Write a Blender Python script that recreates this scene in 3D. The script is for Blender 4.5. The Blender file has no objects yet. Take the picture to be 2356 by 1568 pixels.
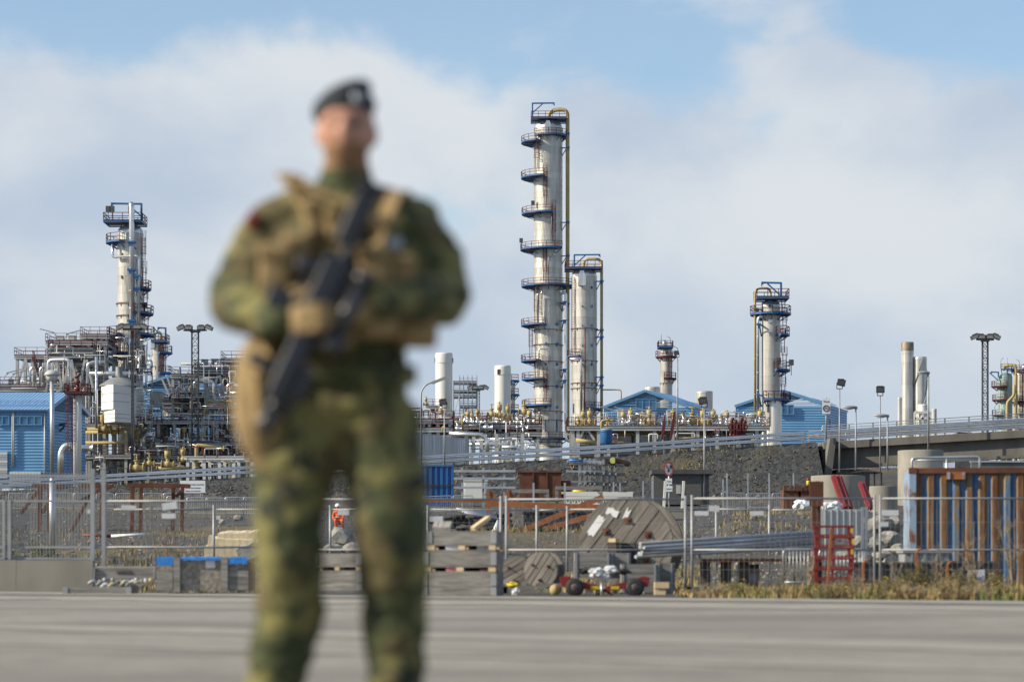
import bpy, bmesh, math, random
from mathutils import Vector, Matrix, noise as mnoise
random.seed(7)
R = math.radians
SC = bpy.context.scene
COL = SC.collection

# ------------------------------------------------------------------ camera
FPX, CX, HY, HC = 5563.0, 1178.0, 1300.0, 0.5       # focal length, centre column, horizon row (2356 px wide sheet), camera height
cam_d = bpy.data.cameras.new('camera')
cam = bpy.data.objects.new('camera', cam_d)
COL.objects.link(cam)
cam.location = (0, 0, HC)
cam.rotation_euler = (R(90), 0, 0)
cam_d.sensor_width = 36
cam_d.lens = FPX / 2356 * 36
cam_d.shift_y = (HY - 784) / 2356
cam_d.clip_start = 0.1
cam_d.clip_end = 6000
cam_d.dof.use_dof = True
cam_d.dof.focus_distance = 380
cam_d.dof.aperture_fstop = 1.85
SC.camera = cam

# ------------------------------------------------------------------ sky, sun, exposure
SUN_EL, SUN_AZ = 29, -77          # azimuth: degrees left of the direction from the scene back to the camera
w = bpy.data.worlds.new('World'); SC.world = w; w.use_nodes = True
nt = w.node_tree; nt.nodes.clear()
def wn(t, **k):
    n = nt.nodes.new(t)
    for a, b in k.items():
        if a in n.inputs.keys(): n.inputs[a].default_value = b
        else: setattr(n, a, b)
    return n
wl = nt.links.new
out = wn('ShaderNodeOutputWorld'); bg = wn('ShaderNodeBackground'); bg.inputs['Strength'].default_value = 0.083
sky = wn('ShaderNodeTexSky'); sky.sky_type = 'NISHITA'; sky.sun_disc = False
sunvec = Vector((math.sin(R(SUN_AZ)) * math.cos(R(SUN_EL)), -math.cos(R(SUN_AZ)) * math.cos(R(SUN_EL)), math.sin(R(SUN_EL))))
sky.sun_elevation = R(SUN_EL)
sky.sun_rotation = math.atan2(sunvec.x, sunvec.y)
sky.air_density = 1.0; sky.dust_density = 0.6; sky.ozone_density = 1.5
tc = wn('ShaderNodeTexCoord')
def wmap(scale, loc):
    m = wn('ShaderNodeMapping'); m.inputs['Scale'].default_value = scale; m.inputs['Location'].default_value = loc
    wl(tc.outputs['Generated'], m.inputs['Vector']); return m.outputs[0]
def wmr(src, a, b, c, d, smooth=True):
    m = wn('ShaderNodeMapRange'); m.interpolation_type = 'SMOOTHSTEP' if smooth else 'LINEAR'
    for k, v in (('From Min', a), ('From Max', b), ('To Min', c), ('To Max', d)): m.inputs[k].default_value = v
    wl(src, m.inputs['Value']); return m.outputs[0]
def wmix(fac, a, b):
    m = wn('ShaderNodeMix', data_type='RGBA'); wl(fac, m.inputs[0])
    for nm, v in (('A', a), ('B', b)):
        s_ = [s for s in m.inputs if s.name == nm and s.type == 'RGBA'][0]
        if isinstance(v, tuple): s_.default_value = v
        else: wl(v, s_)
    return [o for o in m.outputs if o.type == 'RGBA'][0]
SKY_LOC = (-15.85, 0.0, -2.21)
n1 = wn('ShaderNodeTexNoise', Scale=6.2, Detail=9.0, Roughness=0.50, Distortion=0.2); wl(wmap((1, 1, 1.7), SKY_LOC), n1.inputs['Vector'])
n2 = wn('ShaderNodeTexNoise', Scale=7.0, Detail=7.0, Roughness=0.5, Distortion=0.2); wl(wmap((1, 1, 1.5), (SKY_LOC[0] + 7.7, 0, SKY_LOC[2] - 1.2)), n2.inputs['Vector'])
sep = wn('ShaderNodeSeparateXYZ'); wl(tc.outputs['Generated'], sep.inputs[0])
cov = wmr(sep.outputs['Z'], 0.05, 0.30, 0.27, -0.085)
add = wn('ShaderNodeMath', operation='ADD'); wl(n1.outputs['Fac'], add.inputs[0]); wl(cov, add.inputs[1])
mask = wmr(add.outputs[0], 0.44, 0.55, 0.12, 0.97)
# cloud shade: soft grey bellies, cream tops
shade = wmr(n2.outputs['Fac'], 0.36, 0.66, 0.0, 1.0)
ccol = wmix(shade, (4.5, 5.3, 6.45, 1), (6.6, 6.95, 7.3, 1))
hor = wmr(sep.outputs['Z'], 0.0, 0.14, 1.0, 0.0)
ccol = wmix(hor, ccol, (4.95, 5.75, 6.75, 1))
skb = wn('ShaderNodeMix', data_type='RGBA', blend_type='MULTIPLY'); skb.inputs[0].default_value = 1.0
wl(sky.outputs[0], [s for s in skb.inputs if s.name == 'A' and s.type == 'RGBA'][0])
[s for s in skb.inputs if s.name == 'B' and s.type == 'RGBA'][0].default_value = (1.45, 1.5, 1.5, 1)
wl(wmix(mask, [o for o in skb.outputs if o.type == 'RGBA'][0], ccol), bg.inputs['Color'])
wl(bg.outputs[0], out.inputs[0])

sd = bpy.data.lights.new('sun', 'SUN'); sd.energy = 5.0; sd.angle = R(0.6); sd.color = (1.0, 0.885, 0.70)
sun = bpy.data.objects.new('sun', sd); COL.objects.link(sun)
sun.rotation_euler = sunvec.to_track_quat('Z', 'Y').to_euler()
sun.location = (-60, -30, 60)

vs = SC.view_settings
vs.view_transform = 'Standard'; vs.look = 'None'; vs.exposure = 0.40; vs.gamma = 1.0; vs.use_curve_mapping = False
SC.cycles.use_denoising = True
SC.cycles.max_bounces = 5
SC.cycles.diffuse_bounces = 2
SC.cycles.glossy_bounces = 3
SC.cycles.sample_clamp_indirect = 6.0

# ------------------------------------------------------------------ materials
def nlink(t, a, b): t.links.new(a, b)
def mat(name, c1, rough=0.7, metal=0.0, c2=None, scale=1.0, bump=0.0, bscale=None, rnd=0.0, stretch=(1, 1, 1),
        lo=0.35, hi=0.65, detail=4.0, spec=None, c3=None, scale3=0.3, lo3=0.5, hi3=0.7, obj=False, bdist=0.02):
    m = bpy.data.materials.new(name); m.use_nodes = True
    t = m.node_tree; b = t.nodes['Principled BSDF']
    b.inputs['Roughness'].default_value = rough; b.inputs['Metallic'].default_value = metal
    if spec is not None: b.inputs['Specular IOR Level'].default_value = spec
    c1 = (*c1, 1)
    last = None
    if c2 or bump:
        if obj:
            g = t.nodes.new('ShaderNodeTexCoord'); src = g.outputs['Object']
        else:
            g = t.nodes.new('ShaderNodeNewGeometry'); src = g.outputs['Position']
        mpn = t.nodes.new('ShaderNodeMapping'); mpn.inputs['Scale'].default_value = stretch
        nlink(t, src, mpn.inputs[0])
    if c2:
        n = t.nodes.new('ShaderNodeTexNoise'); n.inputs['Scale'].default_value = scale; n.inputs['Detail'].default_value = detail
        n.inputs['Roughness'].default_value = 0.6
        nlink(t, mpn.outputs[0], n.inputs['Vector'])
        r = t.nodes.new('ShaderNodeValToRGB')
        r.color_ramp.elements[0].position = lo; r.color_ramp.elements[0].color = c1
        r.color_ramp.elements[1].position = hi; r.color_ramp.elements[1].color = (*c2, 1)
        nlink(t, n.outputs['Fac'], r.inputs[0]); last = r.outputs[0]
        if c3:
            n3 = t.nodes.new('ShaderNodeTexNoise'); n3.inputs['Scale'].default_value = scale3; n3.inputs['Detail'].default_value = 5
            nlink(t, mpn.outputs[0], n3.inputs['Vector'])
            mr = t.nodes.new('ShaderNodeMapRange'); mr.inputs['From Min'].default_value = lo3; mr.inputs['From Max'].default_value = hi3
            nlink(t, n3.outputs['Fac'], mr.inputs[0])
            mx = t.nodes.new('ShaderNodeMix'); mx.data_type = 'RGBA'
            nlink(t, mr.outputs[0], mx.inputs[0])
            nlink(t, last, [s for s in mx.inputs if s.name == 'A' and s.type == 'RGBA'][0])
            [s for s in mx.inputs if s.name == 'B' and s.type == 'RGBA'][0].default_value = (*c3, 1)
            last = [o for o in mx.outputs if o.type == 'RGBA'][0]
    if rnd:
        oi = t.nodes.new('ShaderNodeObjectInfo')
        hs = t.nodes.new('ShaderNodeHueSaturation')
        mr = t.nodes.new('ShaderNodeMapRange'); mr.inputs['To Min'].default_value = 1 - rnd; mr.inputs['To Max'].default_value = 1 + rnd
        nlink(t, oi.outputs['Random'], mr.inputs[0]); nlink(t, mr.outputs[0], hs.inputs['Value'])
        if last: nlink(t, last, hs.inputs['Color'])
        else: hs.inputs['Color'].default_value = c1
        last = hs.outputs[0]
    if last: nlink(t, last, b.inputs['Base Color'])
    else: b.inputs['Base Color'].default_value = c1
    if bump:
        nb = t.nodes.new('ShaderNodeTexNoise'); nb.inputs['Scale'].default_value = bscale or scale * 3; nb.inputs['Detail'].default_value = 5
        nlink(t, mpn.outputs[0], nb.inputs['Vector'])
        bu = t.nodes.new('ShaderNodeBump'); bu.inputs['Strength'].default_value = bump; bu.inputs['Distance'].default_value = bdist
        nlink(t, nb.outputs['Fac'], bu.inputs['Height']); nlink(t, bu.outputs[0], b.inputs['Normal'])
    return m

M = {}
M['asphalt'] = mat('asphalt', (0.19, 0.176, 0.150), 0.9, c2=(0.31, 0.288, 0.246), scale=6, stretch=(0.5, 1.0, 1), bump=0.8, bscale=45, bdist=0.015, detail=8, c3=(0.172, 0.159, 0.137), scale3=0.35, lo3=.45, hi3=.62)
M['gravel'] = mat('gravel', (0.024, 0.023, 0.022), 0.92, c2=(0.105, 0.10, 0.093), scale=2.2, bump=1.0, bscale=5, detail=8, lo=0.38, hi=0.72,
                  c3=(0.13, 0.10, 0.04), scale3=0.12, lo3=0.52, hi3=0.66, bdist=0.15)
M['fill'] = mat('rock_fill', (0.016, 0.018, 0.020), 0.8, c2=(0.058, 0.061, 0.065), scale=1.6, bump=1.0, bscale=2.6, detail=8, lo=0.4, hi=0.75, bdist=0.25,
                c3=(0.07, 0.06, 0.03), scale3=0.12, lo3=0.60, hi3=0.76)
M['rock'] = mat('rock', (0.020, 0.022, 0.025), 0.55, c2=(0.085, 0.09, 0.096), scale=3.0, rnd=0.3)
M['boulder'] = mat('boulder', (0.16, 0.155, 0.14), 0.85, c2=(0.30, 0.285, 0.25), scale=3, bump=0.6, bscale=8, rnd=0.2)
M['foam'] = mat('cream_slab', (0.50, 0.42, 0.27), 0.85, c2=(0.62, 0.53, 0.36), scale=4, bump=0.3, bscale=12)
M['concrete'] = mat('concrete', (0.19, 0.178, 0.15), 0.9, c2=(0.27, 0.255, 0.215), scale=0.7, bump=0.15, bscale=6, stretch=(1, 1, 0.5))
M['concrete_dark'] = mat('concrete_dark', (0.085, 0.08, 0.072), 0.9, c2=(0.15, 0.143, 0.128), scale=0.5, bump=0.1, bscale=6, stretch=(1, 1, 0.3))
M['bridge'] = mat('bridge_concrete', (0.10, 0.096, 0.086), 0.9, c2=(0.16, 0.153, 0.136), scale=0.5, bump=0.1, bscale=6, stretch=(1, 1, 0.3))
M['galv'] = mat('galvanised_steel', (0.42, 0.44, 0.46), 0.42, 0.75, c2=(0.56, 0.58, 0.60), scale=1.2)
M['galvdull'] = mat('galvanised_dull', (0.27, 0.28, 0.29), 0.6, 0.45, c2=(0.36, 0.37, 0.38), scale=2)
M['alu'] = mat('aluminium_cladding', (0.64, 0.64, 0.62), 0.36, 0.8, c2=(0.78, 0.775, 0.75), scale=0.6, stretch=(1, 1, 0.25))
M['silverpipe'] = mat('silver_pipe', (0.60, 0.61, 0.62), 0.30, 0.85, c2=(0.72, 0.73, 0.73), scale=0.8)
M['yellow'] = mat('ochre_paint', (0.37, 0.29, 0.125), 0.85, c2=(0.44, 0.355, 0.165), scale=0.8)
M['white'] = mat('white_paint', (0.62, 0.62, 0.585), 0.5, c2=(0.69, 0.69, 0.655), scale=0.25, stretch=(1, 1, 0.3))
M['lightgrey'] = mat('light_grey_steel', (0.37, 0.38, 0.37), 0.55, c2=(0.45, 0.46, 0.45), scale=0.8)
M['midgrey'] = mat('grey_steel', (0.19, 0.20, 0.205), 0.6, c2=(0.27, 0.28, 0.285), scale=0.7)
M['darkgrey'] = mat('dark_steel', (0.05, 0.053, 0.058), 0.6, c2=(0.085, 0.088, 0.092), scale=0.8)
M['black'] = mat('black_rubber', (0.018, 0.018, 0.02), 0.7, c2=(0.03, 0.03, 0.032), scale=6)
M['maroon'] = mat('maroon_paint', (0.085, 0.014, 0.016), 0.6, c2=(0.125, 0.022, 0.022), scale=1.5)
M['red'] = mat('red_paint', (0.25, 0.016, 0.014), 0.6, c2=(0.16, 0.02, 0.016), scale=3)
M['blue'] = mat('blue_paint', (0.018, 0.10, 0.27), 0.5, c2=(0.03, 0.14, 0.34), scale=1.0)
M['bluewall'] = mat('blue_sheeting', (0.13, 0.31, 0.53), 0.45, c2=(0.16, 0.35, 0.57), scale=0.35, stretch=(1, 1, 0.4))
M['blueroof'] = mat('blue_roof', (0.18, 0.34, 0.55), 0.4, c2=(0.21, 0.37, 0.59), scale=0.4)
M['bluecont'] = mat('blue_container_paint', (0.01, 0.075, 0.24), 0.5, c2=(0.015, 0.10, 0.30), scale=0.6, stretch=(1, 1, 0.3))
M['palegrey'] = mat('pale_grey_sheeting', (0.36, 0.39, 0.42), 0.5, 0.2, c2=(0.42, 0.45, 0.48), scale=0.2)
M['aqua'] = mat('pale_green_paint', (0.22, 0.33, 0.32), 0.55, c2=(0.29, 0.40, 0.38), scale=0.4)
M['wood'] = mat('weathered_wood', (0.14, 0.133, 0.122), 0.85, c2=(0.27, 0.258, 0.24), scale=3, stretch=(0.6, 4, 6), rnd=0.14, bump=0.2, bscale=10)
M['woodpale'] = mat('pale_wood', (0.50, 0.36, 0.20), 0.8, c2=(0.60, 0.47, 0.29), scale=4, stretch=(0.6, 4, 6), rnd=0.15)
M['woodreel'] = mat('reel_wood', (0.10, 0.092, 0.08), 0.85, c2=(0.235, 0.215, 0.19), scale=5, rnd=0.22, bump=0.25, bscale=14, obj=True, stretch=(0.25, 3, 3))
M['wooddark'] = mat('dark_timber', (0.045, 0.035, 0.028), 0.85, c2=(0.085, 0.065, 0.05), scale=4, rnd=0.2)
M['rust'] = mat('rusty_steel', (0.075, 0.028, 0.016), 0.85, c2=(0.15, 0.055, 0.028), scale=1.5)
M['rustorange'] = mat('orange_rust', (0.25, 0.085, 0.025), 0.8, c2=(0.34, 0.13, 0.045), scale=2.5)
M['orange'] = mat('orange_cloth', (0.60, 0.085, 0.012), 0.8, c2=(0.68, 0.12, 0.02), scale=8)
M['paper'] = mat('white_paper', (0.56, 0.57, 0.59), 0.6, c2=(0.64, 0.65, 0.67), scale=3)
M['signwhite'] = mat('sign_white', (0.74, 0.76, 0.78), 0.4)
M['signblack'] = mat('sign_black', (0.02, 0.02, 0.022), 0.5)
M['signred'] = mat('sign_red', (0.62, 0.07, 0.012), 0.4)
M['signblue'] = mat('sign_blue', (0.05, 0.12, 0.40), 0.5)
M['tarp'] = mat('blue_tarp', (0.02, 0.17, 0.52), 0.45, c2=(0.03, 0.22, 0.62), scale=6, bump=0.5, bscale=9)
M['osb'] = mat('chipboard', (0.17, 0.155, 0.125), 0.85, c2=(0.30, 0.28, 0.24), scale=14, lo=0.4, hi=0.6)
M['plastic'] = mat('clear_film', (0.62, 0.64, 0.66), 0.25, c2=(0.78, 0.80, 0.82), scale=6, bump=0.6, bscale=9)
M['pink'] = mat('pink_foam', (0.62, 0.19, 0.24), 0.8, c2=(0.68, 0.25, 0.30), scale=5)
M['grass_dry'] = mat('dry_grass', (0.21, 0.155, 0.06), 0.9, c2=(0.36, 0.27, 0.12), scale=1.3, lo=0.4, hi=0.6, c3=(0.10, 0.115, 0.035), scale3=0.7, lo3=0.52, hi3=0.62)
M['grass_green'] = mat('green_weeds', (0.07, 0.095, 0.022), 0.9, c2=(0.13, 0.145, 0.04), scale=2)
M['shrub'] = mat('olive_shrub_leaves', (0.115, 0.10, 0.028), 0.85, c2=(0.20, 0.155, 0.058), scale=5)
M['bark'] = mat('pale_bark', (0.22, 0.165, 0.105), 0.9, c2=(0.32, 0.25, 0.16), scale=6)
M['flower'] = mat('yellow_flower', (0.60, 0.48, 0.02), 0.7)
M['glasspanel'] = mat('lamp_lens', (0.55, 0.57, 0.58), 0.2)
M['tyre'] = M['black']
M['skin'] = mat('skin', (0.40, 0.205, 0.14), 0.6, c2=(0.47, 0.25, 0.175), scale=14, spec=0.4)
M['beard'] = mat('beard', (0.20, 0.11, 0.055), 0.9, c2=(0.26, 0.15, 0.08), scale=60)
M['beret'] = mat('dark_beret', (0.028, 0.033, 0.040), 0.9, c2=(0.042, 0.048, 0.056), scale=40)
M['coyote'] = mat('coyote_webbing', (0.20, 0.138, 0.060), 0.85, c2=(0.28, 0.195, 0.086), scale=20, bump=0.2, bscale=60, bdist=0.003)
M['gun'] = mat('gun_black', (0.012, 0.014, 0.02), 0.45, 0.2, c2=(0.02, 0.022, 0.03), scale=30)
M['gungrey'] = mat('gun_grey', (0.06, 0.06, 0.065), 0.4, 0.5)
M['pvc_blue'] = mat('blue_plastic_pipe', (0.03, 0.20, 0.55), 0.4)
M['lime'] = mat('lime_cap', (0.55, 0.60, 0.15), 0.5)

# rusted container sheet: blue paint on hollows, rust running down the ribs (wear with its own shape)
def rust_cont():
    m = bpy.data.materials.new('rusted_blue_sheet'); m.use_nodes = True
    t = m.node_tree; b = t.nodes['Principled BSDF']; b.inputs['Roughness'].default_value = 0.7
    g = t.nodes.new('ShaderNodeNewGeometry')
    def nz(sc, st, det=6):
        mp_ = t.nodes.new('ShaderNodeMapping'); mp_.inputs['Scale'].default_value = st; nlink(t, g.outputs['Position'], mp_.inputs[0])
        n = t.nodes.new('ShaderNodeTexNoise'); n.inputs['Scale'].default_value = sc; n.inputs['Detail'].default_value = det
        nlink(t, mp_.outputs[0], n.inputs['Vector']); return n.outputs['Fac']
    r1 = t.nodes.new('ShaderNodeValToRGB'); cr = r1.color_ramp
    cr.elements[0].position = 0.37; cr.elements[0].color = (0.03, 0.08, 0.175, 1)
    cr.elements[1].position = 0.75; cr.elements[1].color = (0.10, 0.04, 0.016, 1)
    e = cr.elements.new(0.47); e.color = (0.09, 0.15, 0.24, 1)
    e = cr.elements.new(0.52); e.color = (0.17, 0.14, 0.085, 1)
    e = cr.elements.new(0.59); e.color = (0.19, 0.10, 0.036, 1)
    a = t.nodes.new('ShaderNodeMath'); a.operation = 'ADD'
    # ribs that stand proud rust first
    sp = t.nodes.new('ShaderNodeSeparateXYZ'); tcn = t.nodes.new('ShaderNodeTexCoord'); nlink(t, tcn.outputs['Object'], sp.inputs[0])
    mr = t.nodes.new('ShaderNodeMapRange'); mr.inputs['From Min'].default_value = 0.0; mr.inputs['From Max'].default_value = 0.045
    mr.inputs['To Min'].default_value = 0.09; mr.inputs['To Max'].default_value = -0.07
    nlink(t, sp.outputs['Y'], mr.inputs[0])
    nlink(t, nz(1.9, (2.0, 2.0, 0.13)), a.inputs[0]); nlink(t, mr.outputs[0], a.inputs[1])
    a2 = t.nodes.new('ShaderNodeMath'); a2.operation = 'MULTIPLY_ADD'; a2.inputs[1].default_value = 0.45; a2.inputs[2].default_value = -0.20
    nlink(t, nz(7, (1.5, 1, 0.5)), a2.inputs[0])
    a3 = t.nodes.new('ShaderNodeMath'); a3.operation = 'ADD'; nlink(t, a.outputs[0], a3.inputs[0]); nlink(t, a2.outputs[0], a3.inputs[1])
    nlink(t, a3.outputs[0], r1.inputs[0]); nlink(t, r1.outputs[0], b.inputs['Base Color'])
    return m
M['rustcont'] = rust_cont()

def camo():
    m = bpy.data.materials.new('camouflage_cloth'); m.use_nodes = True
    t = m.node_tree; b = t.nodes['Principled BSDF']; b.inputs['Roughness'].default_value = 0.9
    tcn = t.nodes.new('ShaderNodeTexCoord')
    def layer(sc, off, lo, st=(1, 1, 1.0)):
        mp_ = t.nodes.new('ShaderNodeMapping'); mp_.inputs['Location'].default_value = off; mp_.inputs['Scale'].default_value = st
        nlink(t, tcn.outputs['Object'], mp_.inputs[0])
        n = t.nodes.new('ShaderNodeTexNoise'); n.inputs['Scale'].default_value = sc; n.inputs['Detail'].default_value = 2.5; n.inputs['Distortion'].default_value = 0.6
        nlink(t, mp_.outputs[0], n.inputs['Vector'])
        r = t.nodes.new('ShaderNodeMapRange'); r.inputs['From Min'].default_value = lo; r.inputs['From Max'].default_value = lo + 0.02
        nlink(t, n.outputs['Fac'], r.inputs[0]); return r.outputs[0]
    cur = None
    for colr, f in (((0.092, 0.075, 0.032), layer(6, (3, 1, 2), 0.50)), ((0.048, 0.058, 0.021), layer(6.5, (7, 4, 9), 0.51)), ((0.026, 0.030, 0.016), layer(7.5, (1, 8, 5), 0.59))):
        mx = t.nodes.new('ShaderNodeMix'); mx.data_type = 'RGBA'
        nlink(t, f, mx.inputs[0])
        A = [s for s in mx.inputs if s.name == 'A' and s.type == 'RGBA'][0]
        if cur is None: A.default_value = (0.16, 0.148, 0.05, 1)
        else: nlink(t, cur, A)
        [s for s in mx.inputs if s.name == 'B' and s.type == 'RGBA'][0].default_value = (*colr, 1)
        cur = [o for o in mx.outputs if o.type == 'RGBA'][0]
    nlink(t, cur, b.inputs['Base Color'])
    n = t.nodes.new('ShaderNodeTexNoise'); n.inputs['Scale'].default_value = 9; n.inputs['Detail'].default_value = 3
    nlink(t, tcn.outputs['Object'], n.inputs['Vector'])
    bu = t.nodes.new('ShaderNodeBump'); bu.inputs['Strength'].default_value = 0.6; bu.inputs['Distance'].default_value = 0.03
    nlink(t, n.outputs['Fac'], bu.inputs['Height']); nlink(t, bu.outputs[0], b.inputs['Normal'])
    return m
M['camo'] = camo()

# ------------------------------------------------------------------ geometry helpers
def P(x, y, D): return Vector(((x - CX) / FPX * D, D, HC + (HY - y) / FPX * D))
def PX(x, D): return (x - CX) / FPX * D
def PZ(y, D): return HC + (HY - y) / FPX * D
def L(px, D): return px / FPX * D

def wpos(o):
    p = Vector((0, 0, 0))
    while o is not None:
        p += o.location; o = o.parent
    return p

class MB:
    def __init__(s, M4=None): s.v = []; s.f = []; s.sm = []; s.M4 = M4
    def _add(s, vs_, fs, smooth=False):
        n = len(s.v)
        if s.M4 is not None: vs_ = [s.M4 @ Vector(q) for q in vs_]
        s.v.extend(tuple(q) for q in vs_)
        for f in fs:
            s.f.append(tuple(i + n for i in f)); s.sm.append(smooth)
        return s
    def box(s, c, size, rz=0.0, rot=None):
        hx, hy, hz = size[0] / 2, size[1] / 2, size[2] / 2
        m = rot if rot is not None else (Matrix.Rotation(rz, 3, 'Z') if rz else None)
        c = Vector(c)
        vs_ = []
        for dz in (-hz, hz):
            for dx, dy in ((-hx, -hy), (hx, -hy), (hx, hy), (-hx, hy)):
                q = Vector((dx, dy, dz))
                vs_.append(c + (m @ q if m else q))
        return s._add(vs_, [(3, 2, 1, 0), (4, 5, 6, 7), (0, 1, 5, 4), (1, 2, 6, 5), (2, 3, 7, 6), (3, 0, 4, 7)])
    def b2(s, lo, hi):
        return s.box([(a + b) / 2 for a, b in zip(lo, hi)], [abs(b - a) for a, b in zip(lo, hi)])
    def bar(s, p, q, w_, h=None):
        p, q = Vector(p), Vector(q); d = q - p; ln = d.length
        if ln < 1e-6: return s
        h = w_ if h is None else h
        return s.box((p + q) / 2, (w_, h, ln), rot=d.to_track_quat('Z', 'Y').to_matrix())
    def tube(s, p, q, r, n=8, r2=None, caps=True):
        p, q = Vector(p), Vector(q); d = q - p
        if d.length < 1e-6: return s
        r2 = r if r2 is None else r2
        m = d.to_track_quat('Z', 'Y').to_matrix(); vs_ = []
        for o, rr in ((p, r), (q, r2)):
            for i in range(n):
                a = 2 * math.pi * i / n
                vs_.append(o + m @ Vector((math.cos(a) * rr, math.sin(a) * rr, 0)))
        s._add(vs_, [(i, (i + 1) % n, n + (i + 1) % n, n + i) for i in range(n)], True)
        if caps:
            k = len(s.v) - 2 * n
            s.f.append(tuple(k + i for i in reversed(range(n)))); s.sm.append(False)
            s.f.append(tuple(k + n + i for i in range(n))); s.sm.append(False)
        return s
    def path(s, pts, r, n=8, bend=None, seg=4, caps=True, flange=None):
        """swept round pipe with rounded bends"""
        pts = [Vector(p) for p in pts]
        bend = r * 2.2 if bend is None else bend
        out_ = [pts[0]]
        for i in range(1, len(pts) - 1):
            a, b, c = pts[i - 1], pts[i], pts[i + 1]
            u, v_ = (a - b), (c - b)
            k = min(bend, u.length * 0.49, v_.length * 0.49)
            u = u.normalized(); v_ = v_.normalized()
            if abs(u.dot(v_)) > 0.999 or k < 1e-4: out_.append(b); continue
            A, C = b + u * k, b + v_ * k
            for j in range(seg + 1):
                t_ = j / seg
                out_.append(A * (1 - t_) ** 2 + b * 2 * t_ * (1 - t_) + C * t_ ** 2)
        out_.append(pts[-1])
        n0 = len(out_); vs_ = []; ref = None
        for i, p in enumerate(out_):
            d = (out_[min(i + 1, n0 - 1)] - out_[max(i - 1, 0)])
            if d.length < 1e-9: d = Vector((0, 0, 1))
            d.normalize()
            if ref is None:
                ref = Vector((0, 0, 1)) if abs(d.z) < 0.9 else Vector((1, 0, 0))
            x_ = ref - d * ref.dot(d)
            if x_.length < 1e-6: x_ = d.orthogonal()
            x_.normalize(); y_ = d.cross(x_); ref = x_
            for j in range(n):
                a = 2 * math.pi * j / n
                vs_.append(p + (x_ * math.cos(a) + y_ * math.sin(a)) * r)
        fs = []
        for i in range(n0 - 1):
            for j in range(n):
                fs.append((i * n + j, i * n + (j + 1) % n, (i + 1) * n + (j + 1) % n, (i + 1) * n + j))
        s._add(vs_, fs, True)
        if caps:
            k = len(s.v) - len(vs_)
            s.f.append(tuple(k + i for i in reversed(range(n)))); s.sm.append(False)
            s.f.append(tuple(k + (n0 - 1) * n + i for i in range(n))); s.sm.append(False)
        if flange:
            for i in range(0, len(pts)):
                if i == 0 or i == len(pts) - 1:
                    q = pts[i]; o = pts[1] if i == 0 else pts[-2]
                    d = (o - q).normalized()
                    s.tube(q, q + d * r * 0.5, r * 1.5, n)
        return s
    def lathe(s, prof, c=(0, 0, 0), n=16, a0=0.0, a1=None, smooth=True, axis='Z'):
        full = a1 is None
        a1 = 2 * math.pi if full else a1
        m = n if full else n + 1
        vs_ = []; c = Vector(c)
        for r, z in prof:
            for i in range(m):
                a = a0 + (a1 - a0) * i / n
                q = (math.cos(a) * r, math.sin(a) * r, z)
                if axis == 'Y': q = (q[0], q[2], q[1])
                if axis == 'X': q = (q[2], q[0], q[1])
                vs_.append(c + Vector(q))
        fs = []
        for k in range(len(prof) - 1):
            for i in range(n):
                j = (i + 1) % m
                fs.append((k * m + i, k * m + j, (k + 1) * m + j, (k + 1) * m + i))
        return s._add(vs_, fs, smooth)
    def sector(s, c, ri, ro, z0, z1, a0, a1, n=20):
        c = Vector(c); vs_ = []
        full = abs(a1 - a0) > 2 * math.pi - 1e-3
        for i in range(n + 1):
            a = a0 + (a1 - a0) * i / n
            ca, sa = math.cos(a), math.sin(a)
            for r, z in ((ri, z0), (ro, z0), (ro, z1), (ri, z1)): vs_.append(c + Vector((ca * r, sa * r, z)))
        fs = []
        for i in range(n):
            k = i * 4; m = k + 4
            for j in range(4): fs.append((k + j, k + (j + 1) % 4, m + (j + 1) % 4, m + j))
        if not full: fs += [(3, 2, 1, 0), (n * 4, n * 4 + 1, n * 4 + 2, n * 4 + 3)]
        return s._add(vs_, fs)
    def prism(s, poly, d):
        """poly: list of Vector, extruded by vector d"""
        poly = [Vector(p) for p in poly]; d = Vector(d); n = len(poly)
        fs = [tuple(reversed(range(n))), tuple(range(n, 2 * n))] + [(i, (i + 1) % n, n + (i + 1) % n, n + i) for i in range(n)]
        return s._add(poly + [p + d for p in poly], fs)
    def quad(s, a, b, c, d, smooth=False): return s._add([a, b, c, d], [(0, 1, 2, 3)], smooth)
    def ell(s, c, rad, nu=12, nv=8, rot=None):
        vs_ = []; c = Vector(c)
        for j in range(nv + 1):
            ph = math.pi * j / nv - math.pi / 2
            for i in range(nu):
                a = 2 * math.pi * i / nu
                q = Vector((math.cos(ph) * math.cos(a) * rad[0], math.cos(ph) * math.sin(a) * rad[1], math.sin(ph) * rad[2]))
                vs_.append(c + (rot @ q if rot else q))
        fs = [(j * nu + i, j * nu + (i + 1) % nu, (j + 1) * nu + (i + 1) % nu, (j + 1) * nu + i) for j in range(nv) for i in range(nu)]
        return s._add(vs_, fs, True)
    def rock(s, c, r, rng, flat=0.7):
        a = rng.random() * 6.28
        m = Matrix.Rotation(a, 3, 'Z') @ Matrix.Rotation(rng.uniform(-.5, .5), 3, 'X')
        dirs = [(1, 0, 0), (-1, 0, 0), (0, 1, 0), (0, -1, 0), (0, 0, 1), (0, 0, -1)]
        c = Vector(c)
        vs_ = [c + m @ (Vector(d) * r * rng.uniform(0.65, 1.25) * (flat if d[2] else 1)) for d in dirs]
        return s._add(vs_, [(0, 2, 4), (2, 1, 4), (1, 3, 4), (3, 0, 4), (2, 0, 5), (1, 2, 5), (3, 1, 5), (0, 3, 5)])
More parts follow.
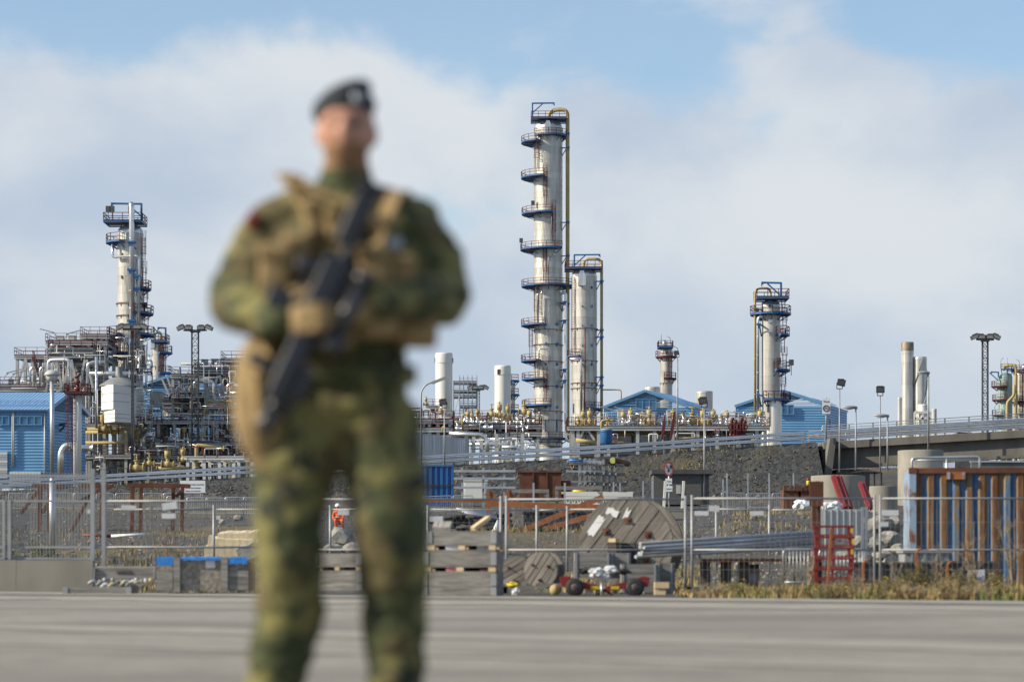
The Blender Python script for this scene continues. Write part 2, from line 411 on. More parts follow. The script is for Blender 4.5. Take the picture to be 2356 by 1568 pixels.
    def data(s, name, m, org):
        me = bpy.data.meshes.new(name)
        ox, oy, oz = org
        me.from_pydata([(a - ox, b - oy, c - oz) for a, b, c in s.v], [], s.f)
        me.polygons.foreach_set('use_smooth', s.sm)
        me.materials.append(M[m] if isinstance(m, str) else m)
        return me
    def build(s, name, m, parent=None, label=None, cat=None, group=None, kind=None, loc=None):
        if parent is not None: org = wpos(parent)
        elif loc is not None: org = Vector(loc)
        else:
            xs = [q[0] for q in s.v]; ys = [q[1] for q in s.v]; zs = [q[2] for q in s.v]
            org = Vector(((min(xs) + max(xs)) / 2, (min(ys) + max(ys)) / 2, min(zs)))
        o = bpy.data.objects.new(name, s.data(name, m, org)); COL.objects.link(o)
        if parent is not None: o.parent = parent
        else: o.location = org
        tag(o, label, cat, group, kind)
        return o

def tag(o, label=None, cat=None, group=None, kind=None):
    if label: o['label'] = label
    if cat: o['category'] = cat
    if group: o['group'] = group
    if kind or cat: o['kind'] = kind or 'thing'
    return o
def thing(name, label, cat, loc, group=None, rz=0.0):
    o = bpy.data.objects.new(name, None); COL.objects.link(o)
    o.location = loc; o.rotation_euler = (0, 0, rz); o.empty_display_size = 0.2
    return tag(o, label, cat, group)
def inst(name, me, parent, loc, rot=(0, 0, 0), scale=(1, 1, 1)):
    """a piece sharing mesh data; loc is local to the parent"""
    o = bpy.data.objects.new(name, me); COL.objects.link(o); o.parent = parent
    o.location = loc; o.rotation_euler = rot; o.scale = scale
    return o
def children(o): return [c for c in COL.objects if c.parent is o]
KIDS = {}
def copy_tree(o, parent=None, loc=None, label=None, rz=None, kids=None):
    c = o.copy(); COL.objects.link(c); c.parent = parent
    if loc is not None: c.location = loc
    if rz is not None: c.rotation_euler[2] = rz
    if label: c['label'] = label
    for ch in (o.children): copy_tree(ch, c)
    return c

def railing(mb, pts, h=1.1, sp=1.6, r=0.035, closed=False):
    pts = [Vector(p) for p in pts]
    if closed: pts = pts + [pts[0]]
    up = Vector((0, 0, 1))
    for a, b in zip(pts, pts[1:]):
        ln = (b - a).length
        for k in (h, h * 0.55): mb.bar(a + up * k, b + up * k, r * 2)
        mb.bar(a + up * 0.06, b + up * 0.06, r, 0.12)
        n = max(1, int(ln / sp + 0.5))
        for i in range(n + 1): mb.bar(a + (b - a) * (i / n), a + (b - a) * (i / n) + up * h, r * 2)
    return mb
# ------------------------------------------------------------------ terrain
RAILPTS = [(-900, 1150), (0, 1104), (589, 1070), (945, 1049), (1411, 1022), (1861, 990.5), (2356, 960), (3200, 908)]
def lerp_tab(tab, x):
    if x <= tab[0][0]: return tab[0][1]
    for (a, b), (c, d) in zip(tab, tab[1:]):
        if x <= c: return b + (d - b) * (x - a) / (c - a)
    return tab[-1][1]
def railD(x): return 222 - 23 * x / 2356
def railtop(x):
    D = railD(x); return P(x, lerp_tab(RAILPTS, x), D)
CREST = []
for i in range(-80, 330, 5):
    p = railtop(i * 10); CREST.append((p.x, p.y, p.z - 0.98))
CRD = [(a, b) for a, b, c in CREST]; CRZ = [(a, c) for a, b, c in CREST]
ABUT = PX(1905, 204)
PLANT = 11.0
def sstep(a, b, t):
    t = max(0.0, min(1.0, (t - a) / (b - a))); return t * t * (3 - 2 * t)
def gz(X, D):
    if D < 50: base = 0.0 if D < 39 else -0.12 * sstep(39, 50, D) * 0.4
    else: base = -0.05
    if D > 57: base = max(base, -0.05 + 0.0405 * (D - 57))
    xd = X / max(D, 1) * FPX + CX
    # gravel bank with a sharp lip in the middle of the yard
    if D > 57:
        mid = sstep(900, 1100, xd) * (1 - sstep(1560, 1680, xd))
        bank = min(1.62, max(0, (D - 66) * 0.105))
        if D < 100: base = base * (1 - mid) + max(base, bank if D > 66 else base) * mid
        # rubble hill at the right
        rb = sstep(1600, 1720, xd) * (1 - sstep(2050, 2200, xd))
        hill = 2.35 * sstep(66, 86, D) * (1 - sstep(100, 150, D))
        base = max(base, hill * rb + base * (1 - rb))
        base += 0.10 * (mnoise.noise(Vector((X * 0.35, D * 0.35, 0))) + 0.5 * mnoise.noise(Vector((X, D, 3)))) * sstep(57, 66, D)
    if D > 205: base = min(base, 6.0)
    cd = lerp_tab(CRD, X); cz = lerp_tab(CRZ, X)
    if X < ABUT - 0.5:
        if D < cd: z = max(base, cz - (cd - D) / 1.45)
        elif D < cd + 9: z = cz
        else: z = cz + (PLANT - cz) * max(0, min(1, (D - cd - 9) / 105))
        if base < z - 0.3 and D < cd: z += 0.22 * mnoise.noise(Vector((X * 0.5, D * 0.5, 7)))
        return z
    return base if D < 212 else base + (PLANT - base) * sstep(212, 262, D)

def axis_lines(parts):
    o = []
    for a, b, st in parts:
        n = max(1, int(round((b - a) / st))); o += [a + (b - a) * i / n for i in range(n)]
    return o + [parts[-1][1]]
XS = axis_lines([(-2500, -300, 275), (-300, -62, 14), (-62, ABUT - 1.0, 0.9), (ABUT - 1.0, ABUT + 1.0, 0.5), (ABUT + 1.0, 62, 1.0), (62, 300, 14), (300, 2500, 275)])
DS = axis_lines([(-60, 36, 12), (36, 66, 1.5), (66, 110, 1.0), (110, 186, 2.0), (186, 224, 0.9), (224, 270, 3), (270, 900, 60), (900, 4500, 450)])
nx = len(XS); vv = []; ff = []; mi = []
for d in DS:
    for x in XS: vv.append((x, d, gz(x, d)))
for j in range(len(DS) - 1):
    for i in range(nx - 1):
        ff.append((j * nx + i, j * nx + i + 1, (j + 1) * nx + i + 1, (j + 1) * nx + i))
        xc, dc = (XS[i] + XS[i + 1]) / 2, (DS[j] + DS[j + 1]) / 2
        cd = lerp_tab(CRD, xc); cz = lerp_tab(CRZ, xc)
        mi.append(1 if (xc < ABUT and cd - 14 < dc < cd + 1 and gz(xc, dc) > 0.0405 * (dc - 57) + 0.35) else 0)
me = bpy.data.meshes.new('ground'); me.from_pydata(vv, [], ff)
me.materials.append(M['gravel']); me.materials.append(M['fill'])
me.polygons.foreach_set('material_index', mi)
ground = bpy.data.objects.new('ground', me); COL.objects.link(ground); tag(ground, 'grey gravel yard rising to the rock embankment and plant', 'ground', kind='structure')

# road in the foreground: far edge runs slightly oblique
def edgeD(X): return max(24, min(52, 38.6 - 0.72 * X))
m_ = MB(); xs = [-160, -60, -20, -10, 0, 10, 20, 60, 110]
for a, b in zip(xs, xs[1:]):
    m_.quad((a, -60, 0.012), (b, -60, 0.012), (b, max(6, edgeD(b)), 0.012), (a, edgeD(a), 0.012))
m_.build('road', 'asphalt', label='sunlit grey asphalt road with pale worn bands', cat='road', kind='structure', loc=(0, 0, 0))
# worn pale bands and a dark joint across the road
M['asphalt_pale'] = mat('worn_asphalt', (0.22, 0.203, 0.172), 0.9, c2=(0.345, 0.32, 0.272), scale=5, stretch=(0.4, 1.0, 1), bump=0.7, bscale=40, bdist=0.012, detail=8)
M['asphalt_dark'] = mat('tar_joint', (0.125, 0.117, 0.103), 0.9, c2=(0.20, 0.187, 0.165), scale=3, stretch=(0.3, 1, 1), detail=8)
for d0, wd, mt, nm, lb in ((0.4, 3.2, 'asphalt_pale', 'road_marking', 'pale worn asphalt strip along the far edge of the road'),
                       (5.4, 4.6, 'asphalt_pale', 'road_marking', 'wide pale wheel track across the middle of the road'),
                       (3.75, 1.0, 'asphalt_dark', 'road_marking', 'dark tar joint between the pale strips of the road'),
                       (21.4, 1.9, 'asphalt_pale', 'road_marking', 'narrow pale wheel track near the soldier'),
                       (25.3, 0.8, 'asphalt_pale', 'road_marking', 'thin pale wheel track at the soldier\'s feet')):
    m_ = MB()
    rg = random.Random(int(d0 * 10))
    n = 36; prev = None
    for i in range(n + 1):
        X = -14 + 26 * i / n
        a = edgeD(X) - d0 - rg.uniform(0, 0.3 * wd); b = edgeD(X) - d0 - wd + rg.uniform(0, 0.3 * wd)
        if prev: m_.quad((prev[0], prev[2], 0.017), (X, b, 0.017), (X, a, 0.017), (prev[0], prev[1], 0.017))
        prev = (X, a, b)
    m_.build(nm, mt, label=lb, cat='road', kind='structure')

# crushed rock on the embankment and loose stones in the yard
rg = random.Random(11)
m_ = MB()
for i in range(9500):
    x = rg.uniform(-150, 1960); X0 = PX(x, 206)
    cd = lerp_tab(CRD, X0); d = cd - 0.6 - rg.random() * 12.5
    X = PX(x, d)
    if X > ABUT - 1.2: continue
    z = gz(X, d)
    if z < 0.0405 * (d - 57) + 0.35: continue
    m_.rock((X, d, z), (0.05 + 0.12 * rg.random() ** 2.2) if rg.random() > .015 else rg.uniform(.2, .38), rg)
m_.build('rock_fill', 'rock', label='dark crushed rock covering the road embankment', cat='rocks', kind='stuff')
m_ = MB()
for i in range(7500):
    d = 60 + 125 * rg.random() ** 1.4; x = rg.uniform(-60, 2420); X = PX(x, d)
    m_.rock((X, d, gz(X, d)), 0.03 + 0.10 * rg.random() ** 3, rg)
M['stones'] = mat('loose_stones', (0.10, 0.097, 0.09), 0.85, c2=(0.26, 0.25, 0.23), scale=4, lo=0.4, hi=0.7)
m_.build('loose_gravel', 'stones', label='loose grey stones strewn over the gravel yard', cat='gravel', kind='stuff')

m_ = MB(); rg = random.Random(4)
for i in range(170):
    x = rg.uniform(-150, 1930); X0 = PX(x, 206); cd = lerp_tab(CRD, X0); d = cd - 1.0 - rg.random() ** .7 * 12; X = PX(x, d)
    if X > ABUT - 1.2: continue
    z = gz(X, d)
    if z < 0.0405 * (d - 57) + 0.3: continue
    m_.rock((X, d, z + .05), rg.uniform(.14, .34), rg, .6)
M['palestone'] = mat('pale_stones', (0.06, 0.063, 0.067), 0.55, c2=(0.15, 0.155, 0.16), scale=2)
m_.build('pale_rubble', 'palestone', label='paler larger stones scattered on the embankment face', cat='rocks', kind='stuff')
# road on the embankment
m_ = MB(); prev = None
for i in range(-40, 192, 4):
    x = i * 10; p = railtop(x); z = p.z - 0.98 + 0.03
    if prev: m_.quad((prev[0], prev[1] + 1.2, prev[2]), (p.x, p.y + 1.2, z), (p.x, p.y + 8.6, z), (prev[0], prev[1] + 8.6, prev[2]))
    prev = (p.x, p.y, z)
m_.build('ramp_road', 'asphalt', label='asphalt ramp road on top of the embankment', cat='road', kind='structure')

# ------------------------------------------------------------------ guard rail on the embankment
def wbeam(mb, a, b, h=0.31):
    """W-profile beam between two points (their tops)"""
    a, b = Vector(a), Vector(b)
    prof = [(0.0, 0), (-0.035, -0.02), (-0.08, -0.06), (-0.08, -0.11), (-0.015, -0.145), (-0.015, -0.165), (-0.08, -0.20), (-0.08, -0.25), (-0.035, -0.29), (0, -0.31)]
    for k, (y, z) in enumerate(prof[:-1]):
        y2, z2 = prof[k + 1]
        mb.quad(a + Vector((0, y, z)), a + Vector((0, y2, z2)), b + Vector((0, y2, z2)), b + Vector((0, y, z)), True)
x = -420.0; posts = []
while x < 1905:
    posts.append(x)
    step_m = 4.0 if x < 1560 else 2.0
    x += step_m * FPX / railD(x)
rt = thing('guard_rail', 'long galvanised steel guard rail along the top of the rock embankment', 'guard rail', railtop(0) - Vector((0, 0, 0.98)))
for k, x in enumerate(posts):
    p = railtop(x)
    mb = MB(); mb.box(p + Vector((0, 0.06, -0.58)), (0.09, 0.10, 1.16)); mb.build('post', 'galvdull', rt)
M['wbeam'] = mat('guard_rail_steel', (0.46, 0.49, 0.53), 0.27, 1.0, c2=(0.60, 0.63, 0.66), scale=0.5, stretch=(0.4, 1, 1))
for a, b in zip(posts, posts[1:]):
    for dz in (0.0, -0.42):
        mb = MB(); wbeam(mb, railtop(a) + Vector((0, 0, dz)), railtop(b) + Vector((0, 0, dz))); mb.build('rail_beam', 'wbeam', rt)
# ------------------------------------------------------------------ bridge
bx0, bx1 = 1893, 2700
br = thing('road_bridge', 'concrete road bridge carrying the ramp on a wide pier', 'bridge', P(2215, 1040, 203))
def bline(x, dy): return railtop(x) + Vector((0, 0, -dy))
A, B = railtop(bx0), railtop(bx1)
dirv = (B - A)
def beam_part(name, y0, y1, z0, z1, mt, xa=bx0, xb=bx1):
    a, b = railtop(xa), railtop(xb); mb = MB()
    mb.prism([a + Vector((0, y0, z0)), a + Vector((0, y1, z0)), a + Vector((0, y1, z1)), a + Vector((0, y0, z1))], b - a)
    return mb.build(name, mt, br)
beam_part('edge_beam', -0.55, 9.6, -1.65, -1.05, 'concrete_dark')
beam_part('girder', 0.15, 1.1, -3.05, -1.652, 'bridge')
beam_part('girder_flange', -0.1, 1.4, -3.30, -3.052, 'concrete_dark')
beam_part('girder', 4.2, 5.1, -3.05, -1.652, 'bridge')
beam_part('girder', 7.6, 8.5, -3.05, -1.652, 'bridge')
beam_part('deck', -0.40, 9.4, -1.048, -1.02, 'asphalt')
# abutment wall and sloping wing wall
q = railtop(1893)
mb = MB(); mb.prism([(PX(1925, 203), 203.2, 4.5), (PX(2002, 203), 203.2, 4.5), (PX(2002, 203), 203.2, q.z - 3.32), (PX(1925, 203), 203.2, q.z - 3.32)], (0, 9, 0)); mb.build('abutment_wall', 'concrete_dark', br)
mb = MB()
w0 = [(1896, 1092), (1914, 1092), (1924, 1008), (1910, 1008)]
mb.prism([P(a, b, 201.2) for a, b in w0], (0, 1.9, 0)); mb.build('wing_wall', 'bridge', br)
for k, xx in enumerate((1932, 1948, 1964, 1980)):
    mb = MB(); mb.b2((PX(xx, 203), 203.1, 4.6), (PX(xx, 203) + 0.06, 203.196, q.z - 3.4)); mb.build('joint_strip', 'concrete', br)
# pier with its cross head
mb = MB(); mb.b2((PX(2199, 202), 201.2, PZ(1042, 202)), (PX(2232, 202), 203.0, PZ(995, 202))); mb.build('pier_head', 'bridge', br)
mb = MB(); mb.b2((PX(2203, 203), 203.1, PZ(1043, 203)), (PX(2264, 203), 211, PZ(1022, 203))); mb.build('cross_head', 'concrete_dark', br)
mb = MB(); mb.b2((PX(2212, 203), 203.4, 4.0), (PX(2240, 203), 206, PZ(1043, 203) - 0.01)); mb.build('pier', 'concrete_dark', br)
# parapet: posts, two W-beams, two pipes
x = 1899.0; pp = []
while x < bx1: pp.append(x); x += 2.0 * FPX / railD(x)
for k, x in enumerate(pp):
    p = railtop(x); mb = MB(); mb.box(p + Vector((0, 0.0, -0.35)), (0.11, 0.13, 1.36)); mb.build('parapet_post', 'galvdull', br)
for a, b in zip(pp, pp[1:]):
    for dz in (-0.08, -0.58):
        mb = MB(); wbeam(mb, railtop(a) + Vector((0, -0.07, dz)), railtop(b) + Vector((0, -0.07, dz))); mb.build('parapet_beam', 'wbeam', br)
for dz in (0.34, 0.12):
    mb = MB(); mb.path([railtop(1885) + Vector((0, 0, -0.55)), railtop(1893) + Vector((0, 0, dz)), railtop(bx1) + Vector((0, 0, dz))], 0.035, 6); mb.build('parapet_pipe', 'galv', br)
for a in range(1890, 2500, 90):
    mb = MB(); wbeam(mb, railtop(a) + Vector((0, 8.7, 0.1)), railtop(a + 90) + Vector((0, 8.7, 0.1))); mb.build('parapet_beam', 'galvdull', br)
    mb = MB(); mb.box(railtop(a) + Vector((0, 8.8, -0.35)), (0.1, 0.12, 1.4)); mb.build('parapet_post', 'galvdull', br)
    mb = MB(); mb.bar(railtop(a) + Vector((0, 8.8, 0.38)), railtop(a + 90) + Vector((0, 8.8, 0.38)), 0.06); mb.build('parapet_pipe', 'galv', br)
# ------------------------------------------------------------------ columns of the plant
# aluminium ring with vertical ribs (relief by material) for vessel cladding
def clad_mat(name, c, rough, ribs, metal=0.8):
    m = bpy.data.materials.new(name); m.use_nodes = True
    t = m.node_tree; b = t.nodes['Principled BSDF']; b.inputs['Roughness'].default_value = rough; b.inputs['Metallic'].default_value = metal
    tcn = t.nodes.new('ShaderNodeTexCoord'); sp = t.nodes.new('ShaderNodeSeparateXYZ'); nlink(t, tcn.outputs['Object'], sp.inputs[0])
    at = t.nodes.new('ShaderNodeMath'); at.operation = 'ARCTAN2'; nlink(t, sp.outputs['Y'], at.inputs[0]); nlink(t, sp.outputs['X'], at.inputs[1])
    mu = t.nodes.new('ShaderNodeMath'); mu.operation = 'MULTIPLY'; mu.inputs[1].default_value = ribs; nlink(t, at.outputs[0], mu.inputs[0])
    sn = t.nodes.new('ShaderNodeMath'); sn.operation = 'SINE'; nlink(t, mu.outputs[0], sn.inputs[0])
    bu = t.nodes.new('ShaderNodeBump'); bu.inputs['Strength'].default_value = 0.35; bu.inputs['Distance'].default_value = 0.03
    nlink(t, sn.outputs[0], bu.inputs['Height']); nlink(t, bu.outputs[0], b.inputs['Normal'])
    g = t.nodes.new('ShaderNodeNewGeometry'); mp_ = t.nodes.new('ShaderNodeMapping'); mp_.inputs['Scale'].default_value = (1.2, 1.2, 0.12); nlink(t, g.outputs['Position'], mp_.inputs[0])
    n = t.nodes.new('ShaderNodeTexNoise'); n.inputs['Scale'].default_value = 1.3; n.inputs['Detail'].default_value = 6; nlink(t, mp_.outputs[0], n.inputs['Vector'])
    r = t.nodes.new('ShaderNodeValToRGB'); r.color_ramp.elements[0].position = 0.3; r.color_ramp.elements[0].color = (c[0] * .66, c[1] * .65, c[2] * .62, 1)
    r.color_ramp.elements[1].position = 0.62; r.color_ramp.elements[1].color = (*c, 1); nlink(t, n.outputs['Fac'], r.inputs[0])
    oi = t.nodes.new('ShaderNodeObjectInfo'); hs = t.nodes.new('ShaderNodeHueSaturation'); mr = t.nodes.new('ShaderNodeMapRange')
    mr.inputs['To Min'].default_value = 0.86; mr.inputs['To Max'].default_value = 1.06; nlink(t, oi.outputs['Random'], mr.inputs[0]); nlink(t, mr.outputs[0], hs.inputs['Value'])
    nlink(t, r.outputs[0], hs.inputs['Color']); nlink(t, hs.outputs[0], b.inputs['Base Color'])
    return m
M['clad'] = clad_mat('vessel_cladding', (0.57, 0.555, 0.51), 0.42, 60, 0.55)
M['cladbright'] = clad_mat('bright_vessel_cladding', (0.70, 0.70, 0.68), 0.34, 50, 0.75)
M['stackclad'] = clad_mat('stack_cladding', (0.62, 0.61, 0.575), 0.40, 8, 0.5)
M['cladgreen'] = clad_mat('pale_green_cladding', (0.30, 0.42, 0.40), 0.5, 30, 0.1)

class Column:
    def __init__(s, label, x0, x1, ytop, ybot, D, ring=1.25, mt='clad', cat='column', name='process_column', dome=True, group='tall process columns', skirt=None):
        s.D = D; s.cx = (x0 + x1) / 2; s.r = L(x1 - x0, D) / 2
        s.zb = PZ(ybot, D); s.zt = PZ(ytop, D)
        s.X = PX(s.cx, D)
        s.root = thing(name, label, cat, (s.X, D, s.zb), group)
        s.c = Vector((s.X, D, 0))
        n = max(1, int((s.zt - s.zb) / ring)); h = (s.zt - s.zb) / n
        mb = MB(); mb.lathe([(s.r, 0.0), (s.r, h - 0.08)], n=32); mb.lathe([(s.r * 1.01, h - 0.08), (s.r * 1.01, h)], n=32)
        mb.lathe([(s.r, h), (s.r * 1.01, h)], n=32, smooth=False); mb.lathe([(s.r * 1.01, h - 0.08), (s.r, h - 0.08)], n=32, smooth=False)
        me = mb.data('cladding_ring', mt, (0, 0, 0))
        for i in range(n): inst('cladding_ring', me, s.root, (0, 0, i * h), rot=(0, 0, (i % 3) * 0.04))
        if dome:
            mb = MB(); prof = [(s.r, 0), (s.r * 0.99, s.r * 0.12), (s.r * 0.93, s.r * 0.30), (s.r * 0.80, s.r * 0.46), (s.r * 0.55, s.r * 0.60), (s.r * 0.25, s.r * 0.66), (0.001, s.r * 0.67)]
            mb.lathe(prof, (s.X, D, s.zt), n=28); mb.build('dome', 'cladbright' if mt != 'cladgreen' else mt, s.root)
        mb = MB(); mb.tube((s.X, D, PLANT - 0.5), (s.X, D, s.zb), s.r * 0.98, 24); mb.build('skirt', mt, s.root)
    def plat(s, xl, xr, yd, rail=1.15, th=0.14, back=None, col='blue', deck_th=None):
        D = s.D; xl, xr = L(xl - s.cx, D), L(xr - s.cx, D)
        z = PZ(yd, D)
        ro = max(abs(xl), abs(xr), s.r + 0.9)
        def ang(xx): return math.acos(max(-1, min(1, xx / ro)))
        if abs(xl) >= abs(xr):
            a1 = 2 * math.pi - ang(xr); a0 = R(115)
        else:
            a0 = 2 * math.pi - ang(xl); a1 = 2 * math.pi + R(65)
        ri = s.r + 0.05
        # x-extent on the short side may be a full ring
        if min(abs(xl), abs(xr)) > s.r * 1.02 and xl < 0 < xr: a0, a1 = R(90), R(450)
        mb = MB(); mb.sector((s.X, D, z), ro - 0.16, ro, -th, 0.06, a0, a1, 22)
        mb.sector((s.X, D, z), ri, ri + 0.12, -th * 0.8, 0.0, a0, a1, 22)
        o = mb.build('platform', col, s.root)
        mb = MB(); mb.sector((s.X, D, z), ri + 0.01, ro - 0.01, 0.0, 0.05, a0, a1, 22); mb.build('grating', 'galvdull', o)
        n = max(3, int((a1 - a0) * ro / 1.5)); pts = []
        for i in range(n + 1):
            a = a0 + (a1 - a0) * i / n; pts.append((s.X + math.cos(a) * (ro - 0.05), D + math.sin(a) * (ro - 0.05), z + 0.05))
        mb = MB(); railing(mb, pts, rail, 1.5, 0.045)
        if a1 - a0 < 6:
            for a in (a0, a1): railing(mb, [(s.X + math.cos(a) * (ri + .1), D + math.sin(a) * (ri + .1), z + .05), (s.X + math.cos(a) * (ro - .05), D + math.sin(a) * (ro - .05), z + .05)], rail, 1.2, 0.035)
        mb.build('railing', 'maroon', o)
        k = max(2, int((a1 - a0) / 0.6))
        for i in range(k + 1):
            a = a0 + (a1 - a0) * i / k; ca, sa = math.cos(a), math.sin(a)
            mb = MB(); mb.bar((s.X + ca * ri, D + sa * ri, z - 0.95), (s.X + ca * (ro - .2), D + sa * (ro - .2), z - th), 0.11)
            mb.bar((s.X + ca * ri, D + sa * ri, z - 0.15), (s.X + ca * (ro - .1), D + sa * (ro - .1), z - 0.15), 0.12, 0.2); mb.build('bracket', col, o)
        return z
    def square_plat(s, xl, xr, yd, dep=5.0, rail=1.15):
        D = s.D; z = PZ(yd, D); a, b = PX(xl, D), PX(xr, D); y0, y1 = D - dep / 2, D + dep / 2
        mb = MB()
        for (p, q) in (((a, y0), (b, y0)), ((b, y0), (b, y1)), ((b, y1), (a, y1)), ((a, y1), (a, y0)), ((a, D), (b, D))):
            mb.bar((*p, z - 0.14), (*q, z - 0.14), 0.12, 0.2)
        o = mb.build('platform', 'blue', s.root)
        mb = MB(); mb.b2((a, y0, z), (b, y1, z + 0.05)); mb.build('grating', 'galvdull', o)
        mb = MB(); railing(mb, [(a, y0, z + .05), (b, y0, z + .05), (b, y1, z + .05), (a, y1, z + .05)], rail, 1.5, 0.045, True); mb.build('railing', 'maroon', o)
        for sx in (-0.6, 0.6):
            for sy in (-0.6, 0.6): mb = MB(); mb.bar((s.X + sx * s.r, D + sy * s.r, s.zt + 0.2), (s.X + sx * s.r, D + sy * s.r, z - 0.3), 0.16); mb.build('support_post', 'blue', o)
        return z
    def ladder(s, x, y0, y1, cage=True, ya=-1.0):
        """x in sheet px; stands just off the shell on the camera side"""
        D = s.D; xx = PX(x, D); dx = max(-s.r * 1.0, min(s.r * 1.0, xx - s.X))
        yy = D - math.sqrt(max(0.0, (s.r + 0.35) ** 2 - dx * dx)) - 0.1
        z0, z1 = PZ(y1, D), PZ(y0, D)
        mb = MB()
        for sx in (-0.25, 0.25): mb.bar((xx + sx, yy, z0), (xx + sx, yy, z1), 0.10)
        n = int((z1 - z0) / 0.45)
        for i in range(n): mb.bar((xx - 0.25, yy, z0 + i * 0.45), (xx + 0.25, yy, z0 + i * 0.45), 0.045)
        o = mb.build('ladder', 'maroon', s.root)
        if cage:
            mb = MB(); k = int((z1 - z0 - 2) / 1.1)
            for i in range(k + 1):
                z = z0 + 2 + i * 1.1
                pts = [(xx + 0.42 * math.cos(a), yy - 0.05 - 0.62 * math.sin(a), z) for a in [math.pi * j / 6 for j in range(7)]]
                for p, q in zip(pts, pts[1:]): mb.bar(p, q, 0.07)
            for j in range(0, 7, 1):
                a = math.pi * j / 6; p = (xx + 0.42 * math.cos(a), yy - 0.05 - 0.62 * math.sin(a)); mb.bar((*p, z0 + 2), (*p, z1 + 1), 0.04)
            if k >= 0: mb.build('cage', 'maroon', o)
    def pipe(s, pts, rpx, mt, off=-1.2, name='pipe', n=10, bend=None):
        D = s.D; mb = MB(); pp_ = []
        for q in pts:
            o = q[2] if len(q) > 2 else off
            pp_.append(Vector((PX(q[0], D), D + o, PZ(q[1], D))))
        mb.path(pp_, L(rpx, D), n, bend=bend, seg=5)
        o = mb.build(name, mt, s.root)
        # weld rings / cladding bands
        if rpx > 2.4:
            a, b = max(zip(pp_, pp_[1:]), key=lambda ab: (ab[1] - ab[0]).length)
            k = int((b - a).length / 2.6); mb = MB(); d = (b - a).normalized()
            for i in range(1, k): mb.tube(a + d * i * 2.6, a + d * (i * 2.6 + 0.08), L(rpx, D) * 1.04, n)
            if k > 1: mb.build('band', mt, o)
        return o
    def clamp(s, x, y, wpx=8, hpx=3, side=1, off=-1.2):
        D = s.D; c = P(x, y, D); c.y += off; mb = MB()
        mb.box(c, (L(wpx, D), 0.9, 0.28)); mb.box(c + Vector((0, 0, -0.35)), (L(wpx * .55, D), 0.75, 0.5))
        mb.bar(c + Vector((-side * L(wpx * .4, D), 0.5, 0)), Vector((s.X + side * s.r * 0.9, D - s.r * .3, c.z)), 0.2)
        mb.bar(c + Vector((-side * L(wpx * .3, D), 0.4, -0.1)), Vector((s.X + side * s.r * 0.95, D - s.r * .25, c.z - 1.6)), 0.16)
        mb.build('pipe_bracket', 'blue', s.root)
    def davit(s, xp, ybase, ytop, xtip, off=-1.5):
        D = s.D; a = P(xp, ybase, D); b = P(xp, ytop, D); c = P(xtip, ytop + 0.5, D)
        for q in (a, b, c): q.y += off
        mb = MB(); mb.bar(a, b, 0.28); mb.bar(b + Vector((0, 0, -.1)), c, 0.26); sg = 1 if xtip > xp else -1
        mb.bar(b + Vector((0, 0, -2.0)), b + Vector((sg * 2.0, 0, -0.2)), 0.2); mb.bar(c, c + Vector((0, 0, -0.55)), 0.14)
        mb.box(c + Vector((-sg * 0.1, 0, -0.1)), (0.3, 0.4, 0.4))
        mb.build('davit_crane', 'blue', s.root)
    def band(s, y, mt='maroon', th=0.09, brk=True):
        mb = MB(); z = PZ(y, s.D); mb.sector((s.X, s.D, z), s.r + 0.10, s.r + 0.2, -th / 2, th / 2, R(150), R(390), 24)
        for a in (200, 235, 270, 305, 340): mb.bar((s.X + math.cos(R(a)) * s.r, s.D + math.sin(R(a)) * s.r, z - .5), (s.X + math.cos(R(a)) * (s.r + .15), s.D + math.sin(R(a)) * (s.r + .15), z), 0.07)
        mb.build('hose_rail', mt, s.root)
    def lug(s, x, y, wpx=4, hpx=6, mt='blue'):
        D = s.D; xx = PX(x, D); dx = xx - s.X; yy = D - math.sqrt(max(0.01, s.r ** 2 - dx * dx))
        mb = MB(); mb.box((xx, yy - 0.08, PZ(y, D)), (L(wpx, D), 0.3, L(hpx, D)), rz=math.atan2(dx, s.r)); mb.build('lug', mt, s.root)
    def hood(s, x, y0, y1, wpx):
        D = s.D; X = PX(x, D); w2 = L(wpx, D) / 2; yf = D - s.r - 0.35; mb = MB()
        z0, z1, zm = PZ(y1, D), PZ(y0, D), PZ(y0 + (y1 - y0) * 0.35, D)
        mb.prism([(X - w2, yf, z0), (X + w2, yf, z0), (X + w2, yf, zm), (X + w2 * .45, yf, z1), (X - w2 * .45, yf, z1), (X - w2, yf, zm)], (0, 0.8, 0))
        mb.build('nozzle_cover', 'cladbright', s.root)
    def floodlight(s, x, y, off=-2.0):
        D = s.D; c = P(x, y, D); c.y += off; mb = MB(); mb.box(c, (0.7, 0.35, 0.85)); mb.bar(c, c + Vector((0, 0, -1.9)), 0.09); mb.build('floodlight', 'darkgrey', s.root)

# --- the tallest column
C = Column('tallest silver distillation column with many left-side blue platforms and a tall ochre pipe', 1228, 1294.4, 298, 1026, 480)
C.square_plat(1222, 1303, 276, 6.0)
C.plat(1229, 1308, 315)
C.plat(1199, 1231, 329); C.plat(1198.5, 1249, 410); C.plat(1200, 1271, 493); C.plat(1197, 1293, 575)
C.plat(1199, 1306, 659); C.plat(1198.5, 1248, 749); C.plat(1198.5, 1232, 831); C.plat(1200, 1249, 873); C.plat(1200, 1268, 934)
C.plat(1210, 1302, 1009)
for a in ((1234, 326, 392), (1254, 393, 480), (1274, 476, 560), (1253, 578, 652), (1233, 664, 742), (1221, 758, 822), (1234, 838, 868), (1254, 858, 925), (1235, 945, 1003)): C.ladder(*a)
C.pipe([(1262, 284, 0), (1262, 262, 0), (1276, 255, -1), (1305.5, 255, -1.2), (1305.5, 1008, -1.2), (1330, 1018, -2)], 4.6, 'yellow', bend=1.6)
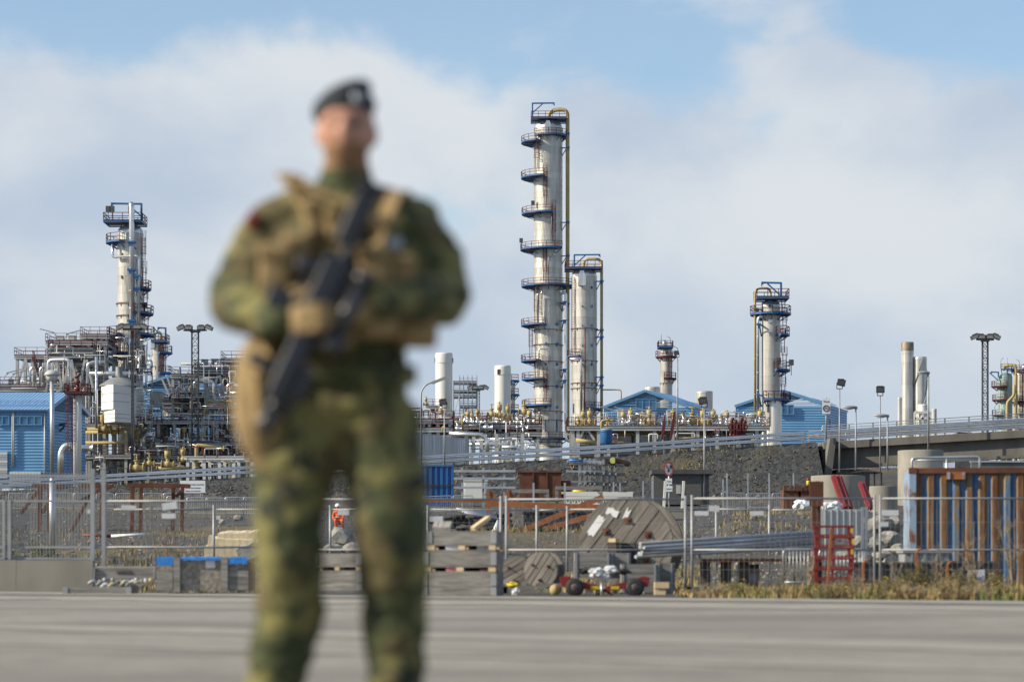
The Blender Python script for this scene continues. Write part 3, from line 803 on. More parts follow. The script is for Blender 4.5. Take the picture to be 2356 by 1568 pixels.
C.pipe([(1290, 668, -2.6), (1290, 677, -2.6), (1301, 677, -2.8), (1301, 1016, -2.8), (1335, 1016, -2.8)], 3.4, 'silverpipe', bend=0.9)
C.pipe([(1246, 672, -3.4), (1246, 680, -3.4), (1236, 680, -3.2), (1236, 745, -3.2)], 1.5, 'silverpipe')
C.pipe([(1246, 497, -3.5), (1248, 503, -3.5), (1268, 503, -3.4), (1268, 560, -3.4)], 1.3, 'silverpipe')
C.pipe([(1275, 583, -3.4), (1275, 592, -3.4), (1261, 595, -3.5), (1261, 655, -3.5)], 1.5, 'silverpipe')
for yy in (812, 955): C.pipe([(1262, yy, -3.4), (1262, yy - 6, -3.4), (1240, yy - 6, -3.4), (1240, yy + 50, -3.4)], 1.3, 'silverpipe')
C.davit(1225, 276, 240, 1275)
for yy in (310, 342, 513, 590, 700): C.clamp(1306, yy, 9, 3, 1)
for yy in (698, 740, 852, 877): C.clamp(1299, yy, 9, 3, 1, -2.8)
for yy in (760, 794, 833, 890, 947, 967, 1018): C.band(yy)
for yy in (748, 793, 840, 890, 938): C.lug(1255, yy); C.lug(1281, yy, 5)
for yy in (975, 985): C.lug(1254, yy, 1.5, 18); C.lug(1281, yy, 1.5, 18)
C.hood(1260, 284, 312, 15)
C.floodlight(1199, 556); C.floodlight(1226, 470)

# --- its shorter neighbour
Dc = Column('shorter silver column close to the right of the tallest one, with ochre pipe', 1315, 1373.6, 636, 1015, 448)
Dc.square_plat(1300, 1385, 619, 6.0)
Dc.pipe([(1343, 624, 0), (1343, 602, 0), (1350, 596, -.5), (1383.7, 596, -1), (1383.7, 1000, -1)], 3.4, 'yellow', bend=1.4)
Dc.davit(1321, 620, 587.5, 1380)
Dc.hood(1338, 626, 660, 17)
Dc.plat(1305, 1331, 820); Dc.pipe([(1310, 828, -3), (1335, 828, -3.2), (1336, 832, -3.2), (1336, 955, -3.2)], 2.5, 'silverpipe')
Dc.pipe([(1345, 757, -2.8), (1345, 880, -2.8), (1344, 884, -2.8), (1343.5, 955, -2.8)], 1.3, 'maroon')
for yy in (648, 760, 776, 868, 887): Dc.clamp(1384, yy, 9, 3, 1, -1)
for yy in (757, 831, 882, 894): Dc.band(yy)
for yy in (664, 707, 751, 796, 840, 887): Dc.lug(1338, yy, 2.5, 5, 'midgrey'); Dc.lug(1360.5, yy, 3.5, 6)
for xx in (1319, 1361): Dc.lug(xx, 940, 2.2, 22)
Dc.plat(1346, 1386, 941)
Dc.ladder(1318, 640, 815, False)
Dc.pipe([(1386, 897, -1.0), (1425, 897, -1), (1428.5, 900, -1), (1428.5, 950, -1)], 1.5, 'yellow')

# --- column at the right
G = Column('right-hand silver column with blue platforms, standing before the blue gabled shed', 1750, 1795.5, 705, 925, 357)
G.square_plat(1738, 1811, 687, 5.0)
G.plat(1738, 1820, 723); G.plat(1793, 1817, 771); G.plat(1783, 1818, 852); G.plat(1752, 1820, 921)
G.pipe([(1773, 690, 0), (1773, 672, 0), (1768, 664, -.5), (1735.5, 664, -1), (1735.5, 962, -1)], 2.8, 'yellow', bend=1.2)
G.pipe([(1752, 732, -2.2), (1744, 732, -2.2), (1740.5, 737, -2.2), (1740.5, 965, -2.2)], 3.0, 'silverpipe')
G.davit(1794.5, 690, 652, 1750)
G.lug(1769, 701, 7, 14)
G.clamp(1738, 713, 9, 3, -1); G.clamp(1742, 749, 9, 3, -1, -2.2); G.clamp(1741, 910, 6, 3, -1, -2)
for a in ((1800, 690, 722), (1803, 728, 770), (1799, 775, 812), (1803, 815, 850), (1801, 857, 884), (1800, 884, 920)): G.ladder(*a)
for yy in (741, 763): G.lug(1770, yy, 9, 7, 'cladbright')
G.floodlight(1788, 832); G.floodlight(1817, 836)
G.lug(1764, 940, 2, 18); G.lug(1774, 940, 2, 18)
mb = MB(); mb.lathe([(L(15.5, 357), 0), (L(15.5, 357), PZ(921, 357) - PLANT)], (PX(1780.5, 357), 357 - 1.2, PLANT), 24); mb.build('lower_shell', 'cladbright', G.root)

# --- the column at the left
Aq = Column('left silver column with a wide vertical pipe in front and blue crane on top', 270, 330, 538, 852, 364)
Aq.square_plat(245, 332, 513, 5.5)
Aq.plat(244, 283, 559); Aq.plat(318, 353, 722); Aq.plat(327, 356, 771); Aq.plat(246, 276, 772); Aq.plat(331, 348, 665)
Aq.plat(248, 300, 815)
Aq.pipe([(300, 512, 0), (300, 486, 0), (304, 476, -1.5), (310, 474, -2.9), (310, 862, -2.9)], 6.0, 'silverpipe', bend=1.0, n=14)
Aq.pipe([(263.5, 565, -1.8), (263.5, 594.5, -1.8), (323, 594.5, -3.1), (326, 600, -2.9), (326, 860, -2.9)], 3.2, 'silverpipe')
Aq.pipe([(319, 600, -2.4), (319, 860, -2.4)], 1.6, 'silverpipe'); Aq.pipe([(318.5, 760, -3.3), (318.5, 925, -3.3)], 1.1, 'maroon')
Aq.davit(329, 517, 471, 260)
for yy, xx in ((563, 310), (626, 310), (742, 310), (793, 310)): Aq.clamp(xx, yy, 19, 4, 1, -3.0)
for yy in (640, 668): Aq.clamp(323, yy, 13, 3, 1, -2.9)
for a in ((333, 548, 618), (335, 618, 662), (338, 665, 720), (340, 725, 768), (273, 775, 812)): Aq.ladder(*a)
for yy in (699, 727, 777): Aq.band(yy)
for yy in (588, 640): Aq.lug(284, yy, 2, 7, 'midgrey')
Aq.lug(291, 547, 12, 15, 'cladbright')
Aq.floodlight(254, 485); Aq.floodlight(263, 485); Aq.floodlight(338, 705)
# heat exchanger drum clipped to it
Aq.pipe([(336, 795, -1), (336, 800, -1), (334, 850, -1)], 6, 'silverpipe')

# --- second, smaller left column behind
B2 = Column('small silver column behind the left one, with ochre gooseneck and blue crane', 349, 377, 795, 890, 420)
B2.square_plat(352, 386, 786, 4.5)
B2.pipe([(355, 784, 0), (355, 768, 0), (363, 762, 0), (370, 768, 0), (370, 784, 0)], 3.6, 'yellow', bend=1.5)
B2.davit(384, 786, 755, 366); B2.ladder(380, 790, 855); B2.ladder(376, 800, 870); B2.plat(372, 397, 812); B2.plat(372, 395, 858); B2.hood(354, 780, 802, 9)

# --- small far column behind the middle shed
F = Column('small far column with red railings rising behind the middle blue shed', 1519, 1547, 808, 912, 500)
F.square_plat(1514, 1547, 799, 4.5); F.plat(1510, 1558, 821, col='maroon'); F.plat(1526, 1557, 871, col='maroon')
F.ladder(1541, 825, 868); F.lug(1533, 812, 4, 6); F.band(881, 'galvdull')
for pts in (((1520, 796, -2), (1520, 772, -2), (1519, 770, -2)), ((1541, 796, -2), (1541, 780, -2), (1528, 772, -2)), ((1558, 818, -2), (1558, 803, -2), (1544, 796, -2))):
    F.pipe(pts, 0.7, 'galvdull', name='lamp_arm')
F.pipe([(1528, 800, 0), (1528, 782, 0)], 3.4, 'silverpipe'); F.pipe([(1534, 800, 0), (1534, 786, 0)], 2.2, 'silverpipe')
# --- column half hidden behind the second white stack
Hq = Column('dark little column half hidden behind the second white stack', 1168, 1185, 885, 960, 470)
for a in ((1160, 1190, 876), (1160, 1196, 908), (1162, 1190, 945)): Hq.plat(*a, col='blue')
# --- pale green vessel group at the right edge
Gv = Column('pale green vessel with ochre pipes near the right edge', 2294, 2329, 868, 1075, 550, mt='cladgreen')
Gv.plat(2298, 2331, 851); Gv.plat(2281, 2312, 889, col='maroon'); Gv.plat(2283, 2312, 920, col='maroon')
Gv.pipe([(2310, 850, 0), (2310, 841, -1), (2330, 841, -2), (2333, 850, -2), (2333, 1075, -2)], 4, 'yellow')
Gv.pipe([(2325, 889, -4), (2325, 912, -4), (2310, 927, -4), (2309, 935, -4), (2309, 1075, -4)], 3.4, 'yellow')
for pts in (((2300, 848), (2300, 830), (2306, 823)), ((2315, 845), (2315, 824)), ((2286, 940), (2286, 934), (2292, 928))): Gv.pipe(pts, 0.7, 'galvdull', name='lamp_arm')
Gv.ladder(2301, 892, 918); Gv.davit(2294, 868, 856, 2277); Gv.plat(2282, 2300, 955, col='maroon')
for yy in (1030, 1040, 1050): Gv.plat(2284, 2312, yy, col='maroon')
Gw = Column('brownish vessel beside the pale green one at the right edge', 2335, 2372, 862, 1075, 555, mt='clad')
Gw.plat(2333, 2380, 853, col='maroon'); Gw.plat(2334, 2375, 925, col='maroon'); Gw.ladder(2345, 862, 1000); Gw.pipe([(2352, 855), (2352, 838)], 2.5, 'silverpipe'); Gw.pipe([(2343, 852), (2343, 832), (2333, 825)], 0.7, 'galvdull', name='lamp_arm')

# ------------------------------------------------------------------ stacks
def stack(label, x0, x1, ytop, D, mt, capmt=None, rings=(), strakes=False, ybot=1060, capy=22, n=32, courses=0, group='stacks'):
    r = L(x1 - x0, D) / 2; X = PX((x0 + x1) / 2, D); zt = PZ(ytop, D)
    root = thing('stack', label, 'stack', (X, D, PLANT), group)
    zc = PZ(ytop + capy, D)
    if courses:
        k = int((zc - PLANT) / courses); h = (zc - PLANT) / k
        mb = MB(); mb.lathe([(r, 0), (r, h - .08)], n=n); mb.lathe([(r * 1.012, h - .08), (r * 1.012, h)], n=n); mb.lathe([(r, h), (r * 1.012, h)], n=n, smooth=False); mb.lathe([(r * 1.012, h - .08), (r, h - .08)], n=n, smooth=False); me = mb.data('shell_course', mt, (0, 0, 0))
        for i in range(k): inst('shell_course', me, root, (0, 0, i * h))
    else:
        mb = MB(); mb.lathe([(r, PLANT), (r, zc)], (X, D, 0), n); mb.build('shell', mt, root)
    mb = MB(); mb.lathe([(r * 1.02, zc - 0.02), (r * 1.02, zt - .3), (r * .97, zt), (r * .85, zt), (r * .8, zt - 2)], (X, D, 0), n); mb.build('cap', capmt or mt, root)
    for y in rings:
        z = PZ(y, D); mb = MB(); mb.sector((X, D, z), r, r * 1.045, -.16, .16, 0, 2 * math.pi, n); mb.build('ring', mt, root)
    if strakes:
        for s0 in range(3):
            mb = MB(); prev = None
            for i in range(60):
                t_ = i / 59; a = s0 * 2.094 + t_ * 7.0; z = PLANT + (zt - 0.5 - PLANT) * t_
                p = (X + math.cos(a) * r * 1.0, D + math.sin(a) * r * 1.0, z); q_ = (X + math.cos(a) * r * 1.16, D + math.sin(a) * r * 1.16, z)
                if prev: mb.quad(prev[0], prev[1], q_, p); 
                prev = (p, q_)
            mb.build('strake', 'midgrey', root)
    return root, X, r
rt_, X_, r_ = stack('taller and wider of the two smooth white stacks', 1002, 1041, 812, 450, 'white', rings=(834,), group='white stacks')
for sx in (-1, 1):
    mb = MB(); mb.box((X_ + sx * r_ * 1.02, 450, PZ(829, 450)), (.25, .5, .9)); mb.build('beacon', 'darkgrey', rt_)
rt_, X_, r_ = stack('shorter smooth white stack left of the tallest column', 1138, 1175, 841, 450, 'white', rings=(861,), group='white stacks')
mb = MB(); mb.box((X_ - r_ * .5, 450 - r_ * .9, PZ(856, 450)), (.5, .4, .9)); mb.build('beacon', 'rust', rt_)
M['sooty'] = mat('sooty_steel', (0.20, 0.155, 0.11), 0.6, 0.3, c2=(0.32, 0.27, 0.21), scale=0.8)
stack('tall silver stack with a sooty brown rim beyond the bridge', 2073.5, 2102, 787, 600, 'stackclad', 'sooty', rings=(812,), capy=20, courses=2.8)
stack('silver stack wound with dark spiral strakes beyond the bridge', 2101, 2132, 821, 600, 'stackclad', strakes=True, capy=6, courses=3.2)
stack('thin short stack left of the sooty silver one', 2065, 2075, 914, 590, 'stackclad', capy=4)
stack('squat cream stack in front of the spiral one', 2112, 2135, 930, 585, 'white', capy=4)
stack('short grey stack right of the squat cream one', 2144, 2155, 940, 590, 'lightgrey', capy=4)
stack('low round tank top peeping over the ridge of the middle shed', 1483, 1519, 890, 520, 'stackclad', capy=5, group='tank tops behind the sheds')
stack('tall round tank top behind the right slope of the middle shed', 1600, 1640, 900, 520, 'stackclad', capy=5, group='tank tops behind the sheds')
for (a, b, y, lb) in ((2105, 2140, 948, 'white pipe bridge frame at the foot of the spiral stack'),):
    mb = MB(); D = 584
    for xx in (a, (a + b) / 2, b): mb.bar(P(xx, y, D), P(xx, 1060, D), .5)
    mb.bar(P(a, y, D), P(b, y, D), .6); mb.bar(P(a, y + 14, D), P(b, y + 14, D), .5)
    mb.build('pipe_bridge', 'white', label=lb, cat='pipe bridge')

# ------------------------------------------------------------------ blue sheds with profiled sheeting
def sheet(mb, a, b, z0, z1f, pitch, dep, inward):
    """horizontal corrugation on a vertical plane a->b (ground points); z1f(t) gives the top at parameter t"""
    a, b = Vector(a), Vector(b); nrm = Vector(inward).normalized()
    ts = [0, 1] if z1f is None else [i / 24 for i in range(25)]
    zmax = max(z1f(t) for t in ts); k = int((zmax - z0) / pitch)
    for i in range(k + 1):
        for (d0, d1, f0, f1) in ((0, 0, 0.0, 0.12), (0, dep, 0.12, 0.55), (dep, 0, 0.55, 1.0)):
            za, zb = z0 + (i + f0) * pitch, z0 + (i + f1) * pitch
            # clip to the top line: span of t where z1f >= za
            tt = [j / 48 for j in range(49) if z1f(j / 48) >= za]
            if not tt: continue
            t0, t1 = tt[0], tt[-1]
            p, q = a + (b - a) * t0, a + (b - a) * t1
            zt0, zt1 = min(zb, z1f(t0) + 1e-3), min(zb, z1f(t1) + 1e-3)
            if zt0 <= za and zt1 <= za: continue
            mb.quad(p + nrm * d0 + Vector((0, 0, za)), q + nrm * d0 + Vector((0, 0, za)), q + nrm * d1 + Vector((0, 0, max(za, zt1))), p + nrm * d1 + Vector((0, 0, max(za, zt0))))
def louver(parent, c, w_, h, rz, cols=3, rows=7):
    Rm = Matrix.Translation(c) @ Matrix.Rotation(rz, 4, 'Z')
    mb = MB(Rm)
    for sx in range(cols + 1): mb.box((-w_ / 2 + w_ * sx / cols, -0.1, 0), (0.09, 0.16, h))
    for sz in (-h / 2, h / 2): mb.box((0, -0.101, sz), (w_ + 0.09, 0.17, 0.09))
    fr = mb.build('louvre', 'bluewall', parent)
    for i in range(rows):
        z = -h / 2 + h * (i + .5) / rows
        mb = MB(Rm); mb.box((0, -0.05, z), (w_ - .1, 0.05, h / rows * 0.9), rot=Matrix.Rotation(R(35), 3, 'X')); mb.build('slat', 'bluewall', fr)
def gable_shed(label, xl, xr, xa, ye, ya, yb, D, xfar, yfar, name='blue_shed', group='blue sheds', pitch=0.42):
    """gable facing the camera, right-hand long wall receding to (xfar, yfar)"""
    Xl, Xr, Xa = PX(xl, D), PX(xr, D), PX(xa, D); ze, za = PZ(ye, D), PZ(ya, D); z0 = PLANT
    # depth: the far eave end keeps its height, so its row tells the distance
    Df = (ze - HC) * FPX / (HY - yfar); Xf = PX(xfar, Df); sh = Xf - Xr; dep = Df - D
    root = thing(name, label, 'shed', ((Xl + Xr) / 2, D, z0), group)
    tA = (Xa - Xl) / (Xr - Xl)
    f = lambda t: ze + (za - ze) * (t / tA if t < tA else (1 - t) / (1 - tA))
    mb = MB(); sheet(mb, (Xl, D, 0), (Xr, D, 0), z0, f, pitch, 0.06, (0, 1, 0)); mb.build('gable_wall', 'bluewall', root)
    nr = Vector((-dep, sh, 0)); 
    mb = MB(); sheet(mb, (Xr, D, 0), (Xf, Df, 0), z0, lambda t: ze, pitch, 0.06, nr); mb.build('side_wall', 'bluewall', root)
    mb = MB(); sheet(mb, (Xl + sh, Df, 0), (Xl, D, 0), z0, lambda t: ze, pitch * 3, 0.10, (1, 0, 0)); mb.build('side_wall', 'bluewall', root)
    ov = 0.1
    dv = Vector((sh, dep, 0)).normalized() * ov
    for (p, q, s_) in (((Xl, ze), (Xa, za), -1), ((Xr, ze), (Xa, za), 1)):
        mb = MB(); e = Vector((q[0] - p[0], 0, q[1] - p[1])).normalized() * ov
        a = Vector((p[0], D, p[1])) - e - dv; b = Vector((q[0], D, q[1])) - dv
        ln = Vector((sh, dep, 0)) + dv * 2
        n_ = e.cross(ln).normalized(); n_ = n_ if n_.z > 0 else -n_
        mb.prism([a + n_ * .02, b + n_ * .02, b + n_ * .25, a + n_ * .25], ln)
        rf = mb.build('roof', 'blueroof', root)
        k = int(ln.length / 1.0)
        mb = MB()
        for i in range(k): 
            o_ = ln * ((i + .5) / k) + n_ * .25
            mb.bar(a + o_, b + o_, 0.09, 0.09)
        mb.build('seam', 'blueroof', rf)
        mb = MB(); mb.bar(a - dv.normalized() * .03 + n_ * .1, b - dv.normalized() * .03 + n_ * .1, 0.12, 0.42); mb.build('verge_trim', 'bluewall', rf)
    # snow guard
    mb = MB(); a = Vector((Xr, D, ze)); e = (Vector((Xa, 0, za)) - Vector((Xr, 0, ze))).normalized()
    for k in (0.9, 1.3): mb.bar(a + e * k * 2 + Vector((0, 0, .55)), a + e * k * 2 + Vector((sh, dep, .55)), .06)
    for i in range(16): q_ = a + e * 2.2 + Vector((sh, dep, 0)) * (i / 15); mb.bar(q_, q_ + Vector((0, 0, .65)), .06)
    mb.build('snow_guard', 'bluewall', root)
    return root, D, z0, ze
s1, D_, z0_, ze_ = gable_shed('middle blue gabled shed with a square louvre under the ridge', 1389, 1588.6, 1485.5, 938, 900, 1030, 400, 1644.7, 948.5)
louver(s1, P(1486.5, 930, 399.8), L(46, 400), L(24, 400), 0)
s2, D_, z0_, ze_ = gable_shed('blue gabled shed behind the right-hand column', 1692.5, 1903, 1801, 935, 899.5, 1030, 400, 1949, 948)
louver(s2, P(1806, 942, 399.8), L(40, 400), L(22, 400), 0)
# pale louvred strip in its long side
D2 = 402
for i in range(7):
    mb = MB(); a = P(1909, 965 + i * 3.0, 402.0); b = P(1944, 967 + i * 3.0, 440.0); mb.bar(a + Vector((.12, 0, 0)), b + Vector((.12, 0, 0)), .1, .2); mb.build('side_louvre_slat', 'palegrey', s2)

# left shed: long wall to the camera, gable end turned right
def left_shed():
    D = 330.0; c0 = P(107.5, 942, D); ze = c0.z; zr = PZ(905, D + 4)
    root = thing('blue_shed', 'blue shed at the left edge with pale roller doors and a long louvre band', 'shed', (c0.x - 8, D + 4, PLANT), 'blue sheds')
    # front wall runs left; gable end runs back-right
    u = Vector((-1, 0.0, 0)); v_ = Vector((3.5, 10.3, 0))
    Lw = 22.0; corner = Vector((c0.x, D, 0)); left = corner + u * Lw
    mb = MB(); sheet(mb, left, corner, PLANT, lambda t: ze, 0.42, 0.06, (0, 1, 0)); mb.build('front_wall', 'bluewall', root)
    g1 = corner + v_
    f = lambda t: ze + (zr - ze) * (t / .5 if t < .5 else (1 - t) / .5)
    mb = MB(); sheet(mb, corner, g1, PLANT, f, 0.42, 0.06, (-0.95, 0.32, 0)); mb.build('gable_wall', 'bluewall', root)
    for side in (0, 1):
        a = (corner if side == 0 else g1) + Vector((0, 0, ze)); b = corner + v_ * .5 + Vector((0, 0, zr))
        e = (b - a).normalized() * .6; a = a - e + Vector((.4, 0, 0)); b = b + Vector((.4, 0, 0))
        n_ = e.cross(u); n_ = n_.normalized(); n_ = n_ if n_.z > 0 else -n_
        mb = MB(); mb.prism([a + n_ * .02, b + n_ * .02, b + n_ * .25, a + n_ * .25], u * (Lw + .4)); rf = mb.build('roof', 'blueroof', root)
        mb = MB()
        for i in range(44): o_ = u * (i * .5) + n_ * .25; mb.bar(a + o_, b + o_, .08, .08)
        mb.build('seam', 'blueroof', rf)
        mb = MB(); mb.bar(a + Vector((.06, 0, 0)) + n_ * .1, b + Vector((.06, 0, 0)) + n_ * .1, .10, .5); mb.build('verge_trim', 'blueroof', rf)
    a = corner + Vector((0, -.4, ze))
    for k in (1.6, 2.4):
        mb = MB(); q_ = a + Vector((0.25 * k, .45 * k, .33 * k)) ; mb.bar(q_ + Vector((0, 0, .5)), q_ + u * Lw + Vector((0, 0, .5)), .07)
        for i in range(23): mb.bar(q_ + u * i, q_ + u * i + Vector((0, 0, .55)), .07)
        mb.build('snow_guard', 'bluewall', root)
    mb = MB(); mb.tube(corner + Vector((-.25, -.12, PLANT)), corner + Vector((-.25, -.12, ze - .2)), .11); mb.build('downpipe', 'palegrey', root)
    mb = MB(); mb.tube(P(28.5, 945, D - .2), P(28.5, 1073, D - .2), .1); mb.tube(P(31.5, 945, D - .2), P(31.5, 1073, D - .2), .1); mb.build('downpipe', 'lightgrey', root)
    mb = MB(); mb.bar(left + Vector((0, -.35, ze - .1)), corner + Vector((.2, -.35, ze - .1)), .25, .22); mb.build('gutter', 'bluewall', root)
    louver(root, P(63, 967, D - .1), L(66, D), L(19, D), 0, 4, 6); louver(root, P(6, 967, D - .1), L(30, D), L(19, D), 0, 2, 6)
    for (xa, xb, ya, yb) in ((-20, 17, 1040, 1100), (22, 94, 1085, 1120)):
        mb = MB(); mb.b2(P(xa - 2, yb, D - .22), P(xb + 2, ya - 2, D - .05)); dr = mb.build('roller_door', 'bluewall', root)
        k = int((yb - ya) / 6)
        for i in range(k):
            mb = MB(); mb.b2(P(xa, ya + i * 6 + 5.2, D - .34), P(xb, ya + i * 6, D - .221)); mb.build('door_panel', 'palegrey' if i % 3 else 'white', dr)
    mb = MB(); mb.bar(P(134, 978, D + 4), P(152, 974, D + 2), .3); mb.bar(P(134, 995, D + 4), P(150, 978, D + 2), .2); mb.build('wall_bracket', 'darkgrey', root)
left_shed()
# blue shed seen between the racks at the left
s3, *_ = gable_shed('blue shed wall glimpsed behind the left pipe racks', 300, 480, 390, 895, 866, 1080, 410, 560, 905)
# pale grey long wall in the middle
D = 300; root = thing('sheet_wall', 'long pale grey sheet wall just behind the guard rail', 'wall', P(1012, 1060, D))
p0, p1 = P(900, 987, D), P(1080, 1008.5, D + 6)
k = 44
for i in range(k):
    a = p0.lerp(p1, i / k); b = p0.lerp(p1, (i + 1) / k); mb = MB(); zb = PLANT
    mb.prism([(a.x, a.y, zb), (b.x - .02, b.y, zb), (b.x - .02, b.y, b.z), (a.x, a.y, a.z)], (0, .12, 0)); mb.build('panel', 'palegrey', root)
# ------------------------------------------------------------------ pipe racks and process equipment
def rack(label, x0, x1, levels, D, dep=8.0, cols=None, mt='lightgrey', rails=True, w_=0.42, braces=(), ybot=None, group='steel pipe racks', deck=True):
    """levels: rows (sheet px) of decks, top first; columns at sheet-px positions cols"""
    cols = cols or [x0, (x0 + x1) / 2, x1]
    zb = PLANT if ybot is None else PZ(ybot, D)
    root = thing('steel_rack', label, 'pipe rack', (PX((x0 + x1) / 2, D), D, zb), group)
    zt = PZ(levels[0], D)
    for x in cols:
        for yo in (0, dep):
            mb = MB(); X = PX(x, D); h = w_ / 2; t = 0.06
            mb.b2((X - h, D + yo - h, zb), (X + h, D + yo - h + t, zt)); mb.b2((X - h, D + yo + h - t, zb), (X + h, D + yo + h, zt)); mb.b2((X - t / 2, D + yo - h + t, zb), (X + t / 2, D + yo + h - t, zt))
            mb.build('post', mt, root)
    for y in levels:
        z = PZ(y, D); a, b = PX(x0, D) - .4, PX(x1, D) + .4
        for yo in (-0.25, dep + .25):
            mb = MB(); mb.b2((a, D + yo - .14, z - .1), (b, D + yo + .14, z)); mb.b2((a, D + yo - .14, z - .5), (b, D + yo + .14, z - .42)); mb.b2((a, D + yo - .04, z - .42), (b, D + yo + .04, z - .1)); mb.build('beam', mt, root)
        for x in cols:
            mb = MB(); mb.b2((PX(x, D) - .12, D - .1, z - .45), (PX(x, D) + .12, D + dep + .1, z - .02)); mb.build('cross_beam', mt, root)
        if deck:
            mb = MB(); mb.b2((a, D - .3, z + .002), (b, D + dep + .3, z + .06)); dk = mb.build('deck', 'galvdull', root)
            if rails:
                mb = MB(); railing(mb, [(a, D - .3, z + .06), (b, D - .3, z + .06), (b, D + dep + .3, z + .06), (a, D + dep + .3, z + .06)], 1.15, 1.5, .03, True); mb.build('railing', 'maroon', dk)
    for (xa, ya, xb, yb) in braces:
        mb = MB(); mb.bar(P(xa, ya, D - .05), P(xb, yb, D - .05), .28); mb.build('brace', mt, root)
    return root

def pipe(label, pts, rpx, D, mt, group=None, name='process_pipe', n=10, bend=None, flange=False, bands=True, cat='pipe'):
    """pts: (x, y) sheet px with optional depth offset in metres"""
    pp_ = [P(q[0], q[1], D) + Vector((0, q[2] if len(q) > 2 else 0, 0)) for q in pts]
    r = L(rpx, D); mb = MB(); mb.path(pp_, r, n, bend=bend, seg=5, flange=flange)
    if bands and rpx > 2.2:
        for a, b in zip(pp_, pp_[1:]):
            d = b - a; k = int(d.length / 2.2); d = d.normalized()
            for i in range(1, k): mb.tube(a + d * i * 2.2, a + d * (i * 2.2 + .07), r * 1.05, n)
    return mb.build(name, mt, label=label, cat=cat, group=group)

def valve_mesh():
    mb = MB(); mb.tube((-.7, 0, .55), (.7, 0, .55), .30, 10); mb.ell((0, 0, .55), (.42, .42, .45), 10, 6)
    for sx in (-.72, .62): mb.tube((sx, 0, .55), (sx + .1, 0, .55), .46, 12)
    mb.tube((0, 0, .9), (0, 0, 1.25), .22, 8); mb.tube((0, 0, 1.25), (0, 0, 1.36), .34, 10); return mb
VB = valve_mesh().data('valve_body', 'yellow', (0, 0, 0))
mb = MB(); mb.tube((0, 0, 1.36), (0, 0, 2.1), .36, 10); mb.tube((0, 0, 2.1), (0, 0, 2.5), .1, 8); mb.bar((-.4, 0, 2.3), (.4, 0, 2.3), .07); VACT = mb.data('actuator', 'yellow', (0, 0, 0))
mb = MB(); mb.tube((0, 0, 1.36), (0, 0, 2.0), .08, 6); mb.sector((0, 0, 1.95), .30, .36, -.03, .03, 0, 2 * math.pi, 14); mb.bar((-.3, 0, 1.95), (.3, 0, 1.95), .04); mb.bar((0, -.3, 1.95), (0, .3, 1.95), .04); VWH = mb.data('handwheel', 'yellow', (0, 0, 0))
VBS = valve_mesh().data('valve_body', 'silverpipe', (0, 0, 0))
mb = MB(); mb.tube((0, 0, 1.36), (0, 0, 2.0), .08, 6); mb.sector((0, 0, 1.95), .30, .36, -.03, .03, 0, 2 * math.pi, 14); mb.bar((-.3, 0, 1.95), (.3, 0, 1.95), .04); VWHS = mb.data('handwheel', 'maroon', (0, 0, 0))
def valve(label, x, y, D, s=1.0, kind='act', group='ochre valves', off=0.0, silver=False):
    p = P(x, y, D); p.y += off
    o = thing('pipe_valve', label, 'valve', p, group)
    inst('body', VBS if silver else VB, o, (0, 0, 0), scale=(s, s, s))
    inst('actuator' if kind == 'act' else 'handwheel', (VACT if kind == 'act' else (VWHS if silver else VWH)), o, (0, 0, 0), scale=(s, s, s))
    return o
def drum(label, x0, x1, y0, y1, D, mt, vertical=True, off=0.0, name='vessel', group=None, nozzle=True, top=None):
    a = P((x0 + x1) / 2, y1, D); r = L(x1 - x0, D) / 2; h = L(y1 - y0, D)
    a.y += off
    if vertical:
        root = thing(name, label, 'vessel', a, group)
        mb = MB(); mb.lathe([(.001, 0), (r * .6, 0.02), (r, r * .4), (r, h - r * .5)], a, 20); mb.build('shell', mt, root)
        mb = MB(); mb.lathe([(r * 1.03, h - r * .5), (r * .95, h - r * .25), (r * .7, h - r * .08), (.001, h)], a, 20); mb.build('head', top or mt, root)
        mb = MB(); mb.sector((a.x, a.y, a.z + h - r * .52), r, r * 1.1, -.12, .12, 0, 6.2832, 20); mb.build('flange', mt, root)
        for k in range(3): mb = MB(); q = a + Vector((math.cos(k * 2.1 + .3) * r * .8, math.sin(k * 2.1 + .3) * r * .8, r * .4)); mb.bar(q, q - Vector((0, 0, r * .4 + .5)), .16); mb.build('leg', mt, root)
    else:
        r = h / 2; ln = L(x1 - x0, D); c = a + Vector((-ln / 2, 0, r))
        root = thing(name, label, 'vessel', a, group)
        mb = MB(); mb.lathe([(.001, 0), (r * .6, r * .1), (r, r * .5), (r, ln - r * .5), (r * .6, ln - r * .1), (.001, ln)], c, 18, axis='X'); mb.build('shell', mt, root)
        for f in (.25, .75): mb = MB(); mb.box(c + Vector((ln * f, 0, -r * 1.1)), (.4, r * 1.6, r * .6)); mb.build('saddle', 'lightgrey', root)
        for f in (.1, .9): mb = MB(); mb.sector((0, 0, 0), r, r * 1.03, -.1, .1, 0, 6.2832, 18); mb.v = [(c.x + ln * f + v[2], c.y + v[0], c.z + v[1]) for v in mb.v]; mb.build('band', mt, root)
    return root
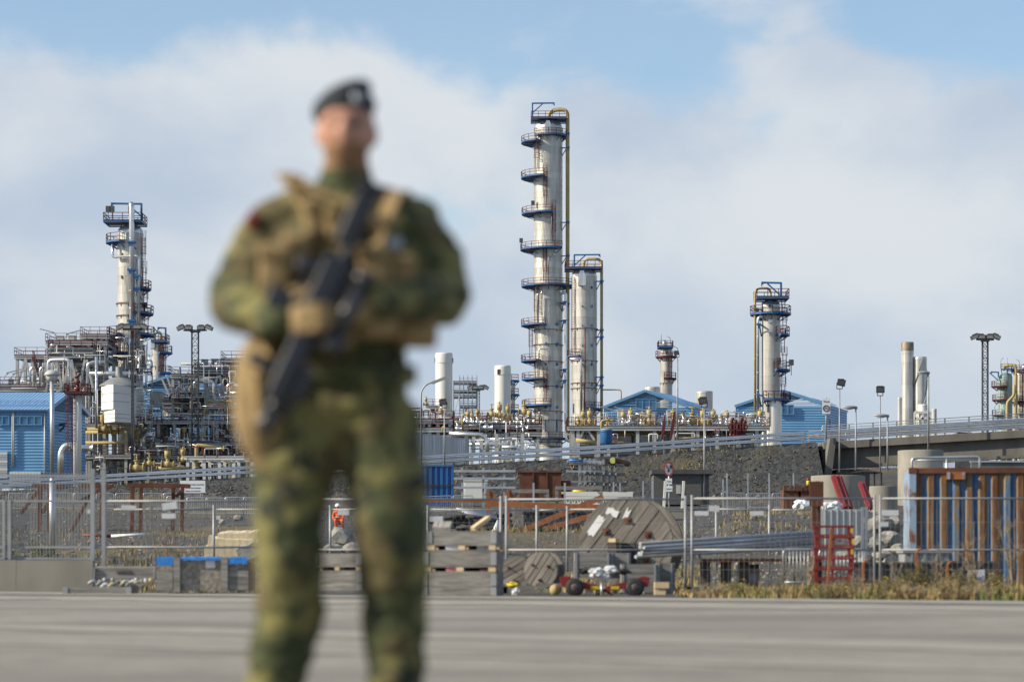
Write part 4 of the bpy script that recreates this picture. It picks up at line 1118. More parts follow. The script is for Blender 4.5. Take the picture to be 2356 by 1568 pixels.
def cabinet(label, x0, x1, y0, y1, D, mt='lightgrey', dep=1.2, group='cabinets on the racks', off=0.0):
    a = P(x0, y1, D); b = P(x1, y0, D); a.y += off; b.y = a.y + dep
    root = thing('equipment_box', label, 'equipment box', ((a.x + b.x) / 2, a.y + dep / 2, a.z), group)
    mb = MB(); mb.b2(a, b); mb.build('casing', mt, root)
    mb = MB(); mb.b2((a.x + .08 * (b.x - a.x), a.y - .05, a.z + .1 * (b.z - a.z)), (b.x - .08 * (b.x - a.x), a.y - .002, b.z - .1 * (b.z - a.z))); mb.build('cover', mt, root)
    mb = MB(); mb.b2((a.x - .06, a.y - .06, b.z + .002), (b.x + .06, b.y + .06, b.z + .08)); mb.build('lid', mt, root)
    return root
def stairs(label, x0, y0, x1, y1, D, mt='maroon', off=-1.0):
    a, b = P(x0, y0, D), P(x1, y1, D); a.y += off; b.y += off
    root = thing('steel_stair', label, 'stair', a if a.z < b.z else b, 'plant stairs')
    for yo in (0, .9):
        mb = MB(); mb.bar(a + Vector((0, yo, 0)), b + Vector((0, yo, 0)), .08, .28); mb.bar(a + Vector((0, yo, 1)), b + Vector((0, yo, 1)), .07)
        for i in range(6): q = a.lerp(b, i / 5) + Vector((0, yo, 0)); mb.bar(q, q + Vector((0, 0, 1)), .06)
        mb.build('stringer', mt, root)
    k = max(4, int(abs(b.z - a.z) / .25))
    for i in range(k): mb = MB(); q = a.lerp(b, (i + .5) / k); mb.box(q + Vector((0, .45, 0)), (.3, .86, .05)); mb.build('tread', 'galvdull', root)
def cooler(label, x0, x1, y0, y1, D, dep=9.0, legs=True, ybot=None):
    """air cooler: dark louvred box on V-shaped legs with fan rings below"""
    a, b = P(x0, y1, D), P(x1, y0, D)
    root = thing('air_cooler', label, 'air cooler', (((a.x + b.x) / 2), D + dep / 2, a.z), 'air coolers')
    mb = MB(); mb.b2((a.x, D, a.z), (b.x, D + dep, b.z)); mb.build('bundle_box', 'midgrey', root)
    k = 5
    for i in range(k): mb = MB(); z = a.z + (b.z - a.z) * (i + .3) / k; mb.b2((a.x - .05, D - .12, z), (b.x + .05, D - .002, z + .16)); mb.build('slat', 'darkgrey' if i % 2 else 'lightgrey', root)
    n = max(2, int((b.x - a.x) / 4)); 
    for i in range(n):
        cx_ = a.x + (b.x - a.x) * (i + .5) / n
        mb = MB(); mb.lathe([(1.7, -1.0), (1.9, -.01)], (cx_, D + dep / 2, a.z), 18); mb.build('fan_ring', 'lightgrey', root)
    if legs:
        zb = PZ(ybot, D)
        for f in (.15, .5, .85):
            cx_ = a.x + (b.x - a.x) * f
            for sx in (-1, 1): mb = MB(); mb.bar((cx_ + sx * .12, D - .1, a.z - .2), (cx_ + sx * (b.x - a.x) * .16, D - .1, zb), .34); mb.build('leg', 'lightgrey', root)
    mb = MB(); railing(mb, [(a.x, D - .2, b.z), (b.x, D - .2, b.z), (b.x, D + dep, b.z), (a.x, D + dep, b.z)], 1.15, 1.5, .04, True); mb.build('railing', 'maroon', root)
    return root
def area_lamp(label, x, y, D, lean=1, hgt=14, group='strip lamps on the racks'):
    p = P(x, y, D); mb = MB(); q = p + Vector((0, 0, -L(hgt, D)))
    mb.path([q, p + Vector((0, 0, -.5)), p + Vector((lean * .6, 0, 0))], .06, 6); mb.bar(p + Vector((lean * .3, 0, 0)), p + Vector((lean * 2.4, 0, .55)), .22, .14)
    return mb.build('strip_lamp', 'galvdull', label=label, cat='lamp', group=group)

RG = random.Random(5)
KEEP = 12
ORD = 'first second third fourth fifth sixth seventh eighth ninth tenth eleventh twelfth thirteenth fourteenth fifteenth sixteenth seventeenth eighteenth nineteenth twentieth'.split()
def clutter(tag_, x0, x1, y0, y1, D0, D1, n, pal, grp, rr=(0.5, 1.8)):
    """runs of thin process piping between levels: the thickest are things, the tangle of thin ones is one mass"""
    nm = {'silverpipe': 'silver', 'yellow': 'ochre', 'lightgrey': 'pale grey', 'maroon': 'maroon', 'midgrey': 'dark grey', 'galvdull': 'dull grey', 'white': 'white', 'darkgrey': 'black', 'galv': 'zinc grey'}
    runs = []
    for i in range(n):
        mt = RG.choice(pal); D = RG.uniform(D0, D1); x = RG.uniform(x0, x1); y = RG.uniform(y0, y1); r = RG.uniform(*rr)
        k = RG.random()
        if k < .4:
            ln = RG.uniform(15, 60); pts = [(x, y), (min(x1, x + ln), y)]; sh = 'level'
            if RG.random() < .6: pts.append((pts[-1][0], min(y1, y + RG.uniform(8, 35)))); sh = 'down-turned'
            if RG.random() < .4: pts.insert(0, (x, min(y1, y + RG.uniform(8, 30)))); sh = 'bridging'
        elif k < .8:
            pts = [(x, y), (x, min(y1, y + RG.uniform(15, 55)))]; sh = 'upright'
            if RG.random() < .5: pts.append((min(x1, x + RG.uniform(8, 30)), pts[-1][1])); sh = 'L-shaped'
            if RG.random() < .5: pts.insert(0, (max(x0, x - RG.uniform(6, 20)), y)); sh = 'cranked'
        else:
            h = RG.uniform(6, 18); wd = RG.uniform(6, 16); pts = [(x, y + h), (x, y), (x + wd, y), (x + wd, y + h)]; sh = 'U-shaped'
        runs.append((r, mt, D, [(a, b, RG.uniform(-.3, .3)) for a, b in pts], sh))
    runs.sort(key=lambda q: -q[0])
    seen = set(); kept = 0; rest = []
    for q in runs:
        r, mt, D, pts, sh = q
        third = ['left', 'middle', 'right'][min(2, int(3 * (pts[0][0] - x0) / (x1 - x0 + .01)))]
        half = 'high' if pts[0][1] < (y0 + y1) / 2 else 'low'
        lb = f'{sh} {nm[mt]} process pipe {half} at the {third} {tag_}'
        if kept < KEEP and lb not in seen and len(lb.split()) <= 16:
            seen.add(lb); kept += 1; pipe(lb, pts, r, D, mt, grp, n=7, bands=False)
        else: rest.append(q)
    mb = MB(); mats_ = []; idx = []
    for r, mt, D, pts, sh in rest:
        k0 = len(mb.f); mb.path([P(a, b, D) + Vector((0, c, 0)) for a, b, c in pts], L(r, D), 6)
        if mt not in mats_: mats_.append(mt)
        idx += [mats_.index(mt)] * (len(mb.f) - k0)
    if rest:
        o = mb.build('small_pipework', mats_[0], label=f'tangle of thin process pipes {tag_}', cat='pipework', kind='stuff')
        for m__ in mats_[1:]: o.data.materials.append(M[m__])
        o.data.polygons.foreach_set('material_index', idx)

# ===== left process area =====
D = 352
rack('tall grey rack at the far left with V-braced top deck', 112, 242, [786, 822, 890], D, 9, [112, 160, 205, 242], 'lightgrey', braces=((160, 812, 142, 840), (160, 812, 200, 890), (205, 822, 242, 790), (112, 890, 160, 830)))
rack('low outer rack at the left edge with two raised drums', -60, 108, [886, 893], D + 2, 8, [-60, 0, 40, 108], 'lightgrey', braces=((40, 886, 60, 822), (75, 886, 58, 822)))
rack('slim frame with stair rising at the left end of the plant', 40, 106, [818], D + 6, 6, [40, 58, 75, 106], 'lightgrey', deck=True)
stairs('maroon stair between the left decks', 78, 822, 92, 868, D + 4)
rack('top maroon-railed deck left of the left column', 192, 246, [771], D + 1, 6, [192, 218, 246], 'lightgrey', braces=((210, 800, 246, 772),))
cooler('dark air cooler high in the left rack', 112, 213, 800, 824, D - 4, 8, True, 892)
cooler('dark air cooler right of the left column, above the pipe deck', 368, 475, 917, 940, 372, 8, False)
cooler('dark air cooler in the right half of the left plant, on white V legs', 447, 560, 845, 860, 366, 8, True, 920)
rack('main left pipe deck with maroon railings beside the soldier', 308, 600, [968, 1018, 1048], 362, 9, [320, 365, 402, 438, 470, 500, 545, 600], 'lightgrey', braces=((447, 1012, 485, 972), (487, 972, 535, 1015), (460, 1045, 475, 1020)))
rack('upper right deck of the left plant under the lattice mast', 398, 560, [862, 908], 370, 8, [398, 440, 475, 520, 560], 'lightgrey', braces=((372, 870, 390, 910), (385, 868, 400, 912)))
rack('raised deck at the right end of the left plant', 515, 600, [826], 372, 6, [518, 560, 600], 'lightgrey')
rack('ochre pipe deck left of the tall column foot', 198, 306, [976, 1047], 350, 8, [198, 240, 290], 'lightgrey', braces=((192, 1062, 204, 1047), (234, 1060, 240, 1047)))
rack('low white portal frame with V braces behind the guard rail', 430, 556, [1049], 330, 6, [432, 470, 505, 538], 'white', rails=False, deck=False, braces=((462, 1072, 478, 1052), (494, 1052, 510, 1072)))
# pale backing panels of the furnace-like housings
for a, b, c, d, lb in ((142, 205, 843, 905, 'large pale heater housing behind the left rack'), (470, 540, 888, 940, 'large pale heater housing in the right half of the left plant'), (345, 366, 900, 930, 'small pale housing beside the column foot')):
    cabinet(lb, a, b, c, d, 366, 'lightgrey', 5, 'pale heater housings')
# white tank box
D = 344; root = thing('white_tank', 'big white box-shaped tank with a smaller lower tier in the left plant', 'tank', P(268, 975, D))
def boxring(x0, x1, y0, y1, ch, dep):
    a, b = P(x0, y1, D), P(x1, y0, D); xm = PX(x0 + (x1 - x0) * .5, D)
    return [(a.x, D, 0), (xm, D - ch, 0), (b.x, D - .2, 0), (b.x, D + dep, 0), (a.x, D + dep, 0)], a.z, b.z
for (x0, x1, y0, y1, nm) in ((233, 302, 887, 943, 'upper_casing'), (240, 302, 943.2, 972, 'lower_casing')):
    pl, za, zb = boxring(x0, x1, y0, y1, 2.6, 5); mb = MB(); mb.prism([Vector((p[0], p[1], za)) for p in pl], (0, 0, zb - za)); mb.build(nm, 'white', root)
    for k in (.33, .66):
        pl2 = [(pl[0][0] - .02, pl[0][1] - .03), (pl[1][0], pl[1][1] - .05), (pl[2][0] + .02, pl[2][1] - .03)]
        mb = MB(); z = za + (zb - za) * k
        for p, q in zip(pl2, pl2[1:]): mb.bar((*p, z), (*q, z), .05)
        mb.build('panel_joint', 'lightgrey', root)
mb = MB(); mb.lathe([(3.0, 0), (1.2, 1.2), (.5, 1.3), (.5, 2.8)], (PX(270, D), D + 1.5, PZ(887, D)), 16); mb.build('roof_cone', 'midgrey', root)
# maroon fire monitor on a white pillar
D = 322; px_ = PX(178.5, D); root = thing('fire_monitor_tower', 'white pillar with a maroon caged ladder and fire monitor on top', 'fire monitor', (px_, D, PLANT))
mb = MB(); mb.tube((px_, D, PLANT), (px_, D, PZ(908, D)), L(9.3, D), 20); mb.build('pillar', 'white', root)
zt = PZ(907, D); h = L(26, D)
mb = MB(); mb.b2((px_ - h, D - h, zt), (px_ + h, D + h, zt + .25)); pf = mb.build('platform', 'maroon', root)
mb = MB(); railing(mb, [(px_ - h, D - h, zt + .2), (px_ + h, D - h, zt + .2), (px_ + h, D + h, zt + .2), (px_ - h, D + h, zt + .2)], 1.15, .8, .045, True); mb.build('railing', 'maroon', pf)
mb = MB(); z = zt + .25; mb.tube((px_, D, z), (px_, D, z + 1.2), .22); mb.ell((px_, D, z + 1.4), (.4, .4, .35)); mb.tube((px_, D, z + 1.5), (px_, D, z + 2.1), .15); mb.tube((px_ - .35, D, z + 2.0), (px_ + .5, D - .3, z + 2.5), .16); mb.sector((px_, D, z + 1.2), .1, .45, -.05, .05, 0, 6.2832, 12); mb.build('monitor', 'maroon', root)
mb = MB(); lx, ly = PX(163, D), D - .6; z0, z1 = PLANT, zt + 1
for sx in (-.3, .3): mb.bar((lx + sx, ly, z0), (lx + sx, ly, z1), .08)
for i in range(int((z1 - z0) / .4)): mb.bar((lx - .3, ly, z0 + i * .4), (lx + .3, ly, z0 + i * .4), .05)
ld = mb.build('ladder', 'maroon', root)
mb = MB()
for i in range(12):
    z = PZ(1015, D) + i * .72; pts = [(lx + .6 * math.cos(a), ly - .8 * math.sin(a), z) for a in [math.pi * j / 6 for j in range(7)]]
    for p, q in zip(pts, pts[1:]): mb.bar(p, q, .06)
for j in range(7): a = math.pi * j / 6; mb.bar((lx + .6 * math.cos(a), ly - .8 * math.sin(a), PZ(1015, D)), (lx + .6 * math.cos(a), ly - .8 * math.sin(a), zt), .05)
mb.build('cage', 'maroon', ld)
# big named pipes of the left area
pipe('large silver inverted-U pipe left of the red monitor tower', [(112, 905), (112, 828), (163, 828, -1), (163, 903, -1)], 5, 346, 'silverpipe', n=14)
pipe('tall silver downpipe beside the left rack', [(222, 820), (222, 985)], 3.4, 345, 'silverpipe')
pipe('silver riser with a hooked top behind the monitor tower', [(201, 960), (201, 838), (212, 832), (240, 832)], 3.2, 346, 'silverpipe')
pipe('thick horizontal silver duct across the foot of the left column', [(207, 859), (314, 859)], 5.6, 348, 'silverpipe', n=16)
pipe('fat silver duct elbow rising beside the left blue shed', [(140, 1092), (140, 1040), (150, 1024), (165, 1024)], 7.5, 324, 'silverpipe', n=16, bend=2.2)
pipe('fat silver horizontal duct behind the white pillar', [(160, 1030), (216, 1030)], 7, 330, 'silverpipe', n=16, flange=True)
pipe('thick silver elbow pipe with dark open mouth below the pipe deck', [(329, 1032), (329, 1008), (336, 1000), (358, 1000)], 6.2, 356, 'silverpipe', n=16, bend=1.8, flange=True)
pipe('silver inverted-U pipe in the right half of the left plant', [(447, 915), (447, 876), (490, 876), (490, 918)], 4.6, 364, 'silverpipe', n=14)
pipe('silver riser at the right end of the left plant', [(524, 920), (524, 884), (540, 880)], 3.4, 362, 'silverpipe')
pipe('silver pipe with a rounded end beside the soldier\'s elbow', [(530, 903), (570, 903)], 3.4, 360, 'silverpipe')
pipe('long thick dark horizontal header under the coolers', [(128, 834), (240, 834)], 4.5, 350, 'midgrey')
pipe('ochre U-loop pipe, the largest ochre pipe in the left plant', [(196, 994), (284, 994), (292, 1006), (284, 1018), (196, 1018)], 3.5, 347, 'yellow', n=12, bend=1.2)
pipe('upper ochre pipe with flanges above the U-loop', [(196, 987), (318, 987)], 3.2, 349, 'yellow', n=12, flange=True)
pipe('ochre elbow pipe turning down beside the soldier', [(452, 1076), (452, 1024), (460, 1024), (516, 1031)], 4.2, 334, 'yellow', n=12, bend=1.0, flange=True)
pipe('thick ochre pipe at the foot of the left plant', [(360, 1076), (436, 1076)], 3.4, 326, 'yellow', n=12, flange=True)
pipe('thin tall ochre pipe right of the lattice mast', [(464, 1020), (464, 972)], 1.5, 356, 'yellow')
for k, x in enumerate((477, 505, 522)):
    pipe(f'{["first", "second", "third"][k]} ochre hooked pipe from the mast on the upper right deck', [(x, 948), (x, 922), (x + 8, 922), (x + 14, 926)], 3.0, 363, 'yellow', n=10, bend=.6)
valve('large ochre valve on the thick ochre pipe at the plant foot', 386, 1079, 326, 1.2, 'act')
valve('ochre valve left of the large one at the plant foot', 344, 1075, 328, 1.0, 'hw'); valve('small ochre valve right of the large one at the plant foot', 421, 1065, 330, .9, 'act')
valve('ochre ball valve by the maroon posts', 315, 1088, 326, 1.3, 'hw'); valve('ochre flanged valve in the U-loop pipe', 241, 998, 346.5, 1.3, 'hw')
drum('ochre upright drum on the deck before the white tank', 230.5, 243, 953, 972, 346, 'yellow'); drum('second ochre upright drum, right of the first before the white tank', 269, 281.5, 951, 975, 346, 'yellow')
drum('upright silver drum on the low left rack', 72, 84, 852, 880, 352, 'lightgrey'); drum('second upright silver drum near the left rack post', 92, 103, 853, 880, 352, 'lightgrey')
for k, x in enumerate((70, 92)): pipe(f'silver hooked pipe over the {["first", "second"][k]} left drum', [(x, 880), (x, 850), (x + 5, 844), (x + 10, 846)], 2.6, 350, 'silverpipe', bend=.6)
for k, x in enumerate((405, 424)): drum(f'{["left", "right"][k]} small silver drum on the upper right deck', x, x + 9, 892, 908, 366, 'lightgrey'); pipe(f'silver hooked pipe over the {["left", "right"][k]} small drum of the upper right deck', [(x + 1, 908), (x + 1, 893), (x + 5, 888), (x + 10, 890)], 2.0, 365, 'silverpipe', bend=.6)
pipe('dark brown header pipe in front of the dark cooler', [(390, 918), (393, 905), (465, 905)], 2.4, 368, 'rust')
for k, (x, y, w_, h) in enumerate(((131, 773, 15, 14), (157, 772, 15, 12), (183, 771, 10, 12), (463, 827, 14, 12), (486, 826, 15, 12), (505, 826, 10, 12), (19, 872, 9, 18))):
    cabinet(['pale equipment box on the left rack top, nearest the lamp', 'middle pale equipment box on the left rack top', 'narrow pale equipment box right on the left rack top', 'pale box just right of the lattice mast', 'larger pale box right of the lattice mast', 'last pale box of the right rack top', 'small pale box at the left edge of the plant'][k], x, x + w_, y, y + h, 354 if x < 300 else 368)
for k, (x, y, l_, lb) in enumerate(((130, 765, -1, 'strip lamp over the left rack top, turned left'), (148, 768, 1, 'strip lamp over the left rack top, turned right'), (24, 860, 1, 'strip lamp at the low left deck'), (52, 866, 1, 'second strip lamp at the low left deck'), (366, 1027, 1, 'strip lamp under the main left deck'), (10, 858, 1, 'thin floodlight pole at the far left'))):
    area_lamp(lb, x, y, 350, l_)
pal_l = ['silverpipe', 'silverpipe', 'lightgrey', 'galvdull', 'maroon', 'midgrey', 'lightgrey', 'white']
clutter('in the upper left rack', 110, 245, 800, 900, 350, 360, 42, pal_l, 'small pipes in the upper left rack')
clutter('on the low left deck', 0, 110, 865, 895, 352, 360, 16, pal_l, 'small pipes on the low left deck', (.5, 1.3))
clutter('around the left column foot', 245, 350, 775, 900, 356, 366, 44, pal_l + ['maroon'], 'small pipes around the left column foot')
clutter('below the left column foot', 200, 345, 890, 985, 346, 358, 40, pal_l + ['yellow', 'maroon'], 'small pipes below the left column foot')
clutter('on the main left deck', 305, 555, 940, 972, 358, 372, 60, pal_l + ['white', 'maroon'], 'small pipes on the main left deck', (.5, 1.6))
clutter('under the main left deck', 300, 560, 975, 1020, 360, 376, 70, pal_l + ['yellow', 'darkgrey', 'maroon'], 'small pipes under the main left deck', (.5, 1.7))
clutter('at the foot of the left plant', 298, 560, 1022, 1090, 326, 365, 80, pal_l + ['yellow', 'yellow', 'maroon', 'darkgrey'], 'small pipes at the foot of the left plant', (.5, 1.8))
clutter('on the upper right deck of the left plant', 395, 560, 835, 915, 364, 376, 50, pal_l + ['yellow'], 'small pipes on the upper right deck', (.5, 1.5))
pal_f = ['lightgrey', 'white', 'silverpipe', 'lightgrey', 'galv', 'maroon']
clutter('fronting the upper left rack', 100, 245, 790, 900, 343, 350, 40, pal_f, 'front pipes of the upper left rack', (.4, 1.1))
clutter('fronting the column foot', 240, 350, 780, 985, 343, 352, 60, pal_f, 'front pipes at the left column foot', (.4, 1.1))
clutter('fronting the main left deck', 300, 560, 925, 1030, 350, 358, 80, pal_f, 'front pipes of the main left deck', (.4, 1.1))
clutter('fronting the upper right deck', 395, 560, 830, 920, 357, 364, 44, pal_f, 'front pipes of the upper right deck', (.4, 1.1))
clutter('under the ochre deck', 196, 305, 1022, 1092, 340, 360, 26, ['midgrey', 'darkgrey', 'lightgrey', 'darkgrey'], 'small pipes under the ochre deck', (.6, 2))
for k, x in enumerate(sorted(RG.uniform(310, 555) for _ in range(16))):
    valve(f'{ORD[k]} small valve from the left among the pipes of the main left deck', x, RG.choice([968, 1018, 1088]), RG.uniform(356, 368), RG.uniform(.6, 1.1), RG.choice(['act', 'hw']), 'small valves on the main left deck', silver=RG.random() < .65)
# dark boxes added behind the plant floor, their colour standing in for shade
for a, b, c, d, lb in ((196, 300, 1055, 1110, 'low dark box filling in the shade under the ochre deck'), (310, 560, 1030, 1110, 'low dark box filling in the shade behind the foot of the left plant')):
    cabinet(lb, a, b, c, d, 378, 'darkgrey', 5, 'dark shade-filling boxes')
for k, (x0, x1, y0, y1) in enumerate(((312, 345, 985, 1012), (356, 392, 982, 1012), (415, 445, 985, 1014), (492, 530, 984, 1014))):
    drum(['horizontal grey drum under the main deck, first from the left', 'horizontal grey drum under the main deck, second from the left', 'horizontal grey drum under the main deck, third from the left', 'horizontal grey drum under the main deck, beside the soldier'][k], x0, x1, y0, y1, 372, 'midgrey', False)

# ===== middle process area =====
rack('middle rack with maroon railings at the soldier\'s right elbow', 930, 1035, [966, 985], 318, 7, [930, 960, 988, 1008, 1035], 'lightgrey', braces=((970, 1000, 978, 968),))
rack('middle rack with dense valves under the white stacks', 1036, 1240, [978, 995], 330, 7, [1040, 1072, 1110, 1150, 1199, 1238], 'lightgrey')
rack('small raised maroon deck beside the first white stack', 985, 1006, [934], 420, 4, [987, 1004], 'lightgrey')
rack('raised maroon deck between the white stacks', 1050, 1125, [962], 380, 5, [1050, 1085, 1125], 'lightgrey')
rack('raised maroon deck left of the tallest column foot', 1128, 1236, [975], 372, 5, [1128, 1165, 1200, 1236], 'lightgrey')
pipe('fat silver pipe bending down to the guard rail in the middle', [(1034, 997), (1108, 1000), (1121, 1010), (1121, 1040)], 5.0, 296, 'silverpipe', n=16, bend=1.6)
pipe('long silver pipe along the middle rack', [(1120, 1009), (1225, 1009)], 3.0, 322, 'silverpipe', n=12)
pipe('silver tapering pipe under the middle rack', [(1080, 1022), (1150, 1022), (1188, 1032)], 4, 310, 'silverpipe', n=12)
pipe('short fat silver pipe by the column foot', [(1155, 1028), (1190, 1028), (1194, 1036)], 4, 300, 'silverpipe', n=12)
pipe('upright ochre pipe with bent head in the middle rack', [(1064, 990), (1064, 955), (1070, 953)], 2.4, 326, 'yellow')
for k, (x, y, s) in enumerate(((1014, 956, 1.6), (980, 934, .9), (1098, 967, 1.1), (1131, 962, 1.6), (1149, 964, 1.6), (1168, 967, 1.5), (1206, 958, 1.9), (1103, 970, .9), (1127, 993, 1.3), (1195, 975, .9))):
    valve(['big ochre valve before the taller white stack', 'little ochre valve on the raised deck left of the taller white stack', 'ochre valve between the white stacks', 'first of three tall ochre valves in front of the shorter white stack', 'second of three tall ochre valves in front of the shorter white stack', 'third of three tall ochre valves in front of the shorter white stack', 'widest ochre valve, next to the tallest column', 'little ochre valve between the white stacks', 'ochre valve low in the middle rack', 'little ochre valve left of the tallest column'][k], x, y, 335, s * .62, 'act' if k % 3 else 'hw')
valve('last low ochre valve beside the tallest column', 1218, 990, 333, 1.0, 'hw')
clutter('in the middle rack by the soldier', 935, 1035, 935, 985, 315, 330, 34, pal_l + ['yellow'], 'small pipes in the middle rack by the soldier', (.5, 1.7))
clutter('in the middle rack', 1036, 1230, 955, 1005, 325, 345, 90, pal_l + ['yellow', 'maroon', 'maroon'], 'small pipes in the middle rack', (.5, 2.0))
clutter('below the middle rack', 1060, 1235, 1004, 1032, 300, 330, 26, pal_l, 'small pipes below the middle rack', (.6, 2.0))
for k, x in enumerate(sorted(RG.uniform(1040, 1225) for _ in range(14))): valve(f'{ORD[k]} small silver valve from the left in the middle rack', x, RG.choice([978, 995]), RG.uniform(326, 338), RG.uniform(.7, 1.2), RG.choice(['act', 'hw']), 'small valves in the middle rack', silver=True)
for k, x in enumerate((1086, 1103, 1138, 1198)): 
    mb = MB(); mb.b2(P(x, 1042, 306), P(x + 8, 998, 306.6)); mb.build('rack_post', 'lightgrey', label=f'{ORD[k]} pale steel post from the left below the middle rack', cat='post', group='pale posts below the middle rack')
# scaffold
D = 440; root = thing('scaffold', 'tube scaffold tower standing right of the taller white stack', 'scaffold', P(1070, 950, D))
cols_ = [1043, 1057, 1066, 1076, 1086, 1097]
for yo in (0, 2.5, 5):
    for x in cols_:
        mb = MB(); mb.bar(P(x, 862 if x > 1055 else 875, D) + Vector((0, yo, 0)), P(x, 955, D) + Vector((0, yo, 0)), .08); mb.build('standard', 'galv', root)
for k, y in enumerate((870, 880, 887, 900, 906, 912, 922, 928, 935, 942)):
    xa = 1043 if 876 < y < 915 else 1057
    for yo in (0, 5):
        mb = MB(); mb.bar(P(xa, y, D) + Vector((0, yo, 0)), P(1098, y, D) + Vector((0, yo, 0)), .09); mb.build('ledger', 'galv', root)
    if y in (880, 900, 912, 935): mb = MB(); mb.b2(P(xa, y + .6, D), P(1097, y, D + 5)); mb.build('scaffold_deck', 'galvdull', root)
for k in range(5): mb = MB(); mb.bar(P(1057 + 8 * k, 942, D - .1), P(1066 + 8 * k, 905, D - .1), .08); mb.build('brace', 'galv', root)
mb = MB(); mb.bar(P(1043, 960, D), P(1057, 910, D), .16); mb.build('prop', 'white', root)

# ===== right process area =====
D = 312
rack('long right pipe deck on white posts in front of the blue sheds', 1312, 1764, [981.5], D, 10, [1318, 1330, 1377, 1400, 1467, 1506, 1548, 1594, 1605, 1650, 1700, 1741, 1760], 'lightgrey', braces=((1333, 1010, 1345, 986), (1350, 986, 1368, 1012)))
drum('royal blue upright vessel with dark dome in front of the right deck', 1381, 1408.5, 984, 1024, 300, 'blue', name='blue_vessel', top='midgrey')
stairs('maroon stair down from the right deck', 1522, 1012, 1529, 972, D - 3); stairs('second maroon stair flight beside the first', 1542, 1010, 1551, 965, D - 3)
pipe('large ochre header under the right deck, left part', [(1330, 998), (1470, 998)], 5, 318, 'yellow', n=12)
pipe('large ochre header under the right deck, right part', [(1480, 992), (1660, 992)], 4.2, 319, 'yellow', n=12)
pipe('ochre ribbed pipe at the foot of the tallest column', [(1325, 1012), (1372, 1018)], 4.5, 305, 'yellow', n=12)
for k, x in enumerate((1384, 1397)): pipe(f'{["left", "right"][k]} ochre bend above the blue vessel', [(x, 1000 - k * 20), (x, 968), (x + 8, 966), (x + 18, 966)], 2.6 - k * .6, 306, 'yellow', bend=.7)
vx = [(1357, 1.2), (1398, 1.3), (1468, 1.4), (1494, 1.1), (1508, 1.1), (1549, 1.4), (1571, 1.4), (1593, 1.4), (1617, 1.2), (1641, 1.4), (1330, 1.1), (1342, 1.0)]
ordw = ['first', 'second', 'third', 'fourth', 'fifth', 'sixth', 'seventh', 'eighth', 'ninth', 'tenth', 'eleventh', 'twelfth']
for k, (x, s) in enumerate(sorted(vx)): valve(f'{ordw[k]} ochre valve from the left along the right deck', x, 980, D + 2 + (k * 3) % 5, s * (.55 + .12 * ((k * 7) % 4)), 'act' if k % 3 else 'hw', 'ochre valves along the right deck')
for k, (x, y, w_, h) in enumerate(((1421, 944, 15, 28), (1480, 948, 30, 22), (1535, 945, 18, 24), (1442, 952, 20, 20), (1700, 960, 30, 14), (1660, 962, 14, 12))):
    cabinet(['tall pale box on the right deck above the blue vessel', 'wide pale box on the right deck', 'pale box on the right deck left of the thin lamp', 'small pale box beside the tall one on the right deck', 'low pale box near the right column', 'low pale box left of the red manifold'][k], x, x + w_, y, y + h, D + 4, 'lightgrey', 1.5)
clutter('on the right deck', 1315, 1760, 946, 980, D, D + 9, 110, pal_l + ['yellow', 'yellow', 'lightgrey'], 'small pipes on the right deck', (.4, 1.6))
clutter('under the right deck', 1315, 1762, 985, 1022, D - 4, D + 8, 90, pal_l + ['yellow', 'darkgrey', 'lightgrey'], 'small pipes under the right deck', (.5, 1.8))
root = thing('fire_manifold', 'dark red fire water manifold with valves below the right deck', 'manifold', P(1703, 1010, 304))
for i, x in enumerate((1683, 1690, 1697, 1704, 1711)):
    mb = MB(); mb.path([P(x, 1012, 304), P(x, 965 + 6 * (i % 3), 304), P(x + 6, 962 + 6 * (i % 3), 304)], .22, 8); mb.build('riser', 'maroon', root)
for y in (975, 988, 1000): mb = MB(); mb.tube(P(1678, y, 304), P(1716, y, 304), .2); mb.build('cross_pipe', 'maroon', root)
for x in (1684, 1700, 1712): mb = MB(); mb.sector((0, 0, 0), .3, .5, -.06, .06, 0, 6.2832, 12); c_ = P(x, 982, 303.5); mb.v = [(c_.x + v[0], c_.y + v[2], c_.z + v[1]) for v in mb.v]; mb.build('handwheel', 'maroon', root)
for k, x in enumerate(sorted(RG.uniform(1400, 1750) for _ in range(18))): valve(f'{ORD[k]} small silver valve from the left on the right deck', x, 980, RG.uniform(D + 1, D + 8), RG.uniform(.6, 1.0), RG.choice(['act', 'hw']), 'small valves on the right deck', silver=True)
for k, (x, y) in enumerate(((1424, 945), (1455, 945), (1500, 946), (1640, 944))): area_lamp(['strip lamp over the tall pale box', 'strip lamp on the right deck before the shed', 'strip lamp at the middle of the right deck', 'strip lamp near the tenth ochre valve'][k], x, y, D + 5, -1, 14, 'strip lamps on the right deck')
cabinet('dark box filling in the shade behind the right deck', 1330, 1740, 1000, 1050, 345, 'darkgrey', 4, 'dark shade-filling boxes')  # added box, its dark colour stands in for shade under the deck
